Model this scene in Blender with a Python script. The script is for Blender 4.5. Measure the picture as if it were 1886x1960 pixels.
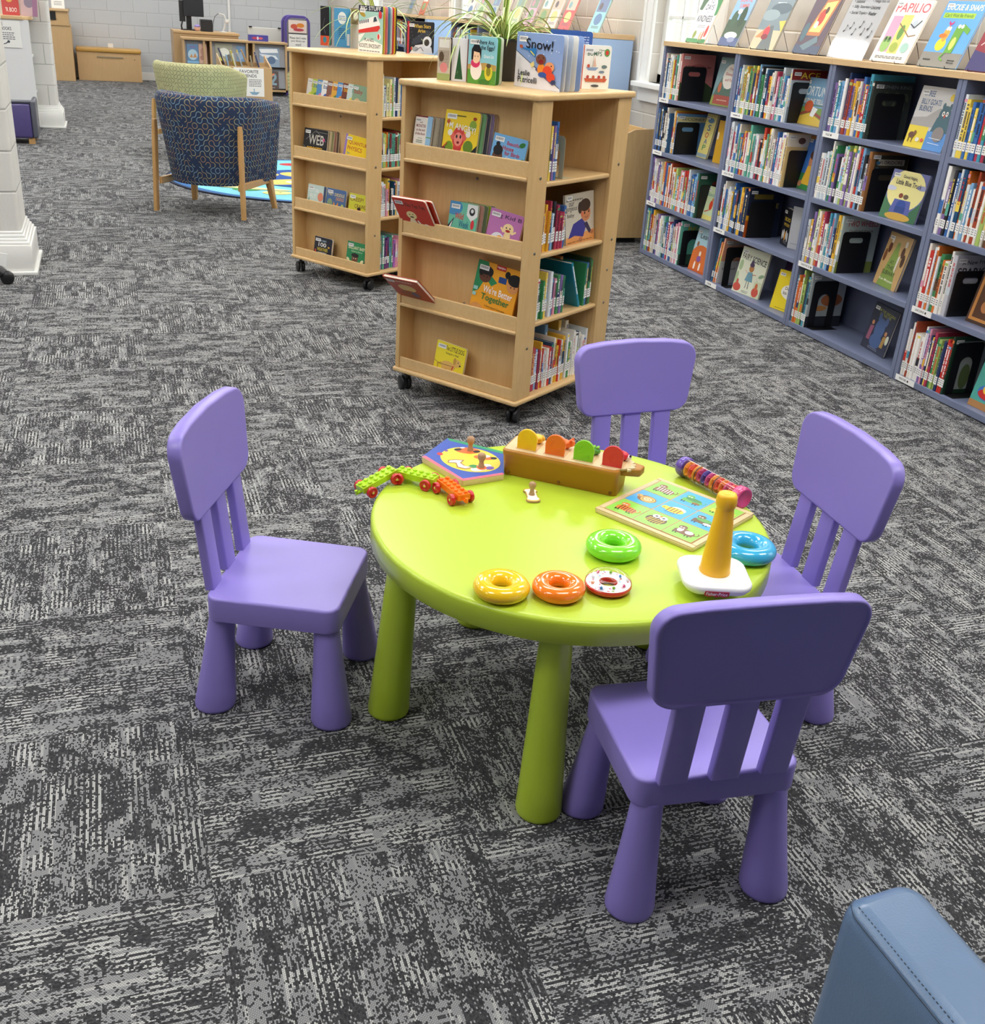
import bpy, math, random
from mathutils import Matrix, Vector
rnd = random.Random(11)
PI = math.pi
R = math.radians
for _o in list(bpy.data.objects):
    bpy.data.objects.remove(_o)
SC = bpy.context.scene
COL = SC.collection

# ------------------------------------------------------------------ camera, world, light, exposure
cam_d = bpy.data.cameras.new('camera'); cam = bpy.data.objects.new('camera', cam_d); COL.objects.link(cam)
SC.camera = cam
cam_d.sensor_fit = 'VERTICAL'; cam_d.sensor_height = 24.0; cam_d.sensor_width = 24.0
cam_d.lens = 2011.19 / 1960 * 24.0
cam_d.clip_start = 0.02; cam_d.clip_end = 200
YAW, PITCH, ROLL, CAMH = 0.35466, 0.4448, 0.0703, 1.4399
def _cam():
    cp, sp, c, s = math.cos(PITCH), math.sin(PITCH), math.cos(ROLL), math.sin(ROLL)
    fw = Vector((0, cp, -sp)); up = Vector((0, sp, cp)); rt = Vector((1, 0, 0))
    r2 = rt * c + up * s; u2 = up * c - rt * s
    Z = Matrix.Rotation(-YAW, 3, 'Z')
    r2, u2, b = Z @ r2, Z @ u2, Z @ (-fw)
    m = Matrix(((r2.x, u2.x, b.x, 0), (r2.y, u2.y, b.y, 0), (r2.z, u2.z, b.z, CAMH), (0, 0, 0, 1)))
    cam.matrix_world = m
_cam()
SC.view_settings.view_transform = 'Standard'
SC.view_settings.look = 'None'
SC.view_settings.gamma = 1.0
SC.view_settings.use_curve_mapping = False
SC.view_settings.exposure = 1.02
W = bpy.data.worlds.new('overcast_sky'); SC.world = W; W.use_nodes = True
W.node_tree.nodes['Background'].inputs[0].default_value = (0.86, 0.93, 1.0, 1)
W.node_tree.nodes['Background'].inputs[1].default_value = 3.2
LAMP_POWER = 6.4          # emission of the ceiling light diffusers
# ceiling lights: (x, y) of the fixture centres, 1.2 x 0.6 m panels at 2.85 m
LIGHTS = [(x, y) for y in (1.15, 3.4, 5.7, 8.05, 10.45, 12.85, 15.25, 18.1) for x in (-3.5, -1.2, 1.1, 3.0)]
SC.cycles.max_bounces = 8; SC.cycles.diffuse_bounces = 5; SC.cycles.glossy_bounces = 4
SC.cycles.transmission_bounces = 6; SC.cycles.transparent_max_bounces = 8
SC.cycles.caustics_reflective = False; SC.cycles.caustics_refractive = False
SC.cycles.sample_clamp_indirect = 6.0

# ------------------------------------------------------------------ colours and materials
def lin(c):
    return c / 12.92 if c <= 0.04045 else ((c + 0.055) / 1.055) ** 2.4
CN = dict(white='#f2f2ee', black='#15151a', paper='#efece2', red='#c92f33', orange='#f08a2c', yellow='#f5d33f', green='#4ea24f',
          lime='#b9d63a', teal='#3aa6a0', blue='#3f74c4', sky='#7fb9e6', navy='#26325f', purple='#7a55a5', pink='#e88bb0',
          brown='#7d4a2b', tan='#d9b98a', grey='#9a9a98', dark='#3a3a40', cream='#f3e9c9', skin='#d99c74', mint='#a8d8c0')
def rgb(h):
    h = CN.get(h, h).lstrip('#')
    return tuple(lin(int(h[i:i + 2], 16) / 255) for i in (0, 2, 4))
_mats = {}
def mat(h, rough=0.5, metal=0.0, coat=0.0, trans=0.0, spec=0.5, key=None, name=None):
    k = (h, rough, metal, coat, trans, spec, key)
    if k in _mats: return _mats[k]
    m = bpy.data.materials.new(name or 'paint_' + h.strip('#')); m.use_nodes = True
    b = m.node_tree.nodes['Principled BSDF']
    b.inputs['Base Color'].default_value = (*rgb(h), 1)
    b.inputs['Roughness'].default_value = rough
    b.inputs['Metallic'].default_value = metal
    b.inputs['Coat Weight'].default_value = coat
    b.inputs['Coat Roughness'].default_value = 0.08
    b.inputs['Transmission Weight'].default_value = trans
    b.inputs['Specular IOR Level'].default_value = spec
    m.diffuse_color = (*rgb(h), 1)
    _mats[k] = m
    return m
class NT:
    """terse node graph builder"""
    def __init__(s, m):
        m.use_nodes = True
        s.t = m.node_tree; s.n = s.t.nodes; s.l = s.t.links; s.b = s.n.get('Principled BSDF')
    def node(s, ty, ins=(), out=0, **kw):
        n = s.n.new(ty)
        for k, v in kw.items(): setattr(n, k, v)
        for i, v in (ins.items() if isinstance(ins, dict) else enumerate(ins)):
            if v is None: continue
            if isinstance(v, bpy.types.NodeSocket): s.l.new(v, n.inputs[i])
            else: n.inputs[i].default_value = v
        return n.outputs[out]
    def m(s, op, a, b=None, c=None, clamp=False): return s.node('ShaderNodeMath', (a, b, c), operation=op, use_clamp=clamp)
    def xyz(s, x, y, z=0.0): return s.node('ShaderNodeCombineXYZ', (x, y, z))
    def wn(s, x, y, z=0.0): return s.node('ShaderNodeTexWhiteNoise', {0: s.xyz(x, y, z)}, noise_dimensions='3D')
    def noise(s, vec, scale, detail=3.0, rough=0.5): return s.node('ShaderNodeTexNoise', {'Vector': vec, 'Scale': scale, 'Detail': detail, 'Roughness': rough})
    def mix(s, f, a, b):
        n = s.n.new('ShaderNodeMix'); n.data_type = 'RGBA'
        for i, v in ((0, f), (6, a), (7, b)):
            if isinstance(v, bpy.types.NodeSocket): s.l.new(v, n.inputs[i])
            else: n.inputs[i].default_value = v
        return n.outputs[2]
    def ramp(s, f, lo, hi): return s.node('ShaderNodeMapRange', {0: f, 1: lo, 2: hi, 3: 0.0, 4: 1.0})
    def bump(s, h, strength, dist):
        o = s.node('ShaderNodeBump', {'Strength': strength, 'Distance': dist, 'Height': h})
        s.l.new(o, s.b.inputs['Normal'])
    def color(s, c): s.l.new(c, s.b.inputs['Base Color'])
def c4(h): return (*rgb(h), 1)
def newmat(name, rough=0.5, **kw):
    m = bpy.data.materials.new(name); g = NT(m); g.b.inputs['Roughness'].default_value = rough
    for k, v in kw.items(): g.b.inputs[k].default_value = v
    return m, g

def carpet_material():
    m, g = newmat('woven_carpet_tiles', 0.95)
    g.b.inputs['Specular IOR Level'].default_value = 0.15
    pos = g.node('ShaderNodeNewGeometry')
    sp = g.n.new('ShaderNodeSeparateXYZ'); g.l.new(pos, sp.inputs[0])
    u = g.m('DIVIDE', g.m('SUBTRACT', sp.outputs[0], 0.06), 0.497); v = g.m('DIVIDE', g.m('SUBTRACT', sp.outputs[1], 1.468), 0.497)
    iu, iv = g.m('FLOOR', u), g.m('FLOOR', v)
    fu, fv = g.m('SUBTRACT', u, iu), g.m('SUBTRACT', v, iv)
    chk = g.m('FLOORED_MODULO', g.m('ADD', iu, iv), 2.0)
    inv = g.m('SUBTRACT', 1.0, chk)
    A = g.m('ADD', g.m('MULTIPLY', fu, inv), g.m('MULTIPLY', fv, chk))
    B = g.m('ADD', g.m('MULTIPLY', fv, inv), g.m('MULTIPLY', fu, chk))
    tile = g.wn(iu, iv, 3.1)
    A = g.m('MULTIPLY', A, 0.497)
    B = g.m('ADD', g.m('MULTIPLY', B, 0.497), g.m('FLOOR', g.m('MULTIPLY', tile, 50.0)))
    def block(la, lb, seed, jit=1.0):
        row = g.m('FLOOR', g.m('DIVIDE', B, lb))
        off = g.m('MULTIPLY', g.wn(row, seed, 7.0), 5.0 * jit)
        # cells of uneven length along the row
        t = g.m('ADD', g.m('DIVIDE', A, la), off)
        t = g.m('ADD', t, g.m('MULTIPLY', g.m('SINE', g.m('MULTIPLY', t, 2.3)), 0.35))
        return g.wn(g.m('FLOOR', t), row, seed)
    rowy = g.m('FLOOR', g.m('DIVIDE', B, 0.0028))
    cella = g.m('FLOOR', g.m('ADD', g.m('DIVIDE', A, 0.0046), g.m('MULTIPLY', g.m('FLOORED_MODULO', rowy, 2.0), 0.5)))
    big = block(0.085, 0.036, 1.0); mid = block(0.036, 0.019, 2.0); streak = block(0.075, 0.0056, 3.0); dash = block(0.022, 0.0112, 9.0)
    p = g.m('ADD', g.m('MULTIPLY', big, 0.36), g.m('MULTIPLY', mid, 0.30))
    p = g.m('ADD', p, g.m('MULTIPLY', streak, 0.18)); p = g.m('ADD', p, g.m('MULTIPLY', dash, 0.16))
    p = g.m('ADD', g.m('MULTIPLY', g.ramp(p, 0.35, 0.65), 0.74), 0.11)
    # groups of parallel bars along the yarn, and a few across it
    par = g.m('FLOORED_MODULO', g.m('FLOOR', g.m('DIVIDE', B, 0.0056)), 2.0)
    ribs = g.m('GREATER_THAN', block(0.046, 0.044, 6.0), 0.69)
    cpar = g.m('FLOORED_MODULO', g.m('FLOOR', g.m('DIVIDE', A, 0.0069)), 2.0)
    cross = g.m('GREATER_THAN', block(0.055, 0.026, 11.0), 0.80)
    p = g.m('ADD', g.m('MULTIPLY', p, g.m('SUBTRACT', 1.0, g.m('MULTIPLY', ribs, 0.62))), g.m('MULTIPLY', g.m('MULTIPLY', par, ribs), 0.56))
    p = g.m('MULTIPLY', p, g.m('SUBTRACT', 1.0, g.m('MULTIPLY', g.m('MULTIPLY', cross, cpar), 0.6)))
    h = g.wn(cella, rowy, 8.0)
    lit = g.m('GREATER_THAN', p, h)
    # every loop is a little mound: shade in the gap around it is painted in
    fa = g.m('FRACT', g.m('ADD', g.m('DIVIDE', A, 0.0046), g.m('MULTIPLY', g.m('FLOORED_MODULO', rowy, 2.0), 0.5)))
    fb = g.m('FRACT', g.m('DIVIDE', B, 0.0028))
    da = g.m('MULTIPLY', g.m('ABSOLUTE', g.m('SUBTRACT', fa, 0.5)), 2.0); db = g.m('MULTIPLY', g.m('ABSOLUTE', g.m('SUBTRACT', fb, 0.5)), 2.0)
    mound = g.m('SUBTRACT', 1.0, g.m('MAXIMUM', g.m('POWER', da, 3.0), g.m('POWER', db, 3.0)))
    bright = g.m('MAXIMUM', g.m('MULTIPLY', g.m('MULTIPLY', ribs, par), g.ramp(big, 0.3, 0.5)), g.m('MULTIPLY', g.ramp(streak, 0.80, 0.9), 0.7))
    loop = g.mix(bright, c4('#a2a3a4'), c4('#d2d2cf'))
    dk = g.mix(g.wn(cella, rowy, 4.0), c4('#303033'), c4('#525254'))
    col = g.mix(lit, dk, loop)
    col = g.mix(g.m('MULTIPLY', g.m('SUBTRACT', 1.0, mound), 0.75), col, c4('#303032'))
    g.color(col)
    g.bump(mound, 0.5, 0.0015)
    return m
def wood_material(name, base, dark, rough=0.38, axis=2, scale=1.0):
    m, g = newmat(name, rough)
    oc = g.node('ShaderNodeTexCoord', out=3)
    s = [9.0 * scale, 9.0 * scale, 9.0 * scale]; s[axis] = 0.9 * scale
    mp = g.node('ShaderNodeMapping', {0: oc, 3: tuple(s)})
    n1 = g.noise(mp, 1.6, 5.0, 0.6); n2 = g.noise(mp, 14.0, 2.0, 0.5)
    w = g.m('FRACT', g.m('MULTIPLY', n1, 6.0))
    f = g.m('ADD', g.m('MULTIPLY', g.m('ABSOLUTE', g.m('SUBTRACT', w, 0.5)), 0.55), g.m('MULTIPLY', n2, 0.55), clamp=True)
    g.color(g.mix(f, c4(dark), c4(base)))
    return m
WOOD = wood_material('maple_plywood', '#e0bf8a', '#d0aa70')
WOODX = wood_material('maple_plywood_flat', '#e2c28e', '#d2ac74', axis=0)
WOODE = wood_material('maple_edge', '#d6ae74', '#be935a', axis=0, scale=3.0)
OAK = wood_material('pale_oak_top', '#dfc096', '#d3b07f', axis=0)
TOYWOOD = wood_material('raw_toy_wood', '#e6cfa4', '#d9bd8c', axis=1, scale=4.0)
KNOBW = wood_material('turned_knob_wood', '#c9a27c', '#a8805c', scale=8.0)
def block_material(name, base, mortar, ox=0.0, horiz=0, bw=0.406, bh=0.203, zo=0.015, dark_joint=0.5):
    """painted concrete block wall with joints"""
    m, g = newmat(name, 0.6)
    pos = g.node('ShaderNodeNewGeometry')
    sp = g.n.new('ShaderNodeSeparateXYZ'); g.l.new(pos, sp.inputs[0])
    # run along the wall: use x + y so both faces of a corner work
    a = g.m('ADD', sp.outputs[0], ox) if horiz == 0 else (g.m('ADD', sp.outputs[1], ox) if horiz == 1 else g.m('ADD', g.m('ADD', sp.outputs[0], sp.outputs[1]), ox))
    z = g.m('DIVIDE', g.m('SUBTRACT', sp.outputs[2], zo), bh)
    row = g.m('FLOOR', z); fz = g.m('FRACT', z)
    fx = g.m('FRACT', g.m('ADD', g.m('DIVIDE', a, bw), g.m('MULTIPLY', g.m('FLOORED_MODULO', row, 2.0), 0.5)))
    dz = g.m('MULTIPLY', g.m('SUBTRACT', 0.5, g.m('ABSOLUTE', g.m('SUBTRACT', fz, 0.5))), bh)
    dx = g.m('MULTIPLY', g.m('SUBTRACT', 0.5, g.m('ABSOLUTE', g.m('SUBTRACT', fx, 0.5))), bw)
    d = g.m('MINIMUM', dz, dx)
    j = g.m('SUBTRACT', 1.0, g.ramp(d, 0.002, 0.006))
    grain = g.noise(pos, 90.0, 4.0, 0.7)
    c = g.mix(g.m('MULTIPLY', j, dark_joint), c4(base), c4(mortar))
    c = g.mix(g.m('MULTIPLY', g.m('SUBTRACT', grain, 0.5), 0.12, clamp=True), c, c4('#9d9d99'))
    g.color(c)
    h = g.m('ADD', g.m('MULTIPLY', g.ramp(d, 0.0, 0.008), 1.0), g.m('MULTIPLY', grain, 0.25))
    g.bump(h, 0.6, 0.006)
    return m
def truchet_material(name, base, lines, cell=0.042, width=0.085, rough=0.85):
    """upholstery with meandering quarter-circle lines"""
    m, g = newmat(name, rough)
    uv = g.node('ShaderNodeUVMap')
    sp = g.n.new('ShaderNodeSeparateXYZ'); g.l.new(uv, sp.inputs[0])
    x, y = g.m('DIVIDE', sp.outputs[0], cell), g.m('DIVIDE', sp.outputs[1], cell)
    ix, iy = g.m('FLOOR', x), g.m('FLOOR', y)
    fx, fy = g.m('SUBTRACT', x, ix), g.m('SUBTRACT', y, iy)
    r = g.wn(ix, iy, 2.0)
    flip = g.m('GREATER_THAN', r, 0.5)
    fx2 = g.m('ADD', g.m('MULTIPLY', fx, g.m('SUBTRACT', 1.0, flip)), g.m('MULTIPLY', g.m('SUBTRACT', 1.0, fx), flip))
    def arc(ax, ay):
        d = g.m('SQRT', g.m('ADD', g.m('POWER', g.m('SUBTRACT', fx2, ax), 2.0), g.m('POWER', g.m('SUBTRACT', fy, ay), 2.0)))
        return g.m('ABSOLUTE', g.m('SUBTRACT', d, 0.5))
    d = g.m('MINIMUM', arc(0.0, 0.0), arc(1.0, 1.0))
    show = g.m('GREATER_THAN', g.wn(ix, iy, 5.0), 0.08)
    line = g.m('MULTIPLY', g.m('LESS_THAN', d, width), show)
    hue = g.noise(uv, 14.0, 1.0)
    c1 = g.mix(g.ramp(hue, 0.42, 0.5), c4(lines[0]), c4(lines[1])); c2 = g.mix(g.ramp(hue, 0.52, 0.6), c1, c4(lines[2]))
    weave = g.noise(uv, 900.0, 1.0)
    bc = g.mix(g.m('MULTIPLY', weave, 0.3), c4(base), c4(lines[3]))
    g.color(g.mix(line, bc, c2))
    g.bump(weave, 0.2, 0.001)
    return m
def leather_material(name, base, rough=0.33):
    m, g = newmat(name, rough); g.b.inputs['Coat Weight'].default_value = 0.5; g.b.inputs['Coat Roughness'].default_value = 0.2
    oc = g.node('ShaderNodeTexCoord', out=3)
    n = g.node('ShaderNodeTexVoronoi', {'Vector': oc, 'Scale': 330.0}); n2 = g.noise(oc, 30.0, 3.0)
    g.color(g.mix(g.m('MULTIPLY', n2, 0.25), c4(base), c4('#4d6480')))
    g.bump(g.m('ADD', n, g.m('MULTIPLY', n2, 2.0)), 0.25, 0.0008)
    return m
def plastic(name, h, rough=0.35, speck=0.06, coat=0.0):
    m, g = newmat(name, rough); g.b.inputs['Coat Weight'].default_value = coat
    oc = g.node('ShaderNodeTexCoord', out=3)
    n = g.noise(oc, 600.0, 2.0)
    g.color(c4(h)) if False else g.b.inputs['Base Color'].__setattr__('default_value', c4(h))
    g.bump(n, speck, 0.0006)
    m.diffuse_color = c4(h)
    return m

def thin_clear(name, k=1.0):
    m = bpy.data.materials.new(name); m.use_nodes = True; g = NT(m)
    out = g.n['Material Output']; g.n.remove(g.b)
    fr = g.m('ADD', g.m('MULTIPLY', g.m('POWER', g.node('ShaderNodeLayerWeight', {0: 0.5}, out=1), 4.0), 0.8), 0.05)
    t = g.node('ShaderNodeBsdfTransparent', {0: (0.97, 0.97, 0.98, 1)}); gl = g.node('ShaderNodeBsdfGlossy', {'Roughness': 0.06})
    mx = g.node('ShaderNodeMixShader', (g.m('MULTIPLY', fr, k), t, gl)); g.l.new(mx, out.inputs[0])
    return m

# ------------------------------------------------------------------ mesh building
class MB:
    def __init__(s): s.v = []; s.f = []; s.mi = []; s.sm = []; s.mats = []; s.uv = {}
    def _m(s, m):
        if isinstance(m, str): m = mat(m)
        for i, x in enumerate(s.mats):
            if x is m: return i
        s.mats.append(m); return len(s.mats) - 1
    def add(s, vs, fs, m, M=None, smooth=False, uvs=None):
        o = len(s.v); k = s._m(m)
        s.v += [tuple(M @ Vector(p)) for p in vs] if M is not None else [tuple(p) for p in vs]
        for i, f in enumerate(fs):
            if uvs: s.uv[len(s.f)] = [uvs[j] for j in f]
            s.f.append(tuple(j + o for j in f)); s.mi.append(k); s.sm.append(smooth)
        return s
    def box(s, x0, y0, z0, x1, y1, z1, m, M=None):
        v = [(x, y, z) for z in (z0, z1) for y in (y0, y1) for x in (x0, x1)]
        return s.add(v, [(0, 2, 3, 1), (4, 5, 7, 6), (0, 1, 5, 4), (2, 6, 7, 3), (0, 4, 6, 2), (1, 3, 7, 5)], m, M)
    def rings(s, rs, m, M=None, smooth=True, cap0=True, cap1=True, closed=True, uvs=None):
        n = len(rs[0]); v = [p for r in rs for p in r]; f = []
        for i in range(len(rs) - 1):
            for j in range(n if closed else n - 1):
                a, b = i * n + j, i * n + (j + 1) % n
                f.append((a, b, b + n, a + n))
        uu = [q for r in uvs for q in r] if uvs else None
        s.add(v, f, m, M, smooth, uu)
        if cap0: s.add(rs[0], [tuple(range(n))[::-1]], m, M, False)
        if cap1: s.add(rs[-1], [tuple(range(n))], m, M, False)
        return s
    def slab(s, pts, z0, z1, r, m, M=None, n=3, r0=None):
        """outline (ccw) extruded in z with rounded top and bottom edges"""
        r0 = r if r0 is None else r0
        nrm = normals2(pts)
        def ring(ins, z): return [(p[0] - q[0] * ins, p[1] - q[1] * ins, z) for p, q in zip(pts, nrm)]
        rs = []
        if r0 > 0:
            for i in range(n + 1): a = PI / 2 * i / n; rs.append(ring(r0 * (1 - math.sin(a)), z0 + r0 * (1 - math.cos(a))))
        else: rs.append(ring(0, z0))
        if r > 0:
            for i in range(n + 1): a = PI / 2 * i / n; rs.append(ring(r * (1 - math.cos(a)), z1 - r * (1 - math.sin(a))))
        else: rs.append(ring(0, z1))
        return s.rings(rs, m, M, True)
    def tube(s, path, r, m, M=None, seg=8, caps=True, closed=False):
        P = [Vector(p) for p in path]; n = len(P); rs = []
        prev = None
        for i, p in enumerate(P):
            t = (P[(i + 1) % n] - P[i - 1]) if closed else (P[min(i + 1, n - 1)] - P[max(i - 1, 0)])
            t.normalize()
            if prev is None:
                a = t.cross(Vector((0, 0, 1)));
                if a.length < 0.1: a = t.cross(Vector((1, 0, 0)))
            else: a = prev - t * prev.dot(t)
            a.normalize(); prev = a; b = t.cross(a)
            rr = r(i / (n - 1)) if callable(r) else r
            rs.append([tuple(p + (a * math.cos(2 * PI * k / seg) + b * math.sin(2 * PI * k / seg)) * rr) for k in range(seg)])
        if closed: rs.append(rs[0]); caps = False
        return s.rings(rs, m, M, True, caps, caps)
    def lathe(s, prof, m, M=None, seg=32, caps=True):
        rs = [[(r * math.cos(2 * PI * k / seg), r * math.sin(2 * PI * k / seg), z) for k in range(seg)] for r, z in prof]
        return s.rings(rs, m, M, True, caps and prof[0][0] > 1e-5, caps and prof[-1][0] > 1e-5)
    def ball(s, c, r, m, M=None, seg=16, n=10):
        rx, ry, rz = r if isinstance(r, tuple) else (r, r, r)
        rs = []
        for i in range(n + 1):
            a = -PI / 2 + PI * i / n; k = max(math.cos(a), 1e-4)
            rs.append([(c[0] + rx * k * math.cos(2 * PI * j / seg), c[1] + ry * k * math.sin(2 * PI * j / seg), c[2] + rz * math.sin(a)) for j in range(seg)])
        return s.rings(rs, m, M, True, False, False)
    def torus(s, Rr, r, m, M=None, seg=48, n=16, sz=1.0):
        rs = []
        for i in range(seg + 1):
            a = 2 * PI * i / seg
            rs.append([((Rr + r * math.cos(2 * PI * j / n)) * math.cos(a), (Rr + r * math.cos(2 * PI * j / n)) * math.sin(a), sz * r * math.sin(2 * PI * j / n)) for j in range(n)])
        rs = rs[::-1]
        return s.rings(rs, m, M, True, False, False)
    def poly(s, pts, m, M=None): return s.add(pts, [tuple(range(len(pts)))], m, M)
    def build(s, name, parent=None, M=None, bevel=0.0, auto=True):
        me = bpy.data.meshes.new(name); me.from_pydata(s.v, [], s.f)
        for m in s.mats: me.materials.append(m)
        me.polygons.foreach_set('material_index', s.mi); me.polygons.foreach_set('use_smooth', s.sm)
        if s.uv:
            l = me.uv_layers.new(name='UVMap')
            for i, q in s.uv.items():
                for k, li in enumerate(me.polygons[i].loop_indices): l.data[li].uv = q[k]
        me.update()
        o = bpy.data.objects.new(name, me); COL.objects.link(o)
        if parent is not None: o.parent = parent
        if M is not None: o.matrix_basis = M
        if bevel:
            b = o.modifiers.new('bevel', 'BEVEL'); b.width = bevel; b.segments = 2; b.limit_method = 'ANGLE'; b.angle_limit = R(40)
        return o
def normals2(pts):
    out = []; n = len(pts)
    for i in range(n):
        a, p, b = pts[i - 1], pts[i], pts[(i + 1) % n]
        e1 = Vector((p[0] - a[0], p[1] - a[1])); e2 = Vector((b[0] - p[0], b[1] - p[1]))
        if e1.length < 1e-9: e1 = e2
        if e2.length < 1e-9: e2 = e1
        e1.normalize(); e2.normalize()
        q = Vector((e1.y + e2.y, -e1.x - e2.x))
        q.normalize(); c = max(0.3, q.dot(Vector((e1.y, -e1.x))))
        out.append((q.x / c, q.y / c))
    return out
def rpoly(pts, r, n=6):
    """round the corners of a ccw polygon"""
    out = []; N = len(pts)
    for i in range(N):
        a, p, b = Vector(pts[i - 1]), Vector(pts[i]), Vector(pts[(i + 1) % N])
        ri = r[i] if isinstance(r, (list, tuple)) else r
        d1 = (a - p).normalized(); d2 = (b - p).normalized()
        if ri <= 0: out.append(tuple(p)); continue
        half = math.acos(max(-1, min(1, d1.dot(d2)))) / 2
        t = ri / math.tan(half); p1 = p + d1 * t; p2 = p + d2 * t
        cen = p + (d1 + d2).normalized() * (ri / math.sin(half))
        a1 = math.atan2(p1.y - cen.y, p1.x - cen.x); a2 = math.atan2(p2.y - cen.y, p2.x - cen.x)
        while a2 < a1: a2 += 2 * PI
        for k in range(n + 1):
            q = a1 + (a2 - a1) * k / n; out.append((cen.x + ri * math.cos(q), cen.y + ri * math.sin(q)))
    return out
def rrect(x0, y0, x1, y1, r, n=5): return rpoly([(x0, y0), (x1, y0), (x1, y1), (x0, y1)], r, n)
def TR(x, y, z=0.0, rz=0.0): return Matrix.Translation((x, y, z)) @ Matrix.Rotation(rz, 4, 'Z')
def RX(a): return Matrix.Rotation(a, 4, 'X')
def RY(a): return Matrix.Rotation(a, 4, 'Y')
def RZ(a): return Matrix.Rotation(a, 4, 'Z')
def T3(x, y, z): return Matrix.Translation((x, y, z))
def tag(o, label, cat, group=None):
    o['label'] = label; o['category'] = cat
    if group: o['group'] = group
    return o
def empty(name, M=None, label=None, cat=None, group=None):
    o = bpy.data.objects.new(name, None); COL.objects.link(o); o.empty_display_size = 0.05
    if M is not None: o.matrix_basis = M
    if label: tag(o, label, cat, group)
    return o
def struct(o): o['kind'] = 'structure'; return o
def copy_tree(o, parent=None, M=None, label=None):
    c = o.copy(); COL.objects.link(c)
    if parent is not None: c.parent = parent
    if M is not None: c.matrix_basis = M
    if label: c['label'] = label
    for ch in list(o.children): copy_tree(ch, c)
    return c

# ------------------------------------------------------------------ lettering and flat artwork
_txt = {}
def text_geo(s):
    if s in _txt: return _txt[s]
    cu = bpy.data.curves.new('t', 'FONT'); cu.body = s; cu.size = 1.0; cu.resolution_u = 3; cu.offset = 0.012
    ob = bpy.data.objects.new('t', cu); me = ob.to_mesh()
    v = [(p.co.x, p.co.y) for p in me.vertices]; f = [tuple(p.vertices) for p in me.polygons]
    ob.to_mesh_clear(); bpy.data.objects.remove(ob); bpy.data.curves.remove(cu)
    xs = [p[0] for p in v] or [0, 1]; ys = [p[1] for p in v] or [0, 1]
    _txt[s] = (v, f, (min(xs), min(ys), max(xs), max(ys)))
    return _txt[s]
LAY = 0.00012
class Art:
    """flat artwork on a plane: unit square 0..1 mapped by fn(u, v, layer) -> 3-D point"""
    def __init__(s, mb, fn, rough=0.32): s.mb = mb; s.fn = fn; s.k = 1; s.rough = rough
    def m(s, c): return mat(c, s.rough) if isinstance(c, str) else c
    clip = False
    def P(s, pts, c):
        if s.clip:
            for ax, lim, sg in ((0, 0.0, 1), (0, 1.0, -1), (1, 0.0, 1), (1, 1.0, -1)):
                out = []
                for a, b in zip(pts, pts[1:] + pts[:1]):
                    da, db = sg * (a[ax] - lim), sg * (b[ax] - lim)
                    if da >= 0: out.append(a)
                    if (da >= 0) != (db >= 0):
                        t = da / (da - db); out.append((a[0] + (b[0] - a[0]) * t, a[1] + (b[1] - a[1]) * t))
                pts = out
                if len(pts) < 3: return
        s.mb.add([s.fn(u, v, s.k) for u, v in pts], [tuple(range(len(pts)))], s.m(c)); s.k += 1
    def R(s, x0, y0, x1, y1, c): s.P([(x0, y0), (x1, y0), (x1, y1), (x0, y1)], c)
    def E(s, cx, cy, rx, ry, c, rot=0.0, n=20):
        co, si = math.cos(R(rot)), math.sin(R(rot))
        s.P([(cx + rx * math.cos(t) * co - ry * math.sin(t) * si, cy + rx * math.cos(t) * si + ry * math.sin(t) * co) for t in [2 * PI * i / n for i in range(n)]], c)
    def L(s, pts, w, c):
        """polyline of width w"""
        for a, b in zip(pts, pts[1:]):
            dx, dy = b[0] - a[0], b[1] - a[1]; l = math.hypot(dx, dy) or 1; nx, ny = -dy / l * w / 2, dx / l * w / 2
            s.P([(a[0] - nx, a[1] - ny), (b[0] - nx, b[1] - ny), (b[0] + nx, b[1] + ny), (a[0] + nx, a[1] + ny)], c); s.k -= 1
        s.k += 1
    def T(s, t, x0, y0, x1, y1, c, slope=0.0):
        v, f, (a, b, d, e) = text_geo(t)
        kx = (x1 - x0) / max(d - a, 1e-6); ky = (y1 - y0) / max(e - b, 1e-6)
        s.mb.add([s.fn(x0 + (p[0] - a) * kx, y0 + (p[1] - b) * ky + slope * (p[0] - a) * kx, s.k) for p in v], f, s.m(c)); s.k += 1
    def S(s, x0, y0, x1, y1, rows, c, seed=0):
        """small print: rows of short bars"""
        r = random.Random(seed); h = (y1 - y0) / rows
        for i in range(rows):
            x = x0
            while x < x1 - 0.02:
                w = r.uniform(0.05, 0.16) * (x1 - x0) + 0.01; xe = min(x1, x + w)
                s.R(x, y1 - (i + 0.75) * h, xe, y1 - (i + 0.3) * h, c); s.k -= 1
                x = xe + 0.03 * (x1 - x0)
        s.k += 1
    def run(s, items):
        s.clip = True
        for it in items: getattr(s, it[0])(*it[1:])
def front_fn(w, h, y=0.0, x0=0.0, z0=0.0): return lambda u, v, k: (x0 + u * w, y - k * LAY, z0 + v * h)
def side_fn(x, d, h, y0=0.0, z0=0.0): return lambda u, v, k: (x + k * LAY, y0 + u * d, z0 + v * h)
def top_fn(w, d, z, x0=0.0, y0=0.0): return lambda u, v, k: (x0 + u * w, y0 + v * d, z + k * LAY)
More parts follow.
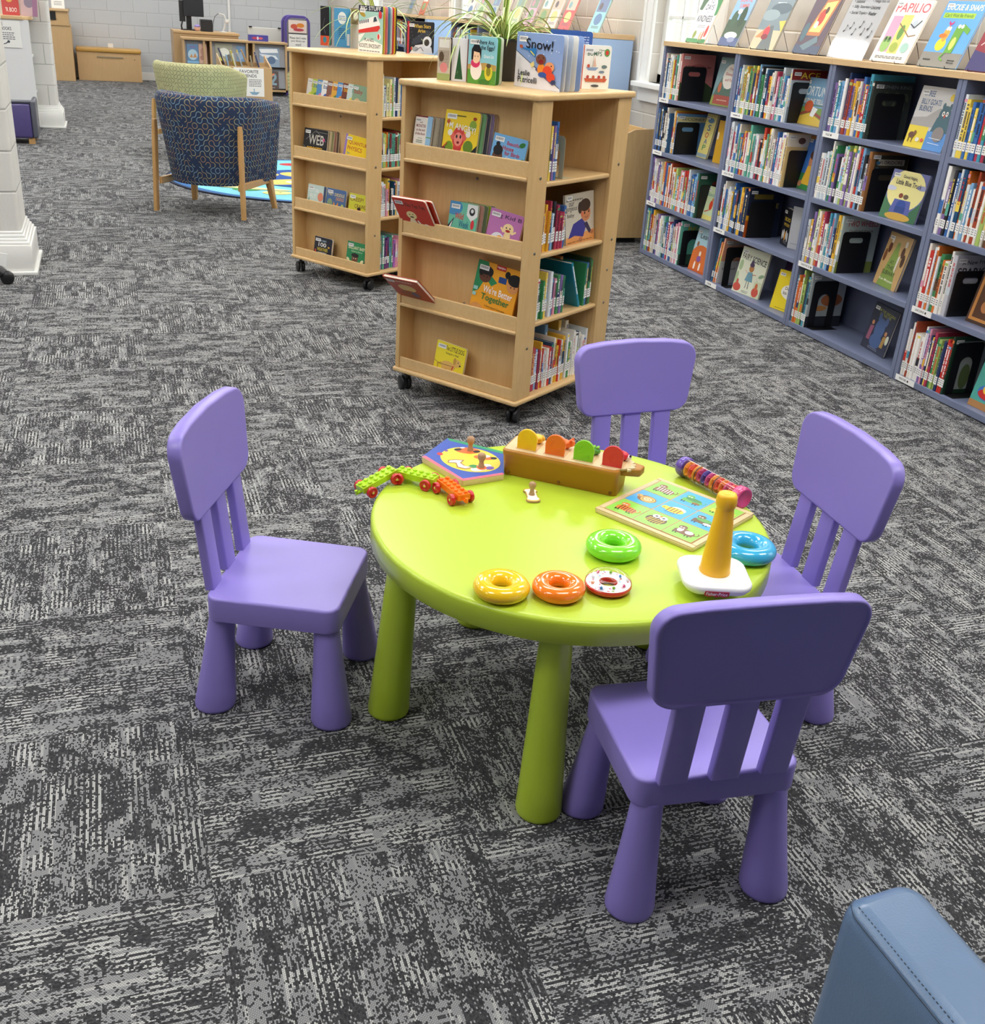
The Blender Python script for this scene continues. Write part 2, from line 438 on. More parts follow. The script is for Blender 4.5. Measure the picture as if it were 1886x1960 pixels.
# ------------------------------------------------------------------ the room
CARPET = carpet_material()
WALL_FAR = block_material('grey_block_wall', '#c9cdd1', '#adb0b3', 0.1, 0)
WALL_SIDE = block_material('cream_block_wall', '#cbc5bb', '#e9e5dc', 0.05, 1, dark_joint=0.8)
COLM = block_material('column_blocks', '#dcdbd6', '#a8a8a4', 0.12, 2, dark_joint=0.6)
TRIM = mat('#ecece8', 0.35)
def wall_box(name, x0, y0, z0, x1, y1, z1, m):
    return struct(MB().box(x0, y0, z0, x1, y1, z1, m).build(name))
wall_box('floor', -9.2, -7.6, -0.05, 4.3, 20.2, 0.0, CARPET)
wall_box('ceiling', -9.2, -7.6, 2.9, 4.3, 20.2, 3.0, mat('#e9e9e4', 0.9))
wall_box('wall_far', -9.2, 20.0, 0, 4.0, 20.2, 2.9, WALL_FAR)
wall_box('wall_near', -9.2, -7.6, 0, 4.0, -7.4, 2.9, WALL_SIDE)
wall_box('wall_left', -9.2, -7.4, 0, -9.0, 20.0, 2.9, WALL_SIDE)
# right wall with its openings (window sills at 1.04 m)
wins = [(6.60, 7.42), (11.5, 12.35), (16.0, 16.9), (0.8, 1.7)]
mb = MB(); X0, X1, SZ, TZ = 3.72, 4.0, 1.04, 2.35
mb.box(X0, -7.4, 0, X1, 20.0, SZ, WALL_SIDE); mb.box(X0, -7.4, TZ, X1, 20.0, 2.9, WALL_SIDE)
ys = [-7.4] + [q for w in sorted(wins) for q in w] + [20.0]
for a, b in zip(ys[::2], ys[1::2]): mb.box(X0, a, SZ, X1, b, TZ, WALL_SIDE)
struct(mb.build('wall_right'))
GLASS = thin_clear('window_glass', 0.5)
for i, (a, b) in enumerate(wins):
    mb = MB(); F = TRIM
    mb.box(X0 + .06, a, SZ, X0 + .12, a + .06, TZ, F); mb.box(X0 + .06, b - .06, SZ, X0 + .12, b, TZ, F)
    mb.box(X0 + .06, a, SZ, X0 + .12, b, SZ + .06, F); mb.box(X0 + .06, a, TZ - .06, X0 + .12, b, TZ, F)
    mb.box(X0 + .06, a, 1.72, X0 + .12, b, 1.78, F)
    for k in (1, 2, 3):
        y = b - .06 - (b - a - .12) * k / 3.6
        mb.box(X0 + .075, y - .011, SZ, X0 + .105, y + .011, TZ, F)
    for z in (1.245, 1.475, 1.98, 2.18): mb.box(X0 + .075, a, z - .011, X0 + .105, b, z + .011, F)
    # casing on the room side, with apron and sill
    mb.box(X0 - .02, a - .16, SZ - .02, X0 + .0, a, TZ + .1, F); mb.box(X0 - .02, b, SZ - .02, X0 + .0, b + .16, TZ + .1, F); mb.box(X0 - .028, b + .12, SZ - .02, X0 - .02, b + .16, TZ + .1, F); mb.box(X0 - .026, b + .02, SZ - .02, X0 - .02, b + .04, TZ + .1, F)
    mb.box(X0 - .02, a, TZ, X0, b, TZ + .1, F)
    w = struct(mb.build('window_%d' % (i + 1), bevel=.003))
    s = MB().box(X0 - .085, a - .13, SZ - .035, X0 + .10, b + .13, SZ, F).box(X0 - .03, a - .11, SZ - .13, X0 - .002, b + .11, SZ - .035, F).build('window_sill', w, bevel=.005)
    MB().box(X0 + .087, a + .03, SZ + .03, X0 + .091, b - .03, TZ - .03, GLASS).build('window_pane', w)
struct(MB().box(-9.0, 19.97, 0, 3.72, 20.0, .12, TRIM).build('baseboard_far', bevel=.004))
struct(MB().box(3.70, 6.6, 0, 3.72, 20.0, .14, TRIM).build('baseboard_right', bevel=.004))
# what stands outside the windows
ob = MB().box(9.0, -6, -1, 9.4, 26, 6, mat('#eceeee', 0.9))
for z in range(-4, 30): ob.box(8.985, -6, z * .2, 9.0, 26, z * .2 + .012, mat('#cfd3d4', 0.9))
for y in (17.75, 19.6): ob.box(8.95, y, 0.6, 9.0, y + .5, 3.4, mat('#b3433c', 0.9))
tag(ob.build('building'), 'white clapboard building with red shutters seen through the window', 'building')
tag(MB().box(4.3, -20, -1.05, 40, 40, -1.0, mat('#8fa06a', 1.0)).build('lawn'), 'lawn outside between the library and the white building', 'lawn')['kind'] = 'stuff'

# ceiling light fixtures (out of frame, they light the room)
EM = bpy.data.materials.new('lit_diffuser'); _g = NT(EM)
_g.b.inputs['Emission Color'].default_value = (1.0, 0.985, 0.965, 1); _g.b.inputs['Emission Strength'].default_value = LAMP_POWER
def ceiling_light(x, y):
    r = empty('ceiling_light', TR(x, y, 2.9), 'recessed fluorescent ceiling panel light above the reading room', 'ceiling light', 'ceiling lights in rows')
    mb = MB()
    for a in ((-.62, -.32, .62, -.30), (-.62, .30, .62, .32), (-.62, -.30, -.60, .30), (.60, -.30, .62, .30)): mb.box(a[0], a[1], -.03, a[2], a[3], 0, TRIM)
    mb.build('frame', r)
    MB().box(-.60, -.30, -.02, .60, .30, -.004, EM).build('diffuser', r)
for x, y in LIGHTS: ceiling_light(x, y)

def column(x0, y0, x1, y1, i):
    mb = MB(); mb.slab(rrect(x0, y0, x1, y1, .022, 4), 0.0, 2.9, 0, COLM, r0=0)
    c = struct(mb.build('wall_column')); c.name = 'column'
    t = MB()
    for e, z0, z1, r in ((.062, 0, .018, .003), (.045, .018, .155, .003), (.036, .155, .172, .005), (.026, .172, .188, .006), (.016, .188, .206, .006), (.008, .206, .222, .005)):
        t.slab(rrect(x0 - e, y0 - e, x1 + e, y1 + e, .004, 2), z0, z1, r, TRIM, r0=0.001, n=2)
    t.build('plinth', c)
column(-1.0, 6.165, -0.497, 6.60, 0)
column(-1.02, 12.86, -0.515, 13.30, 1)

# ------------------------------------------------------------------ children's chairs and table
PURPLE = plastic('purple_plastic', '#9384d6', 0.34, 0.10)
GREEN = plastic('lime_green_plastic', '#bad43a', 0.30, 0.10)
def kid_chair(pose, label):
    root = empty('childrens_chair', TR(pose[0], pose[1], 0, pose[2]), label, 'chair', 'purple chairs around the green table')
    s = MB(); o = rpoly([(-.144, -.155), (.144, -.1525), (.144, .1525), (-.144, .155)], .03, 7)
    s.slab(o, .229, .285, .006, PURPLE, n=4, r0=.002); s.build('seat', root)
    for bx, by, tx, ty in ((-.14, .133, -.118, .118), (-.14, -.133, -.118, -.118), (.128, .139, .112, .118), (.128, -.139, .112, -.118)):
        l = MB(); rs = []
        for r, z in ((.0405, 0), (.0440, .003), (.0452, .010), (.0415, .05), (.036, .11), (.0305, .18), (.0275, .232)):
            k = z / .232; cx, cy = bx + (tx - bx) * k, by + (ty - by) * k
            rs.append([(cx + r * math.cos(2 * PI * i / 32), cy + r * math.sin(2 * PI * i / 32), z) for i in range(32)])
        l.rings(rs, PURPLE); l.build('leg', root)
    def ax(z, y): return -.1243 - .1028 * (z - .285) - .010 * (1 - (y / .185) ** 2)
    # backrest: curved slab
    zt, zb = .650, .456
    o = rpoly([(-.165, zb), (.165, zb), (.1885, zt - .006), (.10, zt + .004), (0, zt + .007), (-.10, zt + .004), (-.1885, zt - .006)], [.042, .042, .042, 0, 0, 0, .042], 8)
    nr = normals2(o); T = .030
    def ring(ins, x):
        return [(ax(p[1] - q[1] * ins, p[0] - q[0] * ins) + x, p[0] - q[0] * ins, p[1] - q[1] * ins) for p, q in zip(o, nr)]
    def inner(k, x):
        cz = (zt + zb) / 2
        pts = [(p[0] - q[0] * .006, p[1] - q[1] * .006) for p, q in zip(o, nr)]
        return [(ax(cz + (p[1] - cz) * k, p[0] * k) + x, p[0] * k, cz + (p[1] - cz) * k) for p in pts]
    rs = [ring(.006, 0), ring(.0038, -.0004), ring(.0016, -.0018), ring(.0, -.0055)]
    rs += [ring(0, -T + .004), ring(.0015, -T + .001), ring(.004, -T), ring(.0075, -T), ring(.0085, -T + .0022), ring(.012, -T + .0022)]
    b = MB(); b.rings([r[::-1] for r in rs], PURPLE, cap0=False, cap1=False)
    b.rings([r[::-1] for r in ([inner(k, 0) for k in (.01, .35, .7)] + [ring(.006, 0)])], PURPLE, cap1=False)
    b.rings([r[::-1] for r in ([ring(.012, -T + .0022)] + [[(p[0] - T + .0022, p[1], p[2]) for p in inner(k, 0)] for k in (.7, .35, .01)])], PURPLE, cap0=False); b.build('backrest', root)
    for y0 in (-.094, 0, .094):
        s = MB(); rs = []
        for i in range(8):
            z = .283 + (zb + .012 - .283) * i / 7
            x = ax(z, y0) - .002
            rs.append([(x + p[0] - .020, y0 + p[1], z) for p in rrect(0, -.0262, .020, .0262, .0035, 2)])
        s.rings(rs, PURPLE); s.build('back_slat', root)
    return root
kid_chair((0.299, 2.069, -.448), 'purple plastic childrens chair standing left of the green table')
kid_chair((0.913, 1.351, 1.480), 'purple plastic childrens chair nearest the camera, its back turned to us')
kid_chair((1.3155, 1.786, 3.072), 'purple plastic childrens chair pushed in at the right of the green table')
kid_chair((1.3156, 2.3106, -1.5145), 'purple plastic childrens chair behind the green table, nearest the wooden book cart')

TC = (0.862, 1.845)
tab = empty('childrens_table', TR(TC[0], TC[1]), 'round lime green plastic childrens table with toys on it', 'table')
mb = MB(); Rt = .4254
mb.lathe([(.39, .428), (.405, .424), (Rt - .003, .420), (Rt, .4225), (Rt, .4615), (Rt - .0015, .4665), (Rt - .006, .4695), (Rt - .012, .470), (Rt - .05, .4703), (.2, .4702), (.0001, .4701)], GREEN, seg=128, caps=False)
mb.lathe([(.39, .428), (.36, .445), (.0001, .445)][::-1], GREEN, seg=64, caps=False)
mb.build('tabletop', tab)
for k in range(5):
    a = R(-115.5 + 72 * k); l = MB(); rs = []
    for r, z in ((.042, 0), (.0455, .003), (.0468, .010), (.0435, .08), (.0395, .18), (.035, .30), (.031, .40), (.0305, .446)):
        q = .381 + (.352 - .381) * z / .446
        rs.append([(q * math.cos(a) + r * math.cos(2 * PI * i / 32), q * math.sin(a) + r * math.sin(2 * PI * i / 32), z) for i in range(32)])
    l.rings(rs, GREEN); l.build('leg', tab)

# ------------------------------------------------------------------ toys on the table
TZ0 = .4704
def ring_toy(x, y, Rr, r, h, label, rough=.12):
    m = plastic('shiny_plastic_' + h.strip('#'), h, rough, 0.0, 0.6)
    o = MB().torus(Rr, r, m, T3(0, 0, r * .86), seg=64, n=24, sz=.86).build('stacking_ring', M=TR(x, y, TZ0))
    return tag(o, label, 'stacking ring', 'rings of the stacking toy')
ring_toy(.610, 1.572, .0345, .0185, '#ffcf22', 'yellow plastic stacking ring, leftmost in the row of rings on the table')
ring_toy(.7145, 1.549, .0330, .0172, '#ff8420', 'orange plastic stacking ring between the yellow and the red ring')
ring_toy(.886, 1.680, .0375, .0190, '#86e83a', 'bright green plastic stacking ring near the square animal puzzle')
ring_toy(1.152, 1.612, .0400, .0200, '#3fb2e2', 'sky blue plastic stacking ring behind the yellow cone')
# red ring with a clear dome of beads
rr = empty('rattle_ring', TR(.815, 1.548, TZ0), 'small red ring with clear top full of coloured beads', 'rattle ring', 'rings of the stacking toy')
MB().lathe([(.0165, .004), (.020, .001), (.036, .001), (.0435, .006), (.0448, .011), (.0445, .014), (.0165, .0145), (.0165, .004)], plastic('ring_red', '#d92c2c', .2, 0, .5), seg=48, caps=False).build('base', rr)
CLEAR = thin_clear('clear_plastic')
d = MB(); d.torus(.0300, .0145, CLEAR, T3(0, 0, .0145), seg=48, n=20, sz=1.0); d.build('clear_dome', rr)
mb = MB(); mb.lathe([(.0175, .0147), (.0425, .0147)], mat('#f6eef0', .4), seg=32, caps=False); mb.build('printed_disc', rr)
A = Art(mb := MB(), lambda u, v, k: (u * .0425, v * .0425, .0150 + k * .00001))
q = random.Random(3)
for i in range(26):
    a = q.uniform(0, 2 * PI); r_ = q.uniform(.5, .92); A.E(r_ * math.cos(a), r_ * math.sin(a), q.uniform(.03, .08), q.uniform(.02, .05), q.choice(['#e0506a', '#f29ab0', '#7cc6e6', '#9cd05a', '#e85050', '#f08a8a']), q.uniform(0, 180), 10)
mb.build('confetti_print', rr)
for i in range(9):
    a = i * 0.72 + .3; rad = .030 + (i % 3) * .003
    MB().ball((rad * math.cos(a), rad * math.sin(a), .0182), .0030, mat(['#3f8fc9', '#8ccf3a', '#e04a78', '#f0f0f0', '#f08a3a'][i % 5], .2), seg=10, n=6).build('bead', rr)
# stacking cone
sc = empty('stacking_cone', TR(1.016, 1.509, TZ0, R(-19)), 'yellow cone on a white rocking base, peg of the stacking toy', 'stacking toy')
WHP = plastic('white_toy_plastic', '#f4f4f1', .28, 0.03)
o = rrect(-.066, -.066, .066, .066, .034, 9); nr = normals2(o)
def bring(i, z): return [(p[0] - a[0] * i, p[1] - a[1] * i, z) for p, a in zip(o, nr)]
MB().rings([bring(.052, 0.0), bring(.036, .003), bring(.020, .009), bring(.007, .017), bring(.001, .024), bring(0, .029), bring(.001, .033), bring(.004, .0355), bring(.02, .0362), bring(.030, .0364)], WHP).build('rocking_base', sc)
YEL = plastic('cone_yellow', '#ffc426', .30, 0.05)
MB().lathe([(.0290, .0355), (.0298, .038), (.0285, .045), (.0262, .070), (.0222, .112), (.0182, .150), (.0166, .166), (.0165, .169), (.0172, .1715), (.0190, .176), (.0196, .184), (.0188, .193), (.0165, .1975), (.0130, .1990), (.0115, .1983), (.0001, .1983)], YEL, seg=48).build('cone', sc)
lb = MB(); lw, lh = .0455, .0125
Ml = T3(-.005, -.0645, .0195) @ RX(R(14))
o2 = [(-lw / 2, -lh * .2), (-lw * .30, -lh * .45), (-lw * .16, -lh * .2), (0, -lh * .5), (lw * .16, -lh * .2), (lw * .30, -lh * .45), (lw / 2, -lh * .2), (lw / 2, lh * .65), (-lw / 2, lh * .65)]
lb.add([(p[0], 0, p[1]) for p in o2], [tuple(range(9))], mat('#c8202c', .3), Ml); lb.add([(p[0], .003, p[1]) for p in o2], [tuple(range(9))[::-1]], mat('#c8202c', .3), Ml)
for i in range(9):
    a, b = o2[i], o2[(i + 1) % 9]; lb.add([(a[0], 0, a[1]), (a[0], .003, a[1]), (b[0], .003, b[1]), (b[0], 0, b[1])], [(0, 1, 2, 3)], mat('#c8202c', .3), Ml)
Art(lb, lambda u, v, k: tuple(Ml @ Vector((-lw * .44 + u * lw * .88, -k * LAY, -lh * .12 + v * lh * .62)))).T('Fisher-Price', 0, 0, 1, 1, '#ffffff')
lb.build('red_label', sc)['label'] = 'red label with white lettering'

# rainmaker tube: purple cap, pink cap
p0, p1 = Vector((1.2165, 2.0170, .4955)), Vector((1.2665, 1.8130, .4955)); L = (p1 - p0).length
Mt = Matrix.Translation(p0) @ (p1 - p0).to_track_quat('Z', 'Y').to_matrix().to_4x4()
rm = empty('rainmaker_tube', Mt, 'clear rainmaker tube with coloured beads, one purple and one pink end', 'rattle')
PU = plastic('cap_purple', '#6a4fb0', .2, 0, .4); PK = plastic('cap_pink', '#e0508c', .2, 0, .4)
rt = .0222
MB().lathe([(.0001, 0), (.018, 0), (.0225, .002), (.0243, .007), (.0243, .020), (rt, .022)], PU, seg=36).build('purple_cap', rm)
MB().lathe([(rt, L - .024), (.0248, L - .022), (.0252, L - .007), (.0235, L - .001), (.0195, L), (.0185, L - .0015), (.0001, L - .0015)], PK, seg=36).build('pink_cap', rm)
MB().lathe([(rt, .020), (rt, L - .022)], CLEAR, seg=40, caps=False).build('clear_tube', rm)
for z in (.066, .128): MB().lathe([(rt + .0008, z), (rt + .0012, z + .0015), (rt + .0008, z + .003)], mat('#2a2428', .3), seg=36, caps=False).build('black_band', rm)
for i in range(11):
    z = .026 + i * .0145
    c = ['#f2a23a', '#e8604a', '#f2a23a', '#d84a7a', '#5a4aa0', '#c84a8a', '#f2a23a', '#e8604a', '#f08a3a', '#d8507a', '#e8604a'][i]
    w = MB(); w.lathe([(.006, z), (.0195, z + .001), (.0195, z + .0035), (.006, z + .0045)], mat(c, .35, key='fin'), seg=20, caps=False)
    for k in range(6): a = k * PI / 3 + i; w.box(-.0006, .004, z, .0006, .0190, z + .011, mat(c, .35, key='fin'), RZ(a))
    w.build('coloured_wheel', rm)
for i in range(14):
    a, z = i * 2.1, .03 + i * .0112; MB().ball((.0185 * math.cos(a), .0185 * math.sin(a), z), .0022, mat(['#5a4aa0', '#d84a7a', '#f2d23a'][i % 3], .3), seg=8, n=5).build('bead', rm)

# square animal puzzle
PW = .252
pz = empty('animal_puzzle', TR(1.0975, 1.8180, TZ0, R(29.3 - 90)), 'square wooden puzzle tray with nine animal tiles in blue and green', 'puzzle')
# local x runs towards the near edge, y towards the far left ; artwork is printed upside down for the viewer
w2 = PW / 2
mb = MB(); o = rrect(-w2, -w2, w2, w2, .008, 4); mb.slab(o, 0, .0075, .0012, TOYWOOD)
for a in ((-w2, -w2, w2, -w2 + .014), (-w2, w2 - .014, w2, w2), (-w2, -w2 + .014, -w2 + .014, w2 - .014), (w2 - .014, -w2 + .014, w2, w2 - .014)): mb.box(a[0] + .001, a[1] + .001, .006, a[2] - .001, a[3] - .001, .0105, TOYWOOD)
mb.build('wooden_frame', pz, bevel=.0008)
GRP, BLP = '#93d354', '#41aee8'
def animal(A, kind):
    c1, c2, c3 = dict(zebra=('#8a5a3a', '#f2f2ee', '#222'), snail=('#e8b24a', '#8a5a2a', '#f4dc9a'), tiger=('#e8823a', '#6a3a22', '#f0a040'), croc=('#5ab04a', '#3a8a4a', '#8a5a2a'),
                      bee=('#f2d23a', '#8a5a2a', '#ffffff'), owl=('#5a4032', '#d8c03a', '#ffffff'), turtle=('#6a5032', '#58a850', '#ffffff'), lizard=('#e8d83a', '#8ab83a', '#8ab83a'), cow=('#7a5238', '#ffffff', '#e8a0a0'))[kind]
    if kind == 'snail':
        A.E(.5, .52, .34, .26, c2); A.E(.46, .52, .26, .22, c1); A.E(.46, .52, .19, .15, c2); A.E(.46, .52, .16, .125, c3); A.E(.46, .52, .08, .06, c2); A.E(.46, .52, .05, .04, c3); A.E(.82, .44, .1, .1, c1); A.E(.84, .47, .03, .03, '#222222')
    elif kind == 'bee':
        A.E(.42, .42, .26, .17, '#ffffff'); A.E(.5, .56, .34, .20, c1)
        for x in (.3, .42, .54, .66): A.R(x, .40, x + .045, .72, c2)
        A.E(.84, .55, .12, .12, c1); A.E(.87, .58, .025, .025, '#222222')
        for x in (.36, .46, .56, .66): A.L([(x, .74), (x + .02, .86)], .02, '#222222')
    elif kind == 'owl':
        A.E(.5, .5, .36, .30, c1)
        for x in (.24, .34, .44, .54, .64, .72): A.L([(x, .42), (x + .05, .76)], .035, c2)
        A.E(.36, .28, .13, .13, c3); A.E(.62, .28, .13, .13, c3); A.E(.36, .28, .05, .05, '#222222'); A.E(.62, .28, .05, .05, '#222222'); A.E(.49, .22, .05, .06, '#e8823a')
    else:
        A.E(.5, .56, .36, .19, c1); A.R(.16, .55, .84, .74, c1)
        n = 6 if kind in ('zebra', 'tiger') else 0
        for k in range(n): A.L([(.24 + k * .1, .42), (.22 + k * .1, .72)], .035, c2)
        if kind in ('croc', 'turtle', 'lizard'): A.E(.5, .46, .30, .12, c2); A.E(.3, .68, .14, .08, c3)
        if kind == 'cow': A.E(.36, .52, .14, .12, c2); A.E(.68, .50, .10, .14, c2)
        A.E(.70, .30, .15, .12, c1); A.E(.66, .33, .035, .035, '#ffffff'); A.E(.76, .33, .035, .035, '#ffffff'); A.E(.66, .33, .015, .015, '#222222'); A.E(.76, .33, .015, .015, '#222222')
        A.L([(.16, .62), (.06, .56), (.04, .44), (.12, .40)], .03, c1)
        for x in (.24, .34, .66, .76): A.R(x, .74, x + .04, .84, '#222222')
cs = (PW - .030) / 3
for i in range(3):
    for j in range(3):
        blue = (i, j) in ((0, 1), (1, 1), (1, 2), (2, 1))
        x0, y0 = -w2 + .015 + i * cs, -w2 + .015 + j * cs
        t = MB(); t.box(x0 + .0006, y0 + .0006, .0070, x0 + cs - .0006, y0 + cs - .0006, .0112, TOYWOOD)
        A = Art(t, lambda u, v, k, x0=x0, y0=y0: (x0 + cs * .02 + v * cs * .96, y0 + cs * .02 + (1 - u) * cs * .96, .0113 + k * .00006))
        A.R(0, 0, 1, 1, BLP if blue else GRP)
        A.fn = lambda u, v, k, x0=x0, y0=y0: (x0 + cs * .5 + (.5 - u) * cs * .92, y0 + cs * .5 + (.5 - v) * cs * .92, .0113 + k * .00006)
        animal(A, ((('tiger', 'snail', 'zebra'), ('owl', 'bee', 'croc'), ('cow', 'turtle', 'lizard'))[i][j]))
        t.build('picture_tile', pz)

# whack-a-peg garden box: brown trough with four pop-up leaves and animals
a0 = R(-39.4)
bx = empty('pop_up_box', TR(.9210, 2.0370, TZ0, a0) @ Matrix.Diagonal((1, 1, 1.02, 1)), 'brown toy trough with four coloured pop-up leaf flaps and a wooden top', 'pop-up toy')
BRN = plastic('toy_brown', '#b47a26', .42, 0.12)
Lb = .270
mb = MB(); o = rrect(-.135, -.030, .135, .052, .010, 5)
def br(e, dx, z): return [(p[0] * (1 + dx), p[1] - (e if p[1] < .01 else -e * .6), z) for p in o]
mb.rings([br(0, 0, 0), br(.001, .002, .002), br(.008, .008, .034), br(.010, .012, .037), br(.011, .014, .048), br(.014, .02, .052), br(.015, .022, .062), br(.013, .018, .064)], BRN)
# handle at the right end
mb.slab(rpoly([(.13, -.018), (.178, -.002), (.182, .030), (.13, .045)], .008, 4), .045, .063, .004, BRN)
for x in (-.122, 0, .122): mb.ball((x, -.033, .008), (.004, .002, .004), mat('#7a4c14', .5), seg=10, n=6)
mb.build('brown_trough', bx)
MB().slab(rpoly([(-.135, -.037), (.125, -.037), (.150, -.012), (.172, .002), (.150, .012), (.158, .03), (.130, .055), (-.135, .055)], .006, 3), .060, .0655, .001, TOYWOOD).build('wooden_top', bx)
for i, (c, cd) in enumerate((('#f7c724', '#e0aa12'), ('#f3732a', '#dd5c18'), ('#86cc2c', '#66ad18'), ('#dc2c3c', '#b81828'))):
    x = -.108 + i * .0675
    MB().box(x - .004, -.026, .0640, x + .046, .030, .0662, mat('#c9a878', .6)).build('slot', bx)
    f = MB(); o = [(x - .001, 0)] + [(x + .0215 + .0240 * math.cos(t), .031 + .0240 * math.sin(t)) for t in [PI - PI * k / 14 for k in range(15)]] + [(x + .043, 0)]
    o = o[::-1]
    Mf = T3(0, -.020, .058) @ RX(R(90) - R(4))
    pm = plastic('flap_' + c.strip('#'), c, .3, 0, .3); f.slab(o, -.0035, .0035, .0016, pm, Mf, n=3)
    # leaf relief on the flap
    def leaf(cx, cy, l, ang, rgt=1):
        pts = []
        for k in range(13):
            s_ = k / 12; pts.append((l * (s_ - .5), .30 * l * math.sin(PI * s_)))
        for k in range(11, 0, -1):
            s_ = k / 12; pts.append((l * (s_ - .5), -.30 * l * math.sin(PI * s_)))
        ca, sa = math.cos(ang), math.sin(ang)
        P3 = [(cx + a * ca - b * sa, cy + a * sa + b * ca, .0036) for a, b in pts]
        f.tube(P3 + [P3[0]], .0005, pm, Mf, seg=5); f.tube([(cx - l * .6 * ca, cy - l * .6 * sa, .0036), (cx + l * .4 * ca, cy + l * .4 * sa, .0036)], .0005, pm, Mf, seg=5)
    if i == 3: leaf(x + .022, .028, .030, R(75))
    else: leaf(x + .013, .035, .020, R(60)); leaf(x + .029, .018, .018, R(50))
    if i == 0: leaf(x + .032, .036, .014, R(100))
    f.build('leaf_flap', bx)
    # the animal that lies behind the flap
    g = MB(); cy = .030
    if i == 0:
        g.ball((x + .030, cy, .076), (.016, .014, .011), pm, seg=14, n=8)
        for k in range(7): a = k * .9; g.ball((x + .030 + .014 * math.cos(a), cy + .012 * math.sin(a), .078), .0055, mat(cd, .35), seg=8, n=5)
    elif i == 1:
        g.ball((x + .026, cy, .076), (.020, .014, .012), pm, seg=14, n=8); g.ball((x + .044, cy + .004, .080), .009, pm, seg=12, n=7)
        for k in (-1, 1): g.ball((x + .046, cy + k * .007, .088), .004, mat(cd, .35), seg=8, n=5)
    elif i == 2:
        g.ball((x + .028, cy, .074), (.020, .013, .010), mat('#4f9a34', .35), seg=14, n=8)
        for k in range(4): g.ball((x + .014 + k * .009, cy, .084), (.004, .008, .003), pm, seg=8, n=5)
    else:
        g.ball((x + .028, cy, .076), (.020, .014, .011), pm, seg=14, n=8); g.ball((x + .047, cy, .074), (.007, .008, .006), mat('#f4f0f0', .3), seg=10, n=6)
        g.ball((x + .051, cy - .004, .079), .003, mat('#222222', .3), seg=8, n=5)
    g.build('pop_up_animal', bx)

# knobbed farm puzzle lying over the table edge
kp = empty('knob_puzzle', Matrix.Identity(4), 'knobbed farm animal puzzle board with pink sides, left of the brown trough', 'puzzle')
pts = [(.681, 2.0455), (.7855, 2.0625), (.8300, 2.1920), (.7203, 2.3002), (.6272, 2.1974)]
mb = MB(); mb.slab(rpoly(pts, .006, 3), TZ0, TZ0 + .0145, .001, TOYWOOD)
cx, cy = .735, 2.17
def inset(k): return [(cx + (p[0] - cx) * k, cy + (p[1] - cy) * k) for p in pts]
A = Art(mb, lambda u, v, k: (u, v, TZ0 + .0146 + k * .00005))
A.P(inset(.995), '#3a5ab4'); A.P([pts[4], pts[0], (pts[0][0] + .004, pts[0][1] + .012), (pts[4][0] + .010, pts[4][1] + .004)], '#ef6f86'); A.P([pts[0], pts[1], (pts[1][0], pts[1][1] + .010), (pts[0][0] + .002, pts[0][1] + .011)], '#ef6f86')
A.P([pts[2], pts[3], (pts[3][0], pts[3][1] - .018), (pts[2][0] - .008, pts[2][1] - .012)], '#2f9a6a'); A.E(.735, 2.160, .066, .078, '#f5d94a', 20, 32)
A.E(.674, 2.205, .007, .009, '#d83a3a'); A.E(.694, 2.222, .005, .006, '#7a4aa0')
A.E(.745, 2.213, .030, .019, '#e8743a', -20); A.E(.724, 2.224, .010, .007, '#222222', 10); A.E(.765, 2.203, .009, .007, '#222222', 10); A.E(.738, 2.232, .006, .004, '#ffffff')
A.E(.770, 2.165, .024, .014, '#e8743a', -25); A.E(.776, 2.172, .012, .008, '#ffffff', -20); A.E(.792, 2.156, .008, .007, '#222222')
A.E(.745, 2.108, .030, .016, '#e8f0e0', 25); A.E(.729, 2.118, .011, .010, '#3fa05a', 20); A.E(.764, 2.102, .011, .009, '#7a5ab0', 20); A.E(.746, 2.109, .012, .014, '#e8743a')
A.P([(.676, 2.150), (.694, 2.143), (.690, 2.120), (.706, 2.105), (.728, 2.112), (.712, 2.124), (.708, 2.142), (.720, 2.158), (.700, 2.166), (.682, 2.165)], '#b08a52')
A.P([(.680, 2.151), (.697, 2.146), (.694, 2.122), (.708, 2.110), (.722, 2.114), (.708, 2.126), (.704, 2.143), (.714, 2.156), (.699, 2.161), (.685, 2.161)], '#f6f3ea')
mb.build('board', kp)
def knob(x, y, z, parent, s=1.0):
    MB().lathe([(.0085 * s, 0), (.0075 * s, .003 * s), (.0058 * s, .010 * s), (.0052 * s, .014 * s), (.0065 * s, .018 * s), (.0092 * s, .0225 * s), (.0100 * s, .027 * s), (.0090 * s, .032 * s), (.0055 * s, .0355 * s), (.0001, .0365 * s)], KNOBW, T3(x, y, z), seg=24).build('knob', parent)
knob(.752, 2.214, TZ0 + .0145, kp); knob(.746, 2.111, TZ0 + .0145, kp)
bp = empty('bone_puzzle_piece', TR(.818, 1.966, TZ0, R(78)), 'loose white bone puzzle piece with wooden knob on the green table', 'puzzle piece')
o = []
for cxx, cyy, a0_, a1_ in ((.016, .010, -60, 130), (-.016, .010, 50, 240), (-.016, -.010, 120, 310), (.016, -.010, -130, 60)):
    for k in range(8): a = R(a0_ + (a1_ - a0_) * k / 7); o.append((cxx + .0115 * math.cos(a), cyy + .0095 * math.sin(a)))
def hull(P):
    P = sorted(set(P)); lo = []; up = []
    for L_, Q in ((lo, P), (up, P[::-1])):
        for p in Q:
            while len(L_) > 1 and (L_[-1][0] - L_[-2][0]) * (p[1] - L_[-2][1]) - (L_[-1][1] - L_[-2][1]) * (p[0] - L_[-2][0]) <= 0: L_.pop()
            L_.append(p)
    return lo[:-1] + up[:-1]
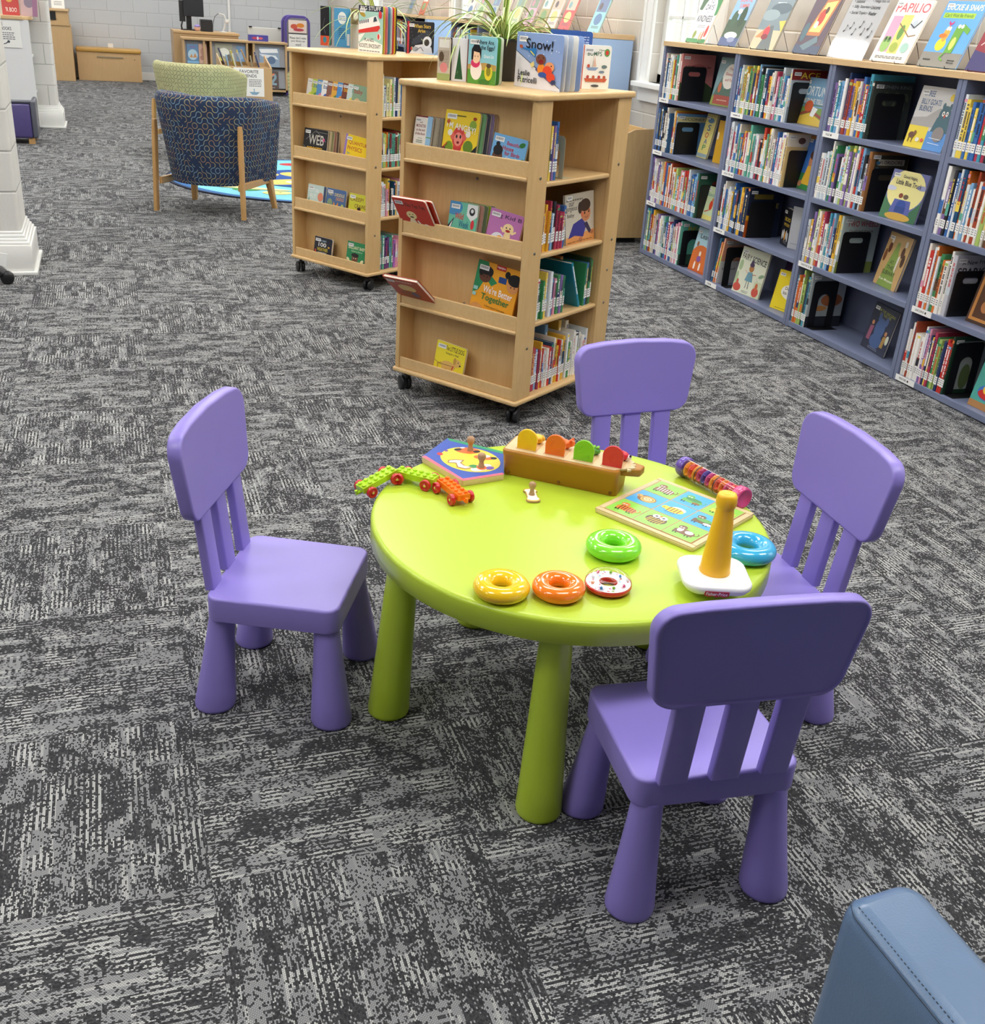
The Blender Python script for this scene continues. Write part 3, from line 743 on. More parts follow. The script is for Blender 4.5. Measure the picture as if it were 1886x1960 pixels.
def bone(k): # waisted outline in polar form
    out = []
    for i in range(64):
        t = 2 * PI * i / 64
        out.append((k * .035 * math.copysign(abs(math.cos(t)) ** .8, math.cos(t)), k * (.012 + .012 * abs(math.cos(t)) ** 2.2 + (0 if abs(math.cos(t)) < .97 else -.006)) * math.sin(t) * (1.25 if abs(math.cos(t)) > .5 else 1.0)))
    return out
mb = MB(); mb.slab(bone(1.0), 0, .0045, .0006, KNOBW); mb.slab(bone(.94), .0045, .0048, 0, mat('#e8c93a', .4), r0=0); mb.slab(bone(.84), .0048, .0051, 0, mat('#f8f5ec', .4), r0=0); mb.build('bone', bp)
knob(0, 0, .005, bp, .85)

# toy train wagons
TLG = plastic('brick_lime', '#b4dc28', .22, 0, .3); TOR = plastic('brick_orange', '#ff7a18', .22, 0, .3); TRD = plastic('wheel_red', '#cc2228', .25, 0, .3)
def wagon(M, body, label):
    r = empty('toy_train_wagon', M, label, 'toy train wagon', 'toy train on the table edge')
    mb = MB(); l, w = .097, .030
    mb.box(-l / 2, -w / 2, .013, l / 2, w / 2, .0265, body)
    mb.box(l / 2, -.004, .012, l / 2 + .010, .004, .016, body); mb.lathe([(.0035, .012), (.0035, .022)], body, T3(l / 2 + .010, 0, 0), seg=12)
    mb.box(-l / 2 - .009, -.005, .0125, -l / 2, .005, .0155, body)
    for i in range(6):
        for j in (-1, 1): mb.lathe([(.0048, .0262), (.0048, .0300), (.0044, .0304)], body, T3(-l / 2 + .0081 + i * .01616, j * .0078, 0), seg=14)
    mb.build('studded_body', r, bevel=.0006)
    for x in (-.0335, .0335):
        for j in (-1, 1):
            Mw = T3(x, j * .0235, .0128) @ RX(R(90))
            MB().lathe([(.0001, -.0045), (.0118, -.0045), (.0128, -.0030), (.0128, .0030), (.0118, .0045), (.0098, .0045), (.0090, .0030), (.0048, .0030), (.0044, .0044), (.0001, .0044)], TRD, Mw @ (RX(PI) if j > 0 else Matrix.Identity(4)), seg=28).build('wheel', r)
            MB().lathe([(.0030, .0030), (.0030, .0050), (.0014, .0050)], mat('#e8d070', .3), Mw @ (RX(PI) if j > 0 else Matrix.Identity(4)), seg=12).build('hub', r)
    return r
wagon(TR(.6440, 1.9960, TZ0, R(-77)), TOR, 'orange studded toy train wagon with red wheels, rearmost of the train')
wagon(TR(.5835, 2.0800, TZ0, R(-42)), TLG, 'lime green studded toy train wagon in the middle of the train')
wagon(T3(.5000, 2.092, TZ0 - .006) @ RZ(R(204)) @ RY(R(14)), TLG, 'lime green studded toy train wagon hanging over the table edge')
# ------------------------------------------------------------------ books
PAGE = mat('#f1ead8', .8); BARS = mat('#77777a', .6); TAGW = mat('#f6f6f4', .45)
def barcode(parent, w, h, x=.06, z=.93, y=-.0012, s=1.0, M=None):
    """white sticker with a barcode at the top left of a cover"""
    bw, bh = .040 * s, .016 * s; x0, z1 = x * w, z * h
    mb = MB(); mb.add([(x0, y, z1 - bh), (x0 + bw, y, z1 - bh), (x0 + bw, y, z1), (x0, y, z1)], [(0, 1, 2, 3)], TAGW, M)
    q = random.Random(int(w * 9999) + int(h * 777)); xx = x0 + .004 * s
    while xx < x0 + bw - .005 * s:
        d = q.uniform(.0006, .0014) * s; mb.add([(xx, y - .0002, z1 - bh + .005 * s), (xx + d, y - .0002, z1 - bh + .005 * s), (xx + d, y - .0002, z1 - .003 * s), (xx, y - .0002, z1 - .003 * s)], [(0, 1, 2, 3)], BARS, M); xx += d + q.uniform(.0005, .0012) * s
    return mb.build('barcode_label', parent)
def face_book(M, w, h, t, col, art, label, board=False, bar=(.06, .93), leaves=None, group=None, cat='book', name=None, spine=None, bs=1.0):
    """book seen from the front: x right, z up, y into the shelf"""
    r = empty(name or ('board_book' if board else 'display_book'), M, label, cat, group)
    c = MB(); rad = .010 if board else .0012; bt = .0022
    def plate(y0, y1, x0=0.0):
        o = rpoly([(x0, 0), (w, 0), (w, h), (x0, h)], [.0012, rad, rad, .0012], 4)
        c.slab([(p[0], p[1]) for p in o], -y1, -y0, .0004, mat(col, .32), RX(R(90)), n=1)
    plate(0, bt)
    if leaves is None:
        plate(t - bt, t); c.box(0, bt, 0, .0022, t - bt, h, mat(spine or col, .35))
    A = Art(c, front_fn(w, h)); A.run(art); c.build('cover', r)
    if leaves is None:
        i = .0 if board else .003
        o = rpoly([(.002, i), (w - i, i), (w - i, h - i), (.002, h - i)], [.001, rad, rad, .001], 4)
        MB().slab(o, -(t - bt), -bt, 0, PAGE, RX(R(90)), r0=0).build('pages', r)
    else:
        for k, (lc, ang) in enumerate(leaves):
            Ml = T3(0, .003 + k * .0022, 0) @ RZ(R(ang))
            o = rpoly([(0, 0), (w, 0), (w, h), (0, h)], [.001, .010, .010, .001], 4)
            m = MB(); m.slab(o, -.0020, 0, .0004, mat(lc if isinstance(lc, str) else lc[0], .4), Ml @ RX(R(90)), n=1)
            if not isinstance(lc, str):
                A = Art(m, lambda u, v, kk, Ml=Ml: tuple(Ml @ Vector((u * w, -kk * LAY, v * h)))); A.run(lc[1])
            m.build('page', r)
    if bar: barcode(r, w, h, bar[0], bar[1], s=bs)
    return r
PAL = ['#f0e9dc', '#f4f1ea', '#d9d2c4', '#dfe8ee', '#cfd8de', '#f7f5f0', '#c9382f', '#3d6fb3', '#f0e9dc', '#f4f1ea', '#e9b93a', '#3f8f5a', '#263a66', '#7fb3dc', '#e07a34', '#b33a58', '#2e2e36', '#8a6fae', '#d9d2c4', '#5fae9a', '#f2d65a', '#a8472e', '#dfe8ee', '#a9c36a', '#e29ab4', '#66452f', '#49a0b8', '#f7f5f0', '#cfd8de', '#1f4f78']
CNAMES = {'#c9382f': 'red', '#3d6fb3': 'blue', '#f0e9dc': 'cream', '#f4f1ea': 'off-white', '#e9b93a': 'golden yellow', '#3f8f5a': 'green', '#263a66': 'navy', '#7fb3dc': 'light blue', '#e07a34': 'orange',
          '#b33a58': 'crimson', '#2e2e36': 'black', '#8a6fae': 'violet', '#d9d2c4': 'beige', '#5fae9a': 'sea green', '#f2d65a': 'pale yellow', '#a8472e': 'rust brown', '#dfe8ee': 'ice white', '#a9c36a': 'olive green',
          '#e29ab4': 'pink', '#66452f': 'brown', '#49a0b8': 'teal', '#f7f5f0': 'white', '#cfd8de': 'pale grey', '#1f4f78': 'dark blue'}
INKS = ['#1c1c22', '#ffffff', '#c9382f', '#26325f', '#f2d65a', '#ffffff', '#1c1c22']
ORD = ['first', 'second', 'third', 'fourth', 'fifth', 'sixth', 'seventh', 'eighth', 'ninth', 'tenth', 'eleventh', 'twelfth']
def ordn(i):
    if i < 12: return ORD[i]
    n = i + 1; return '%d%s' % (n, {1: 'st', 2: 'nd', 3: 'rd'}.get(n % 10 if n % 100 not in (11, 12, 13) else 0, 'th'))
def spine_book(M, t, h, d, col, label, group, seed, lab=True, art=None, lz=.030, name='picture_book'):
    """book seen from its spine: x thickness, z up, y depth into the shelf; art goes on the right-hand cover"""
    q = random.Random(seed); c = MB(); m = mat(col, .3); e = .0018
    rd = min(.003, t * .4)
    o = [(0, d), (0, rd), (rd * .4, rd * .3), (rd, 0), (t - rd, 0), (t - rd * .4, rd * .3), (t, rd), (t, d)]
    # hollow shell: outer wall with boards, page block inside
    inner = [(t - e, d), (t - e, e * 1.5), (e, e * 1.5), (e, d)]
    P = o + inner; n = len(P)
    c.add([(x, y, z) for z in (0, h) for x, y in P], [tuple(range(n))[::-1], tuple(range(n, 2 * n))] + [(i, (i + 1) % n, (i + 1) % n + n, i + n) for i in range(n)][::1], m)
    c.box(e, e * 1.5, .002, t - e, d - .003, h - .003, PAGE)
    # title marks down the spine
    A = Art(c, front_fn(t, h)); ink = q.choice([x for x in INKS if x != col]); z = q.uniform(.86, .93); lo = q.uniform(.30, .42)
    if q.random() < .55:
        A.R(.0, z + .01, 1, min(1, z + .06), q.choice(PAL)) if q.random() < .5 else None
        while z > lo:
            g = q.uniform(.012, .026)
            if q.random() < .86: A.R(.26, z - g, .76, z - g * .22, ink); A.k = 1
            z -= g
    else:
        b = q.choice(PAL); A.R(0, lo, 1, lo + q.uniform(.1, .3), b)
        while z > .5:
            g = q.uniform(.010, .022); A.k = 3
            if q.random() < .8: A.R(.3, z - g, .7, z - g * .25, ink)
            z -= g
    if art:
        A = Art(c, side_fn(t, d, h)); A.run(art)
    b = c.build(name, None, M)
    tag(b, label, 'book', group)
    if lab:
        lm = MB(); lh = .036
        lm.add([(.0004, -.0009, lz), (t - .0004, -.0009, lz), (t - .0004, -.0009, lz + lh), (.0004, -.0009, lz + lh)], [(0, 1, 2, 3)], TAGW)
        for k in range(3):
            zz = lz + lh - .010 - k * .009; lm.add([(t * .25, -.0012, zz), (t * .78, -.0012, zz), (t * .78, -.0012, zz + .0035), (t * .25, -.0012, zz + .0035)], [(0, 1, 2, 3)], BARS)
        lm.build('spine_label', b)
    if art: 
        mb = MB(); x0, z1 = .012, h - .014
        mb.add([(t + .0012, x0, z1 - .017), (t + .0012, x0 + .042, z1 - .017), (t + .0012, x0 + .042, z1), (t + .0012, x0, z1)], [(0, 1, 2, 3)], TAGW)
        for k in range(14):
            yy = x0 + .004 + k * .0025; mb.add([(t + .0014, yy, z1 - .012), (t + .0014, yy + .0012, z1 - .012), (t + .0014, yy + .0012, z1 - .004), (t + .0014, yy, z1 - .004)], [(0, 1, 2, 3)], BARS)
        mb.build('barcode_label', b)
    return b
_ord = {}
def spine_run(F, x0, x1, z, hr, tr, dr, where, group, seed, name='picture_book', y0=.02, lean=0.0, pal=None, lastart=None, lastcol=None, labp=.97, lasth=None, yj=.012):
    """a row of books from x0 to x1 in station frame F"""
    q = random.Random(seed); x = x0; i = 0; bs = []
    while x < x1:
        t = q.uniform(*tr)
        if x + t > x1 + .004: break
        bs.append((x, t)); x += t + q.uniform(.0006, .0022) + (.004 if lean else 0)
    base = _ord.get(where, 0); _ord[where] = base + len(bs)
    for i, (x, t) in enumerate(bs):
        last = i == len(bs) - 1
        h = q.uniform(*hr) if not (last and lasth) else lasth
        col = q.choice(pal or PAL) if not (last and lastcol) else lastcol
        M = F @ T3(x, y0 + q.uniform(0, yj), z + .0005) @ RY(R(lean + (q.uniform(-.0, .5) if not lean else 0)))
        lb = '%s book, %s from the left, %s' % (CNAMES.get(col, 'patterned'), ordn(base + i), where)
        spine_book(M, t, h, q.uniform(*dr), col, lb, group, seed * 100 + i, lab=q.random() < labp, art=lastart if last else None, name=name)
    return bs[-1][0] + bs[-1][1] if bs else x0
BLK = mat('#131316', .45)
def bookend(F, x, y, z, h=.205, d=.135, hole=True, arch=False, label='', m=None, y0=.02):
    """metal plate standing square to the shelf front, foot under the books on its left"""
    r = empty('bookend', F @ T3(x, y0 + y, z), label, 'bookend', 'bookends')
    m = m or BLK; mb = MB()
    out = rpoly([(0, 0), (d, 0), (d, h), (0, h)], [.001, .001, .016, .016], 4)
    Ms = Matrix(((0, 0, 1, 0), (1, 0, 0, 0), (0, 1, 0, 0), (0, 0, 0, 1)))   # (a,b,c) -> x=c, y=a, z=b
    if arch: win = [(d * .5 + d * .23 * math.cos(a), h * .58 + d * .23 * math.sin(a)) for a in [PI * k / 10 for k in range(11)]] + [(d * .27, .004), (d * .73, .004)]
    elif hole: win = [(d * .5 + sx * (d * .17) + .013 * math.cos(a), h - .042 + .013 * math.sin(a)) for sx, s0 in ((1, -90), (-1, 90)) for a in [R(s0 + 180 * k / 6) for k in range(7)]]
    else: win = None
    if win:
        # two-part fill between outline and window: bridge by angle
        cx = sum(p[0] for p in win) / len(win); cy = sum(p[1] for p in win) / len(win)
        N = 72; O = []; I = []
        def hit(poly, a):
            dx, dy = math.cos(a), math.sin(a); best = None
            for p, q2 in zip(poly, poly[1:] + poly[:1]):
                ex, ey = q2[0] - p[0], q2[1] - p[1]; den = dx * ey - dy * ex
                if abs(den) < 1e-12: continue
                tt = ((p[0] - cx) * ey - (p[1] - cy) * ex) / den; u = ((p[0] - cx) * dy - (p[1] - cy) * dx) / den
                if tt > 0 and -1e-6 <= u <= 1 + 1e-6 and (best is None or tt < best): best = tt
            return (cx + dx * best, cy + dy * best)
        angs = sorted([2 * PI * k / N for k in range(N)] + [math.atan2(p[1] - cy, p[0] - cx) % (2 * PI) for p in out + win])
        O = [hit(out, a) for a in angs]; I = [hit(win, a) for a in angs]; n = len(angs)
        for c0, c1 in ((0, .0012),):
            v = [(p[0], p[1], c) for c in (c0, c1) for L_ in (O, I) for p in L_]
            f = []
            for k in range(n):
                j = (k + 1) % n
                f += [(k, n + k, n + j, j), (2 * n + k, 2 * n + j, 3 * n + j, 3 * n + k), (k, j, 2 * n + j, 2 * n + k), (n + k, 3 * n + k, 3 * n + j, n + j)]
            mb.add(v, f, m, Ms)
    else: mb.slab(out, 0, .0012, 0, m, Ms, r0=0)
    mb.build('plate', r)
    MB().box(-.06 if not arch else 0, 0, 0, 0 if not arch else .055, d, .0012, m).build('foot', r)
    return r

# ------------------------------------------------------------------ blue metal book bays
BLUE = mat('#757e9a', .42)
def shelf_tag(parent, x, z, txt, w=.13):
    mb = MB(); mb.add([(x, -.0018, z - .026), (x + w, -.0018, z - .026), (x + w, -.0018, z + .001), (x, -.0018, z + .001)], [(0, 1, 2, 3)], TAGW)
    mb.add([(x, -.0004, z - .026), (x + w, -.0004, z - .026), (x + w, -.0004, z + .001), (x, -.0004, z + .001)], [(3, 2, 1, 0)], TAGW)
    A = Art(mb, lambda u, v, k: (x + u * w, -.0018 - k * LAY, z - .026 + v * .027))
    if txt: A.T(txt, .18, .32, .18 + min(.62, len(txt) * .056), .70, '#202024'); A.E(.26 + min(.62, len(txt) * .056), .5, .04, .2, '#303034')
    else: A.S(.22, .3, .62, .75, 1, '#3a3a40', int(x * 99 + z * 77)); A.E(.72, .5, .035, .17, '#303034')
    mb.build('shelf_label', parent)
SH = [.033, .355, .680, 1.0]
def bay(y1, y0, label, group, tags, depth=.30, x=3.373, end=None):
    F = TR(x, y1, 0, R(-90)); w = y1 - y0
    r = empty('bookcase', F, label, 'bookcase', group)
    for a in (.0015, w - .0265):
        MB().box(a, .0, 0, a + .025, depth, 1.305, BLUE).build('side_panel', r, bevel=.0015)
    MB().box(.0265, depth - .012, .03, w - .0265, depth, 1.305, BLUE).build('back_panel', r)
    MB().box(.0265, .0, .004, w - .0265, depth - .012, SH[0], BLUE).build('base', r, bevel=.002)
    for z in SH[1:]: MB().box(.0265, .0, z - .027, w - .0265, depth - .012, z, BLUE).build('shelf', r, bevel=.002)
    MB().box(0, -.008, 1.305, w, depth + .01, 1.333, OAK).build('top', r, bevel=.002)
    for i, t in tags: shelf_tag(r, .020, SH[i], t)
    return F
BAYS = [(6.57, 5.66), (5.66, 4.757), (4.757, 3.845), (3.845, 2.932), (2.932, 2.02)]
BN = ['bay beside the window', 'second bay from the window', 'third bay from the window', 'bay cut off at the right']
BL = ['blue bookcase bay with oak top, nearest the window', 'blue bookcase bay with oak top, second from the window', 'blue bookcase bay with oak top, third from the window', 'blue bookcase bay with oak top, cut off by the right edge of the photo']
TG = [[(3, ''), (2, ''), (1, '')], [(3, ''), (2, 'SOCIAL TOPICS'), (1, ''), (0, 'STEM')], [(3, 'TALES'), (1, 'THINGS THAT GO')], [(1, 'UNICORNS'), (0, 'WEATHER')]]
FB = [bay(a, b, l, 'blue bookcase bays along the window wall', t) for (a, b), l, t in zip(BAYS, BL, TG)]
SHN = ['bottom', 'third', 'second', 'top']
def br_(k, s, x0, x1, hr=(.20, .275), seed=None, **kw):
    kw.setdefault('tr', (.0115, .0225)); kw.setdefault('dr', (.20, .245))
    kw.setdefault('y0', .002); kw.setdefault('yj', .009)
    return spine_run(FB[k], .030 + x0, .062 + x1, SH[s], hr, where='%s shelf, %s' % (SHN[s], BN[k]), group='spine-out picture books on the blue bookcases', seed=seed or (k * 10 + s + 1), **kw)
def be_(k, s, x, h=.2, **kw):
    kw.setdefault('d', .165)
    return bookend(FB[k], x, .0, SH[s], h, label='black metal bookend on the %s shelf, %s' % (SHN[s], BN[k]), **kw)
def fb_(k, s, x, w, h, t, col, art, label, y=.06, yaw=0.0, lean=10, **kw):
    M = FB[k] @ T3(x, y, SH[s] + .001 + math.sin(R(lean)) * 0) @ RZ(R(yaw)) @ RX(R(-lean))
    return face_book(M, w, h, t, col, art, label, **kw)
K = '#1c1c22'
# bay beside the window
e = br_(0, 3, 0, .185, (.22, .27), lastcol='#c8807a', lasth=.272, lastart=[('E', .5, .6, .3, .2, '#b86a66'), ('T', 'A FAMILY and a day', .1, .70, .9, .76, '#5a2a2a'), ('P', [(0, 0), (1, 0), (1, .3), (.6, .5), (.3, .3), (0, .4)], '#3a4a2a')])
be_(0, 3, e + .004, .2)
fb_(0, 3, .439, .20, .275, .012, '#7d9fa4', [('R', 0, 0, 1, .2, '#8a9a3a'), ('P', [(.05, .2), (.3, .6), (.5, .35), (.9, .7), (1, .2)], '#4a6a58'), ('E', .66, .62, .34, .26, '#efe9dc'), ('T', 'The', .55, .75, .75, .80, '#b84a3a'), ('T', 'Sleepy', .42, .62, .86, .70, '#b84a3a'), ('T', 'and Fox', .46, .52, .86, .58, '#b84a3a'), ('R', .12, .03, .98, .22, '#a8402e'), ('T', 'story and pictures', .3, .10, .8, .14, '#f0d8b8'), ('E', .30, .38, .08, .11, '#c96a3a')], 'grey-green picture book with white oval, face out on the top shelf by the window', y=.130, yaw=6)
e = br_(0, 2, 0, .135, (.21, .27), pal=['#3d6fb3', '#d9d2c4', '#2e2e36', '#1f4f78', '#8a6fae'])
e = spine_run(FB[0], e + .004, e + .06, SH[2], (.25, .27), (.012, .016), (.21, .24), 'second shelf, %s' % BN[0], 'spine-out picture books on the blue bookcases', 77, lastcol='#6fa5d6', lasth=.245, pal=['#e9b93a', '#e07a34', '#f0e9dc'], lastart=[('R', 0, .8, 1, .93, '#e8dfa0'), ('T', 'SECOND', .15, .84, .85, .90, '#4a5a6a'), ('R', 0, 0, 1, .1, '#3f7fc0')])
be_(0, 2, e + .004, .195)
fb_(0, 2, .340, .126, .265, .014, '#e5d883', [('E', .5, .85, .3, .06, '#5a86a8'), ('T', 'S', .35, .62, .65, .76, '#3a66a0'), ('T', 'O', .3, .46, .62, .58, '#c9382f'), ('T', 'A', .35, .32, .66, .44, '#3a66a0'), ('T', 'P', .35, .18, .66, .30, '#3f8f5a'), ('R', 0, .02, 1, .10, '#9ab0b8')], 'narrow pale yellow book with big stacked letters, second shelf by the window', y=.145, yaw=0)
fb_(0, 2, .590, .16, .245, .008, '#d6a41c', [('R', .02, .55, .12, .72, '#e9e4d4')], 'plain mustard yellow book leaning in the corner, second shelf by the window', y=.12, yaw=6, bar=None, lean=4)
e = br_(0, 1, 0, .600, (.21, .285), pal=PAL + ['#3d6fb3', '#7fb3dc', '#dfe8ee', '#7fb3dc', '#3d6fb3', '#f7f5f0'], lastcol='#2f5a48', lasth=.265, lastart=[('E', .6, .78, .2, .06, '#8a3a2a'), ('E', .4, .5, .1, .05, '#c9b05a')])
be_(0, 1, e + .004, .20, hole=False)
fb_(0, 1, .649, .150, .198, .008, '#cfe0b4', [('R', 0, 0, 1, .14, '#e8dc80'), ('T', 'SEASONS', .12, .70, .95, .79, '#5a9a94'), ('E', .55, .45, .12, .15, '#d8482a'), ('E', .60, .62, .07, .06, '#c98a5a'), ('L', [(.5, .3), (.2, .22)], .03, '#d8482a'), ('L', [(.65, .5), (.9, .58)], .02, '#c98a5a')], 'pale green picture book about seasons, third shelf by the window', y=.055, yaw=4)
e = br_(0, 0, 0, .47, (.21, .285), seed=41, lastcol='#5fae9a', lasth=.275, lastart=[('T', 'BEAR', .2, .78, .8, .88, '#c9b83a'), ('R', 0, 0, 1, .25, '#3a5a4a')])
be_(0, 0, e + .004, .22, arch=True)
fb_(0, 0, .628, .200, .268, .010, '#a9cdd8', [('E', .5, .20, .62, .42, '#d9702c'), ('T', 'Leaves', .22, .76, .95, .88, '#2a3a4a'), ('E', .2, .62, .06, .06, '#8a5a3a'), ('E', .9, .60, .06, .06, '#8a5a3a'), ('E', .45, .42, .06, .06, '#f0e4d4'), ('E', .45, .30, .12, .07, '#8a5aa0'), ('E', .3, .13, .05, .10, '#f0e4dc'), ('E', .6, .13, .05, .10, '#f0e4dc'), ('R', 0, 0, 1, .05, '#c85a20')], 'picture book about leaves with orange leaf pile, bottom shelf by the window', y=.035, yaw=2)
# second bay
e = br_(1, 3, 0, .50, (.21, .27), pal=PAL + ['#e9b93a', '#3d6fb3', '#e07a34'], lastcol='#b9c4cc', lasth=.262, lastart=[('R', 0, .80, 1, 1, '#8a2a22'), ('T', 'ACE', .25, .83, .8, .95, '#e9c93a'), ('R', 0, 0, 1, .3, '#8a9aa4')])
be_(1, 3, e + .004, .2)
fb_(1, 3, .519, .245, .232, .012, '#7aa6c8', [('R', 0, .0, 1, .38, '#7a9c4a'), ('P', [(0, .12), (.5, .26), (1, .12), (1, 0), (0, 0)], '#d8b84a'), ('P', [(0, .2), (.5, .34), (1, .2), (1, .14), (.5, .27), (0, .14)], '#9a4a3a'), ('R', .0, .42, 1, .44, '#5a7a50'), ('T', 'FORTUNE', .06, .62, .98, .82, '#e8f0f0'), ('T', 'FORTUNE TELLER', .04, .46, .98, .56, '#f2ead8'), ('E', .40, .40, .15, .12, '#c8603a'), ('P', [(.55, .40), (.75, .36), (.65, .18), (.52, .2)], '#e8ece8')], 'blue picture book with white block letters, face out, top shelf, second bay', y=.085)
e = br_(1, 2, 0, .555, (.21, .28), pal=PAL + ['#3d6fb3', '#dfe8ee', '#f7f5f0', '#c9382f'], lastcol='#e7c98c', lasth=.275, lastart=[('T', 'Face', .2, .50, .8, .60, '#4a3a2a'), ('R', 0, .75, 1, .98, '#e8e0d0'), ('E', .4, .86, .1, .06, '#6a4a3a'), ('E', .7, .86, .1, .06, '#6a4a3a')])
be_(1, 2, e + .012, .19, hole=False)
fb_(1, 2, .600, .20, .272, .012, '#e2ab58', [('R', 0, .78, 1, 1, '#c98a4a'), ('E', .3, .6, .45, .35, '#3f74c4', 0, 9), ('R', .1, 0, 1, .3, '#3f8a4a'), ('E', .55, .55, .18, .14, '#c98a62'), ('E', .55, .66, .2, .09, '#5a3a2a'), ('P', [(.4, .45), (.7, .45), (.8, .1), (.3, .1)], '#e8b83a'), ('E', .25, .1, .1, .06, '#c98a62')], 'bright picture book with smiling child, face out, right end of second shelf, second bay', y=.105, yaw=-6)
e = br_(1, 1, 0, .275, (.22, .285), pal=['#263a66', '#1f4f78', '#2e2e36', '#3d6fb3', '#f0e9dc', '#263a66', '#cfd8de', '#e9b93a'], lastcol='#20283e', lasth=.272, lastart=[('E', .0, .15, .45, .3, '#e0a020'), ('E', .0, .15, .3, .2, '#c05a20'), ('R', .15, .78, .7, .88, '#7a6a2a'), ('T', 'YOU ARE', .1, .60, .9, .70, '#d0b84a'), ('T', 'LIGHT', .3, .46, .8, .52, '#d0b84a'), ('E', .6, .38, .2, .05, '#8a3a20')])
be_(1, 1, e + .012, .2, hole=False)
fb_(1, 1, .500, .120, .200, .03, '#17171c', [('T', 'BOO', .2, .66, .9, .76, '#c9a83a'), ('T', 'SPOOKY', .2, .52, .9, .60, '#c9a83a')] + [('E', .15 + k * .17, .26 + (k % 2) * .04, .06, .13, '#ecebe4' if k != 2 else '#f0a030') for k in range(5)] + [('S', .4, .06, .8, .14, 2, '#8a8a90')], 'small black spooky picture book standing open, third shelf, second bay', y=.15, yaw=-14, lean=0)
fb_(1, 1, .622, .20, .225, .006, '#b9bcc0', [('L', [(.05, .5), (.95, .5)], .004, '#a0a4a8'), ('S', .1, .1, .4, .16, 1, '#9a9ea2')], 'pale grey book back cover behind the small black book, third shelf, second bay', y=.118, yaw=14, bar=None, lean=0)
for i, (x, col, h) in enumerate(((.040, '#2c6a94', .27), (.062, '#e0935a', .25), (.086, '#e9a88a', .28))):
    spine_book(FB[1] @ T3(x, .02, SH[0] + .001) @ RY(R(9)), .015, h, .22, col, '%s book leaning right, bottom shelf of the second blue bay' % ['blue', 'orange', 'peach'][i], 'spine-out picture books on the blue bookcases', 500 + i, art=[('R', 0, 0, 1, .5, '#e4e2de'), ('T', 'Good', .1, .3, .5, .36, '#6a6a6a'), ('E', .7, .45, .12, .03, '#c9382f'), ('R', .1, .85, .9, .93, '#b8b4b0')] if i == 2 else None)
be_(1, 0, .170, .23, arch=True)
fb_(1, 0, .272, .235, .262, .012, '#dfe3cc', [('R', .72, 0, 1, .35, '#cfd8b4'), ('T', 'FAIRY SCIENCE', .06, .74, .95, .87, '#3a3a44', -.05), ('E', .1, .6, .07, .12, '#a8c094'), ('E', .06, .3, .05, .16, '#a8c094'), ('E', .9, .48, .10, .04, '#8aa884', 20), ('E', .15, .12, .14, .09, '#c9564a'), ('E', .13, .22, .04, .08, '#c9564a'), ('E', .83, .12, .12, .10, '#c9564a'), ('E', .83, .24, .05, .08, '#d0704a'), ('P', [(.42, .50), (.58, .50), (.64, .30), (.36, .30)], '#6f9fb0'), ('E', .5, .58, .085, .075, '#b9804a'), ('E', .49, .66, .08, .05, '#4a3a5a'), ('P', [(.42, .68), (.56, .68), (.47, .79)], '#4a3a5a'), ('L', [(.46, .30), (.44, .14)], .015, '#3a3a50'), ('L', [(.53, .30), (.54, .14)], .015, '#3a3a50'), ('L', [(.42, .46), (.30, .52)], .014, '#e0a89a'), ('L', [(.58, .46), (.72, .48)], .014, '#b9804a'), ('L', [(.76, .42), (.84, .34)], .006, '#8a8a7a'), ('S', .36, .03, .60, .09, 2, '#9a9a90')], 'pale green fairy science picture book, face out on the bottom shelf, second bay', y=.030, yaw=9)
fb_(1, 0, .52, .20, .27, .008, '#3a2448', [('E', .2 + (k * .37) % .7, .1 + (k * .23) % .8, .05, .03, ['#6a3a3a', '#7a6a3a', '#5a5a8a', '#8a2a3a', '#6a8a6a'][k % 5], k * 30) for k in range(22)], 'dark purple patterned book in the shadow behind, bottom shelf of the second bay', y=.17, bar=None)
fb_(1, 0, .655, .19, .215, .02, '#ecd42c', [('E', .72, .50, .46, .20, '#f4f2e6'), ('T', 'Do not', .40, .54, .80, .62, '#3a3a3a'), ('T', 'lick this book', .36, .42, 1.0, .50, '#3a3a3a'), ('S', .2, .04, .7, .07, 1, '#8a7a1a')], 'yellow book with white speech bubble, face out, bottom shelf, second bay', y=.052, yaw=10)
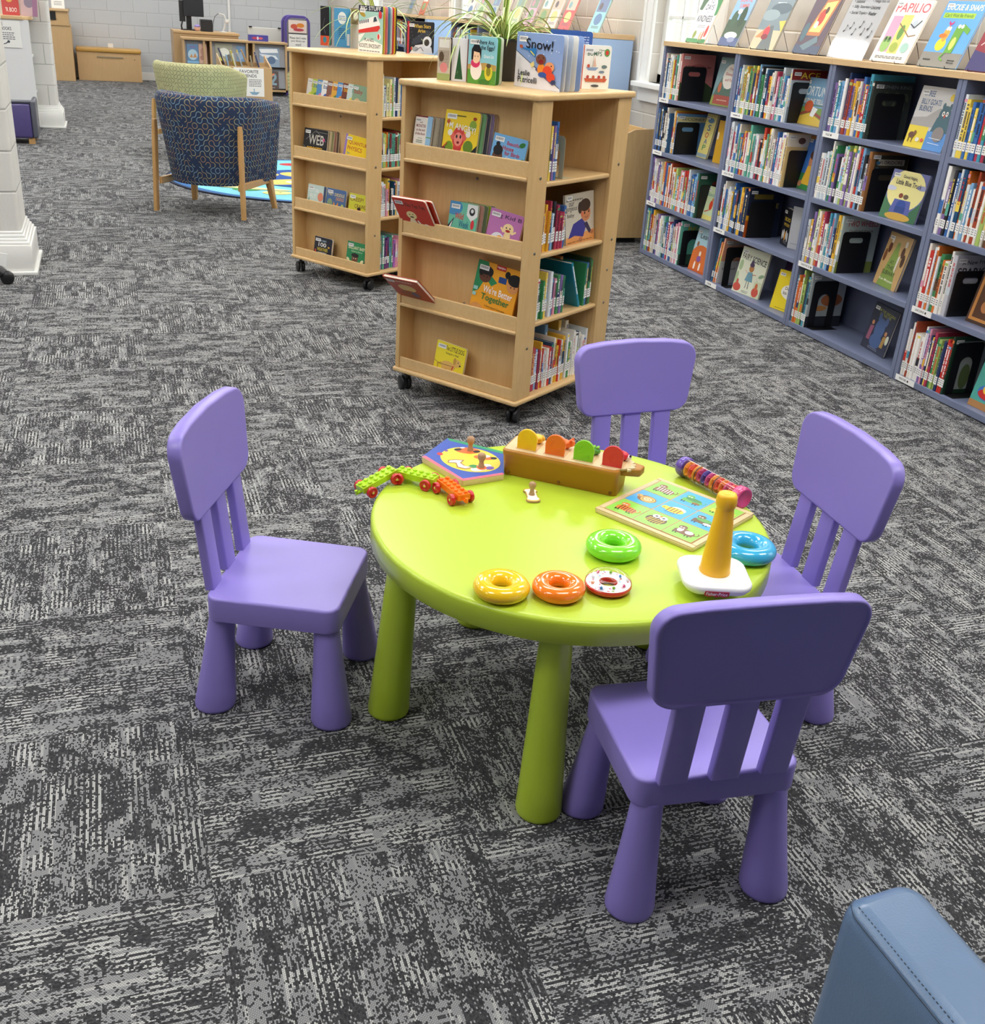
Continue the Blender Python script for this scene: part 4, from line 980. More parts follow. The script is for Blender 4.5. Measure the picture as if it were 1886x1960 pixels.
# third bay
e = br_(2, 3, 0, .285, (.22, .285), pal=['#c9382f', '#a8472e', '#e9b93a', '#263a66', '#f0e9dc', '#f7f5f0', '#3d6fb3', '#49a0b8', '#7fb3dc', '#8a6fae'], lastcol='#3a3c3a', lasth=.255, lastart=[('R', 0, .0, 1, .86, '#3c423c')] + [('E', .15 + (k * .31) % .75, .1 + (k * .17) % .7, .09, .04, '#5a604a', k * 40) for k in range(14)] + [('T', 'STEPHEN KING', .1, .88, .95, .94, '#7a8484'), ('T', 'GRI', .3, .72, .8, .80, '#9aa09a')])
be_(2, 3, e + .005, .205)
fb_(2, 3, .572, .255, .262, .010, '#cfcdca', [('R', 0, 0, .5, .36, '#ead23c'), ('R', .5, 0, 1, .3, '#5a94d4'), ('P', [(0, .48), (.35, .52), (.62, .68), (.8, .6), (.8, .36), (0, .36)], '#a9a5a2'), ('T', 'THREE', .10, .84, .38, .93, '#40608c'), ('T', 'BILLY GOATS', .10, .71, .60, .80, '#40608c'), ('T', 'BUENOS', .10, .60, .42, .69, '#40608c'), ('E', .83, .86, .065, .06, '#dcc02c'), ('P', [(.56, .30), (.62, .52), (.70, .60), (.88, .60), (.98, .48), (.98, .30)], '#3c6470'), ('E', .78, .58, .14, .15, '#3c6470'), ('E', .70, .72, .035, .05, '#3c6470'), ('E', .87, .72, .035, .05, '#3c6470'), ('E', .74, .60, .03, .04, '#f4f0e8'), ('E', .83, .60, .03, .04, '#f4f0e8'), ('E', .74, .60, .012, .018, '#20262a'), ('E', .83, .60, .012, .018, '#20262a'), ('E', .785, .56, .02, .03, '#c9503a'), ('E', .78, .27, .14, .12, '#8a8280'), ('E', .14, .20, .08, .05, '#6a4228'), ('E', .21, .24, .03, .04, '#7a5030'), ('R', .08, .08, .10, .18, '#6a4228'), ('R', .17, .08, .19, .18, '#6a4228'), ('E', .32, .14, .05, .035, '#e8e4dc'), ('E', .44, .14, .04, .03, '#d8603a'), ('L', [(.60, .2), (.9, .19)], .008, '#e4eef6'), ('L', [(.60, .12), (.9, .11)], .008, '#e4eef6')], 'grey picture book about billy goats, face out on the top shelf, third bay', y=.045)
e = br_(2, 2, 0, .365, (.21, .285), lastcol='#9a6a3e', lasth=.272, lastart=[('R', .12, .05, .98, .95, '#4a4232'), ('R', .2, .78, .9, .88, '#c9bfa8'), ('T', 'FLORIDORE', .25, .80, .85, .86, '#2a2a2a')] + [('E', .2, .12 + k * .1, .05, .03, '#3f6f8f') for k in range(8)])
be_(2, 2, e + .005, .2)
fb_(2, 2, .542, .225, .218, .012, '#6a70a4', [('E', .5, .62, .5, .42, '#ece39a', 0, 24), ('P', [(0, .45), (.28, .2), (.25, 0), (0, 0)], '#4a7a58'), ('P', [(1, .45), (.72, .15), (.7, 0), (1, 0)], '#3f6f50'), ('P', [(.28, .42), (.72, .42), (.78, .14), (.22, .14)], '#5a64a8'), ('E', .5, .30, .13, .12, '#34509a'), ('R', .36, .16, .64, .28, '#2f4888'), ('E', .42, .5, .06, .05, '#8a4a34'), ('E', .56, .49, .07, .05, '#6a5a4a'), ('E', .1, .62, .14, .05, '#c9cce0'), ('E', .9, .72, .14, .05, '#9a9ec4'), ('T', 'Good Night,', .32, .84, .72, .92, '#3a3a4a', -.04), ('T', 'Little Blue Truck', .18, .72, .88, .82, '#3a3a4a', -.04), ('E', .5, .07, .35, .08, '#c9a24a')], 'night blue picture book with moonlit title, face out, second shelf, third bay', y=.020, yaw=6)
e = br_(2, 1, 0, .245, (.21, .285), seed=33, lastcol='#b4c2bc', lasth=.28, lastart=[('R', 0, .30, 1, 1, '#b4c2bc'), ('R', 0, 0, 1, .2, '#8a9a4a'), ('T', 'TWO WHEELS', .12, .82, .95, .92, '#b8404a'), ('T', 'David and friends', .2, .72, .85, .77, '#7a6a6a')])
be_(2, 1, e + .005, .205)
fb_(2, 1, .500, .205, .252, .014, '#c9a56c', [('P', [(.45, .85), (.55, .85), (.85, 0), (.15, 0)], '#86a04a'), ('T', 'AT', .4, .44, .56, .51, '#3c4a2a'), ('T', 'THE', .34, .34, .62, .41, '#3c4a2a'), ('T', 'SUBWAY', .22, .23, .78, .31, '#3c4a2a'), ('T', 'Ken Moyson', .2, .10, .8, .16, '#f0eed8'), ('E', .2, .72, .07, .10, '#6a3a24'), ('E', .78, .70, .07, .10, '#5a3424'), ('E', .22, .86, .05, .06, '#e8e2d0'), ('E', .82, .86, .05, .06, '#e8e2d0'), ('E', .88, .56, .07, .12, '#4a2c1c'), ('E', .1, .56, .06, .12, '#7a4a2a'), ('P', [(.66, .6), (.74, .64), (.72, .3), (.66, .36)], '#e8e4d4')], 'tan and green picture book with crowded path, face out, third shelf, third bay', y=.105, yaw=-9, spine='#4a3a7a')
e = br_(2, 0, 0, .095, (.20, .29), seed=55, tr=(.012, .018), pal=['#49a0b8', '#e07a34', '#a9c36a', '#2e2e36', '#5fae9a'], lastcol='#aab2b2', lasth=.285, lastart=[('R', 0, 0, 1, .2, '#2a2c34'), ('E', .65, .5, .3, .12, '#a8643c'), ('E', .35, .35, .2, .05, '#c98a4a')])
be_(2, 0, .165, .245, arch=True, d=.15) if False else bookend(FB[2], .165, .0, SH[0], .245, .15, arch=True, label='black metal bookend with arched window, bottom shelf of the third bay')
fb_(2, 0, .492, .225, .228, .012, '#2c3248', [('T', 'FROM THE UNICORNS', .12, .86, .92, .92, '#a8a84a', -.05), ('T', 'ON THE LINE', .3, .77, .78, .83, '#a8a84a'), ('E', .5, .5, .20, .24, '#4a6494'), ('E', .38, .74, .06, .10, '#4a6494'), ('E', .68, .70, .07, .10, '#4a6494'), ('E', .5, .24, .24, .16, '#4a6494'), ('P', [(.12, .5), (.26, .52), (.24, .2), (.1, .2)], '#9a5a74'), ('E', .18, .58, .05, .05, '#c98a62'), ('P', [(.74, .4), (.86, .42), (.84, .16), (.72, .16)], '#b08a4a'), ('E', .8, .47, .05, .05, '#c98a62'), ('E', .92, .36, .06, .10, '#d8dcc8'), ('S', .3, .04, .7, .10, 2, '#8a90a8')], 'dark navy picture book with blue creature, face out, bottom shelf, third bay', y=.120, yaw=-9)
# bay cut off at the right
e = br_(3, 3, 0, .175, (.20, .25), seed=61, pal=['#e9b93a', '#49a0b8', '#f7f5f0', '#f2d65a', '#dfe8ee', '#3d6fb3', '#b33a58'], lastcol='#2e2e36', lasth=.22)
be_(3, 3, e + .005, .2)
e = br_(3, 2, 0, .35, (.21, .285), seed=62)
e = br_(3, 1, 0, .145, (.22, .29), seed=63, pal=['#3f8f5a', '#dfe8ee', '#f0e9dc', '#c9382f', '#f4f1ea', '#e29ab4', '#3d6fb3', '#e07a34'], lastcol='#c4c4cc', lasth=.265, lastart=[('T', 'A New Friend', .15, .84, .9, .91, '#3a3a40', .05), ('T', 'SPARKLE', .08, .66, .98, .80, '#2a2a30'), ('E', .5, .35, .3, .2, '#e0dcd4')])
be_(3, 1, e + .005, .2)
fb_(3, 1, .276, .235, .262, .020, '#4a352c', [('R', .05, .05, .95, .95, '#c98a4a'), ('R', .12, .10, .88, .90, '#5a3a2a'), ('E', .4, .6, .2, .16, '#9a5a34'), ('E', .6, .4, .2, .14, '#7a4a2c'), ('E', .35, .3, .1, .1, '#b87a4a')], 'dark brown framed picture book, face out, third shelf, bay cut off at the right', y=.070)
e = br_(3, 0, 0, .255, (.20, .27), seed=64, tr=(.010, .020), lastcol='#24402f', lasth=.26, lastart=[('R', .1, .08, .95, .92, '#aab0a8'), ('E', .5, .3, .14, .22, '#6a7a4a')])
bookend(FB[3], e + .005, .0, SH[0], .235, .15, arch=True, label='black metal bookend with arched window, bottom shelf at the right edge')
fb_(3, 0, .444, .235, .240, .010, '#4fa89c', [('P', [(0, .0), (1, 0), (1, .12), (0, .12)], '#b08050'), ('E', .35, .3, .24, .14, '#3f74c4'), ('E', .35, .27, .22, .09, '#c9302c'), ('E', .30, .36, .08, .08, '#f0c84a'), ('E', .6, .3, .14, .2, '#e8b88a'), ('L', [(.1, .7), (.6, .8)], .02, '#7fd0c0'), ('L', [(.2, .55), (.5, .62)], .02, '#7fd0c0')], 'sea green picture book with bathing toys, face out, bottom shelf at the right edge', y=.040)
# ------------------------------------------------------------------ books standing on top of the blue bays, on wire stands
WIRE = mat('#1b1b1e', .4)
def wire_stand(M, w, label, lean=21, hgt=.15):
    r = empty('book_stand', M, label, 'book stand', 'wire book stands on the blue bookcases'); L_ = R(lean)
    mb = MB(); xs = (w * .18, w * .82)
    for x in xs:
        top = (x, hgt * math.sin(L_) + .004, hgt * math.cos(L_)); foot = (x, .012 + hgt * .75, .002)
        mb.tube([(x, -.022, .012), (x, -.018, .002), (x, .004, .002), top], .0016, WIRE, seg=6)
        mb.tube([top, foot, (x, .02, .002)], .0016, WIRE, seg=6)
    mb.tube([(xs[0], .012 + hgt * .75, .002), (xs[1], .012 + hgt * .75, .002)], .0016, WIRE, seg=6)
    mb.tube([(xs[0], hgt * .5 * math.sin(L_) + .004, hgt * .5 * math.cos(L_)), (xs[1], hgt * .5 * math.sin(L_) + .004, hgt * .5 * math.cos(L_))], .0016, WIRE, seg=6)
    mb.build('wire_frame', r)
    return r
def on_top(y, w, h, col, art, label, slab_, x=3.44, lean=21, z=1.333, t=.010, stand=True, bar=(.04, .96), **kw):
    F = TR(x, y, z, R(-90))
    if stand: wire_stand(F, w, 'black wire stand under the ' + slab_, lean)
    return face_book(F @ T3(0, -.003, .005) @ RX(R(-lean)), w, h, t, col, art, label, bar=bar, **kw)
on_top(6.42, .235, .30, '#e9e9e2', [('E', .1, .85, .2, .2, '#4a6a4a'), ('E', .9, .85, .25, .3, '#3f8a4a'), ('E', .52, .55, .36, .40, '#f3f0ea'), ('T', '12', .46, .80, .60, .88, '#2c3a5a'), ('T', 'DAYS', .32, .66, .72, .77, '#2c3a5a'), ('T', 'of', .46, .59, .55, .63, '#7a8a9a'), ('T', 'KINDNESS', .12, .42, .86, .55, '#2c3a5a'), ('S', .3, .3, .7, .36, 2, '#8a8a94'), ('R', 0, 0, 1, .08, '#3f8a4a'), ('E', .32, .16, .08, .08, '#8a9a3a'), ('E', .62, .14, .04, .09, '#e0a878'), ('E', .74, .15, .04, .10, '#d87a5a'), ('E', .86, .24, .06, .12, '#d8382c')], 'white and green picture book about days of kindness on a wire stand by the window', 'kindness book by the window', bs=1.1)
on_top(6.02, .20, .30, '#8db4da', [('T', 'BREATHE', .2, .84, .85, .92, '#d86a50'), ('T', 'SUMMER', .28, .73, .80, .81, '#d86a50'), ('R', 0, .1, 1, .5, '#3a5238'), ('E', .3, .52, .16, .16, '#3c5a40'), ('E', .7, .56, .16, .20, '#30482e'), ('E', .45, .66, .12, .05, '#e8eef4'), ('R', 0, 0, 1, .16, '#4a5a86'), ('E', .5, .20, .35, .07, '#d8dde6'), ('E', .6, .12, .2, .05, '#8a94b4')], 'blue picture book with dark forest, second from the window on top of the bays', 'dark forest book')
on_top(5.665, .245, .31, '#7c8c92', [('T', 'TOMORROW', .1, .90, .9, .97, '#d8a83a'), ('S', .35, .80, .7, .84, 1, '#dde4e6'), ('E', .6, .72, .4, .1, '#5a6a72'), ('E', .3, .6, .35, .1, '#94a4a8'), ('R', 0, 0, 1, .34, '#c9bfa0'), ('P', [(.3, 0), (.85, 0), (.62, .42), (.5, .42)], '#6a7274'), ('P', [(.05, .2), (.45, .45), (.4, .2)], '#c98a5a'), ('E', .42, .30, .12, .10, '#c9404a'), ('E', .42, .22, .13, .05, '#8a3038'), ('P', [(.75, .5), (1, .3), (1, .52)], '#e0c45a')], 'grey stormy picture book with red car, on top of the bays', 'stormy road book')
on_top(5.235, .23, .31, '#5c4a56', [('P', [(.2, .3), (.45, .9), (.95, .95), (.75, .3)], '#c07a48'), ('P', [(.28, .36), (.48, .84), (.86, .88), (.70, .36)], '#ecd07a'), ('E', .52, .6, .12, .14, '#c0402c'), ('E', .62, .72, .06, .06, '#5a3224'), ('E', .45, .48, .07, .06, '#e0e0d0'), ('E', .15, .35, .1, .16, '#4a6a74'), ('R', 0, 0, 1, .14, '#46526a'), ('P', [(.2, .12), (.7, .3), (.8, .2), (.4, .05)], '#6a8088')], 'dark mauve picture book with glowing window, beside the printed sign', 'mauve book with glowing window')
# acrylic sign holder with the subject list
sg = empty('sign_holder', TR(3.44, 4.925, 1.333, R(-90)), 'clear sign holder with list of book subjects and music notes on the blue bays', 'sign')
Ms = T3(0, 0, .002) @ RX(R(-20)); mb = MB(); mb.box(0, 0, 0, .29, .003, .36, mat('#e3e4e2', .35), Ms)
A = Art(mb, lambda u, v, k: tuple(Ms @ Vector((.29 * u, -k * LAY, .36 * v))))
for y, a, b in ((.89, '• Rhymes & Songs', '• STEM'), (.82, '• School', '• Tales'), (.74, '• Seasons', '• Things that Go'), (.66, '• Silly Stories', '• Unicorns'), (.58, '• Social Topics', '• Weather')):
    A.T(a, .08, y, .08 + .031 * len(a), y + .050, '#4a4a4c'); A.T(b, .56, y, .56 + .028 * len(b), y + .050, '#4a4a4c')
for x, y in ((.16, .36), (.30, .40), (.42, .32), (.55, .42), (.66, .33), (.78, .40), (.88, .30)):
    A.E(x, y, .022, .014, '#2a2a2c', 20); A.L([(x + .018, y), (x + .03, y + .085)], .008, '#2a2a2c'); A.L([(x + .03, y + .085), (x + .055, y + .06)], .010, '#2a2a2c')
mb.build('printed_sheet', sg)
MB().box(-.004, -.003, -.002, .294, -.0015, .364, thin_clear('acrylic'), Ms).build('acrylic_front', sg)
on_top(4.575, .255, .285, '#eceae2', [('T', 'PAPILIO', .06, .80, .96, .95, '#dd6a72'), ('R', .10, .16, .36, .74, '#d8a8c4'), ('R', .37, .14, .64, .76, '#dcd878'), ('R', .65, .14, .93, .74, '#dfe8e4'), ('E', .5, .48, .07, .12, '#6a9a4a'), ('L', [(.36, .62), (.6, .5), (.75, .42), (.92, .45)], .02, '#9a7a52'), ('E', .23, .28, .12, .13, '#9cc46a'), ('E', .18, .36, .045, .05, '#5a8a3a'), ('E', .28, .36, .045, .05, '#5a8a3a'), ('E', .18, .37, .02, .025, '#1c1c1c'), ('E', .28, .37, .02, .025, '#1c1c1c'), ('E', .5, .24, .1, .08, '#a8b84a'), ('E', .80, .24, .1, .08, '#a8cfc0'), ('E', .76, .62, .08, .05, '#c9d4dc', 40), ('L', [(.66, .62), (.8, .56), (.92, .68)], .02, '#4a4a58'), ('S', .12, .05, .88, .10, 2, '#6a6a6a')], 'white picture book with three pastel panels on the bays', 'pastel panels book')
on_top(4.235, .25, .285, '#62a8e6', [('R', 0, 0, 1, .22, '#8d8a82'), ('T', 'DUCKIE & SNAPS', .06, .86, .94, .95, '#f4f0c0'), ('R', .06, .74, .84, .82, '#a9cf3a'), ('T', "Can't Wait Be Friends", .1, .755, .80, .81, '#3a6a2a'), ('E', .34, .34, .12, .10, '#f2dc2c'), ('E', .36, .50, .075, .12, '#f2a83c'), ('E', .30, .47, .10, .035, '#e07a24'), ('E', .34, .58, .03, .03, '#ffffff'), ('E', .40, .58, .03, .03, '#ffffff'), ('P', [(.30, .66), (.36, .62), (.42, .66), (.42, .70), (.36, .66), (.30, .70)], '#c93a7a'), ('P', [(.52, .22), (.72, .22), (.74, .56), (.88, .50), (.90, .58), (.70, .66), (.54, .62)], '#6aa83a'), ('E', .60, .62, .035, .03, '#ffffff'), ('E', .68, .62, .035, .03, '#ffffff'), ('E', .63, .36, .06, .10, '#cfd86a'), ('L', [(.55, .22), (.48, .14), (.58, .10)], .03, '#6aa83a'), ('S', .1, .08, .3, .13, 1, '#3a3a3a'), ('S', .72, .06, .9, .13, 2, '#3a3a3a')], 'sky blue picture book with yellow and green cartoon animals on the bays', 'sky blue cartoon book')
on_top(3.925, .22, .25, '#8e2434', [('P', [(0, 0), (1, 0), (1, .2), (.0, .34)], '#38306a'), ('T', 'to', .14, .68, .36, .78, '#ecdcd8'), ('T', 'Bring', .10, .50, .70, .66, '#ecdcd8'), ('T', 'Me', .34, .32, .74, .46, '#ecdcd8'), ('L', [(.08, .64), (.3, .58), (.1, .42)], .02, '#ecdcd8')], 'dark red picture book with white script at the right edge', 'dark red book', stand=True)

# ------------------------------------------------------------------ rolling wooden book carts
BOLT = mat('#8a8478', .3, .9)
def cart(P0, ang, label):
    """local x: along the spine-side face, local y: along the display face; display face at x = 0"""
    F = TR(P0[0], P0[1], 0, ang); r = empty('book_cart', F, label, 'book cart', 'rolling wooden book carts'); D, H = .652, .600
    def xb(a, b, z0, z1): return (a[0], a[1], z0, b[0], b[1], z1)
    for z0, z1, e in ((.083, .101, .010), (1.172, 1.194, .012)):
        MB().slab(rrect(-e, -e, D + e, H + e, .012, 4), z0, z1, .007, WOODX, r0=.006).build('base_board' if z0 < 1 else 'top_board', r)
    for x0, x1, s in ((0, .100, 1), (D - .100, D, -1)):
        for y0 in (0, H - .019): MB().box(x0, y0, .101, x1, y0 + .019, 1.172, WOOD).build('side_panel', r, bevel=.002)
        bx_ = x1 - .010 if s > 0 else x0
        MB().box(bx_, .019, .101, bx_ + .010, H - .019, 1.172, WOOD).build('back_panel', r)
        for z0, z1 in ((.101, .146), (.368, .424), (.644, .700), (.918, .974)):
            lx = x0 + .004 if s > 0 else x1 - .014
            MB().box(lx, .019, z0, lx + .010, H - .019, z1, WOODX).build('lip', r, bevel=.003)
            if z0 > .2:
                lg = MB(); a, b = (x0 - .003, x1 - .010) if s > 0 else (x0 + .010, x1 + .003)
                lg.slab(rrect(a, .0192, b, H - .0192, .003, 2), z0 - .012, z0 + .002, .005, WOODX, r0=.005); lg.build('ledge', r)
    MB().box(.100, H / 2 - .008, .101, D - .100, H / 2 + .008, 1.172, WOOD).build('partition', r)
    for z in (.388, .644, .899):
        for y0, y1 in ((.006, H / 2 - .008), (H / 2 + .008, H - .006)):
            MB().slab(rrect(.1005, y0, D - .1005, y1, .003, 2), z - .018, z, .006, WOODX, r0=.006).build('shelf', r)
    for x, z in ((.055, .918), (.055, .655), (.055, .30), (D - .05, .93), (D - .04, .64), (D - .05, .385), (D - .05, .52)):
        MB().lathe([(.0058, 0), (.0055, .002), (.003, .0028), (.0001, .0020)], BOLT, T3(x, -.0001, z) @ RX(R(90)), seg=12).build('bolt', r)
    for y, z in ((.30, .875), (.33, .40)):
        MB().lathe([(.006, 0), (.0055, .0025), (.0001, .0020)], BOLT, T3(.0898, y, z) @ RY(R(-90)), seg=12).build('bolt', r)
    for k, (x, z) in enumerate(((.19, 1.02), (.19, 1.09), (.53, 1.00), (.53, .955), (.53, 1.045), (.53, .78))):
        MB().lathe([(.003, 0), (.003, .0006)], mat('#3a2a1a', .6), T3(x, H / 2 - .0081, z) @ RX(R(90)), seg=8).build('peg_hole', r)
    CB = mat('#1c1c1e', .35)
    for k, (x, y) in enumerate(((.035, .03), (.035, H - .03), (D - .035, .03), (D - .035, H - .03))):
        c = MB(); c.lathe([(.018, .083), (.018, .079), (.007, .078), (.007, .060), (.0001, .060)][::-1], BOLT, T3(x, y, 0), seg=14); c.slab(rrect(-.02, -.010, .02, .010, .008, 3), .052, .066, .004, CB, T3(x, y, 0) @ RZ(.8 * k + .3)); co = c.build('caster', r)
        for s in (-1, 1):
            Mw = T3(x, y, .030) @ RZ(.8 * k + .3) @ T3(.012, s * .0135, 0) @ RX(R(90))
            MB().lathe([(.0001, -.009), (.012, -.009), (.014, -.0085), (.024, -.0085), (.030, -.006), (.030, .006), (.024, .0085), (.014, .0085), (.012, .009), (.0001, .009)], CB, Mw, seg=28).build('wheel', co)
    dispF = F @ T3(0, H, 0) @ RZ(R(-90))            # display face: x right as seen, y inwards
    return F, dispF, r
LZ = [.103, .372, .648, .922]
CA = cart((1.257, 5.621), R(32.8), 'maple book cart on casters, the farther of the two, by the armchairs')
CB_ = cart((1.368, 3.537), R(35.3), 'maple book cart on casters nearest the green table')
def disp(C, s, u, w, h, t, col, art, label, lean=9, y=.028, roll=0.0, group=None, **kw):
    M = C[1] @ T3(u, y, LZ[s]) @ RX(R(-lean)) @ RY(R(roll))
    return face_book(M, w, h, t, col, art, label, board=kw.pop('board', True), group=group, **kw)
def stack(C, s, u, w, h, t, n, cols, where, dx=.013, lean=9, y0=.030, roll=0):
    for k in range(n):
        M = C[1] @ T3(u + dx * (k + 1), y0 + (t + .0012) * (k + 1), LZ[s]) @ RX(R(-lean + 1.2 * k)) @ RY(R(roll))
        c = cols[k % len(cols)]
        face_book(M, w, h, t, c, [('R', .8, .1, .96, .9, CN.get(c, c))], '%s board book in the stack behind %s' % (['foremost', 'second', 'third', 'fourth', 'rearmost'][k], where), board=True, bar=None, group='board books stacked on the cart ledges')
# nearest cart, display face
disp(CB_, 3, .028, .084, .150, .011, '#7a2a34', [('R', .02, .06, .72, .97, '#f4f0e6'), ('R', .72, 0, 1, 1, '#9cc8e8'), ('R', 0, .0, 1, .05, '#9cc8e8'), ('T', 'the', .28, .83, .44, .88, '#8a2a34'), ('T', 'MONSTER', .12, .73, .66, .80, '#8a2a34'), ('T', 'at the end', .14, .64, .62, .70, '#8a2a34'), ('T', 'of this Book', .10, .55, .66, .61, '#8a2a34'), ('T', 'starring', .28, .46, .50, .49, '#4a4a4a'), ('S', .2, .36, .55, .44, 2, '#4a6a4a'), ('S', .14, .22, .6, .30, 2, '#6a6a6a'), ('R', .72, .5, 1, .52, '#7aa848')], 'small white board book with maroon title, leftmost on the top ledge', bs=.7)
stack(CB_, 3, .028, .088, .148, .009, 3, ['#a8a08a', '#8c8478', '#6a5a48'], 'the small white board book', dx=.016)
disp(CB_, 3, .168, .158, .185, .010, '#f2d22e', [('E', .2, .30, .12, .12, '#7a9a2a'), ('E', .82, .75, .10, .10, '#8aa83a'), ('E', .75, .35, .14, .12, '#6a8a2a'), ('P', [(.72, 0), (1, 0), (1, .4), (.86, .28)], '#20242a'), ('E', .05, .15, .1, .16, '#5a2a3a'), ('E', .45, .34, .12, .17, '#c83a38'), ('E', .45, .50, .18, .20, '#d8453e'), ('E', .28, .52, .06, .07, '#e86a5a'), ('E', .62, .52, .06, .07, '#e86a5a'), ('E', .45, .47, .12, .13, '#f09080'), ('E', .40, .52, .025, .035, '#1c1c1c'), ('E', .51, .52, .025, .035, '#1c1c1c'), ('E', .455, .41, .04, .025, '#8a1c24'), ('E', .2, .58, .07, .06, '#f6f2e0'), ('E', .72, .58, .07, .06, '#f6f2e0'), ('T', "I'M ANGRY!", .08, .68, .92, .80, '#fbf8ec', -.10), ('S', .34, .88, .6, .93, 1, '#5a5a2a'), ('L', [(.10, .10), (.05, .3), (.15, .38)], .02, '#c83a38'), ('E', .12, .78, .05, .04, '#c85a2a'), ('E', .86, .88, .05, .03, '#a8401c'), ('S', .76, .04, .96, .2, 4, '#e8e8e0')], 'yellow board book with red monkey, middle of the top ledge', bs=1.1)
stack(CB_, 3, .172, .158, .183, .009, 4, ['#6a9a6a', '#3a3a44', '#7a6a8a', '#9a7a5a'], 'the yellow monkey board book', dx=.013)
disp(CB_, 3, .385, .150, .130, .010, '#74b2e2', [('P', [(0, 0), (.25, 0), (.3, .18), (0, .18)], '#e8b83a'), ('E', .21, .38, .15, .26, '#6a4530'), ('E', .20, .58, .14, .14, '#1c1a1c'), ('E', .17, .74, .06, .06, '#1c1a1c'), ('E', .17, .40, .015, .02, '#1c1a1c'), ('E', .26, .40, .015, .02, '#1c1a1c'), ('T', 'Beautiful', .42, .76, .80, .86, '#c83a5a'), ('T', 'House', .32, .62, .64, .73, '#c8302c'), ('T', 'for Birds', .40, .50, .84, .60, '#c8304a'), ('T', 'Grace Lin', .46, .38, .84, .47, '#f4f6f8'), ('P', [(.5, .02), (.82, .02), (.82, .26), (.6, .30), (.5, .2)], '#d8c49a'), ('E', .86, .84, .09, .06, '#2f7a3a', 30), ('E', .95, .36, .07, .14, '#3f8a3a'), ('E', .92, .22, .06, .06, '#4a9a3a')], 'light blue board book with girl and birdhouse, right end of the top ledge', roll=5)
disp(CB_, 2, .010, .165, .155, .011, '#c8341f', [('T', 'No No Yes Yes', .16, .78, .92, .90, '#2a1414', -.05), ('E', .42, .52, .15, .12, '#f0e0a0'), ('E', .40, .26, .11, .17, '#f4e9c4'), ('E', .37, .54, .015, .02, '#201010'), ('E', .47, .55, .015, .02, '#201010'), ('E', .42, .47, .06, .02, '#201010'), ('L', [(.55, .38), (.66, .2), (.78, .3)], .05, '#f4f0e6'), ('E', .80, .22, .07, .09, '#f4f0e6')], 'red board book leaning out with white baby drawing, left on the second ledge', lean=-32, y=.030, roll=-2)
face_book(CB_[1] @ T3(.028, .045, LZ[2]) @ RX(R(30)) @ RY(R(-2)), .163, .150, .010, '#b8301c', [('R', .1, .1, .9, .9, '#c8452c')], 'second red board book lying against the one that leans out, second ledge', board=True, bar=None)
disp(CB_, 2, .212, .132, .142, .010, '#6fc0a4', [('E', .15, .85, .30, .20, '#4a90c0'), ('P', [(.62, .98), (.98, .98), (1, .7), (.8, .55), (.62, .7)], '#e8eae8'), ('E', .80, .80, .10, .10, '#2c3038'), ('E', .80, .82, .05, .05, '#e8eae8'), ('P', [(0, .35), (.2, .6), (.12, .3), (.04, .1)], '#20242c'), ('P', [(.03, .30), (.16, .52), (.1, .28)], '#f0f0ec'), ('T', 'Wild', .22, .56, .52, .72, '#d8303a'), ('T', 'Week', .38, .36, .74, .54, '#2f6f90'), ('L', [(.3, .28), (.62, .22)], .02, '#f0f0e8'), ('E', .86, .48, .06, .12, '#d83a44'), ('E', .22, .12, .09, .07, '#d83a44'), ('E', .7, .1, .12, .05, '#24304a')], 'sea green board book with badger art, middle of the second ledge')
stack(CB_, 2, .214, .132, .140, .0085, 4, ['#a87a6a', '#5a6a4a', '#8aa02a', '#2c3a2c'], 'the sea green board book', dx=.013)
disp(CB_, 2, .388, .150, .145, .010, '#c078b4', [('T', 'Big Kid B', .12, .80, .96, .92, '#3a2a4a'), ('E', .62, .60, .16, .13, '#f2d8a0'), ('E', .62, .42, .10, .10, '#f2d8a0'), ('L', [(.5, .5), (.40, .60)], .05, '#f2d8a0'), ('L', [(.74, .5), (.86, .58)], .05, '#f2d8a0'), ('E', .56, .62, .02, .02, '#2a2020'), ('E', .67, .62, .02, .02, '#2a2020'), ('E', .62, .55, .07, .03, '#a82a2a'), ('E', .36, .24, .22, .22, '#e4e8f0'), ('E', .66, .18, .26, .20, '#6a94cc'), ('E', .42, .34, .08, .06, '#e0a050'), ('E', .82, .34, .07, .06, '#e0a050'), ('L', [(.5, .05), (.52, .34)], .01, '#3a5a90'), ('L', [(.66, .02), (.66, .36)], .01, '#3a5a90'), ('L', [(.8, .04), (.8, .34)], .01, '#3a5a90')], 'orchid pink board book with smiling baby, right end of the second ledge', roll=5)
M = CB_[1] @ T3(.012, .020, LZ[1] + .012) @ RX(R(48)) @ RY(R(-4))
face_book(M, .180, .150, .014, '#b23c1e', [('E', .5, .6, .25, .16, '#e0c07a'), ('E', .45, .3, .3, .18, '#8a3a22'), ('E', .6, .34, .10, .12, '#4a4a7a'), ('S', .2, .85, .8, .93, 1, '#f0d8b0')], 'thick rust red picture book tipping out of the third ledge', board=False)
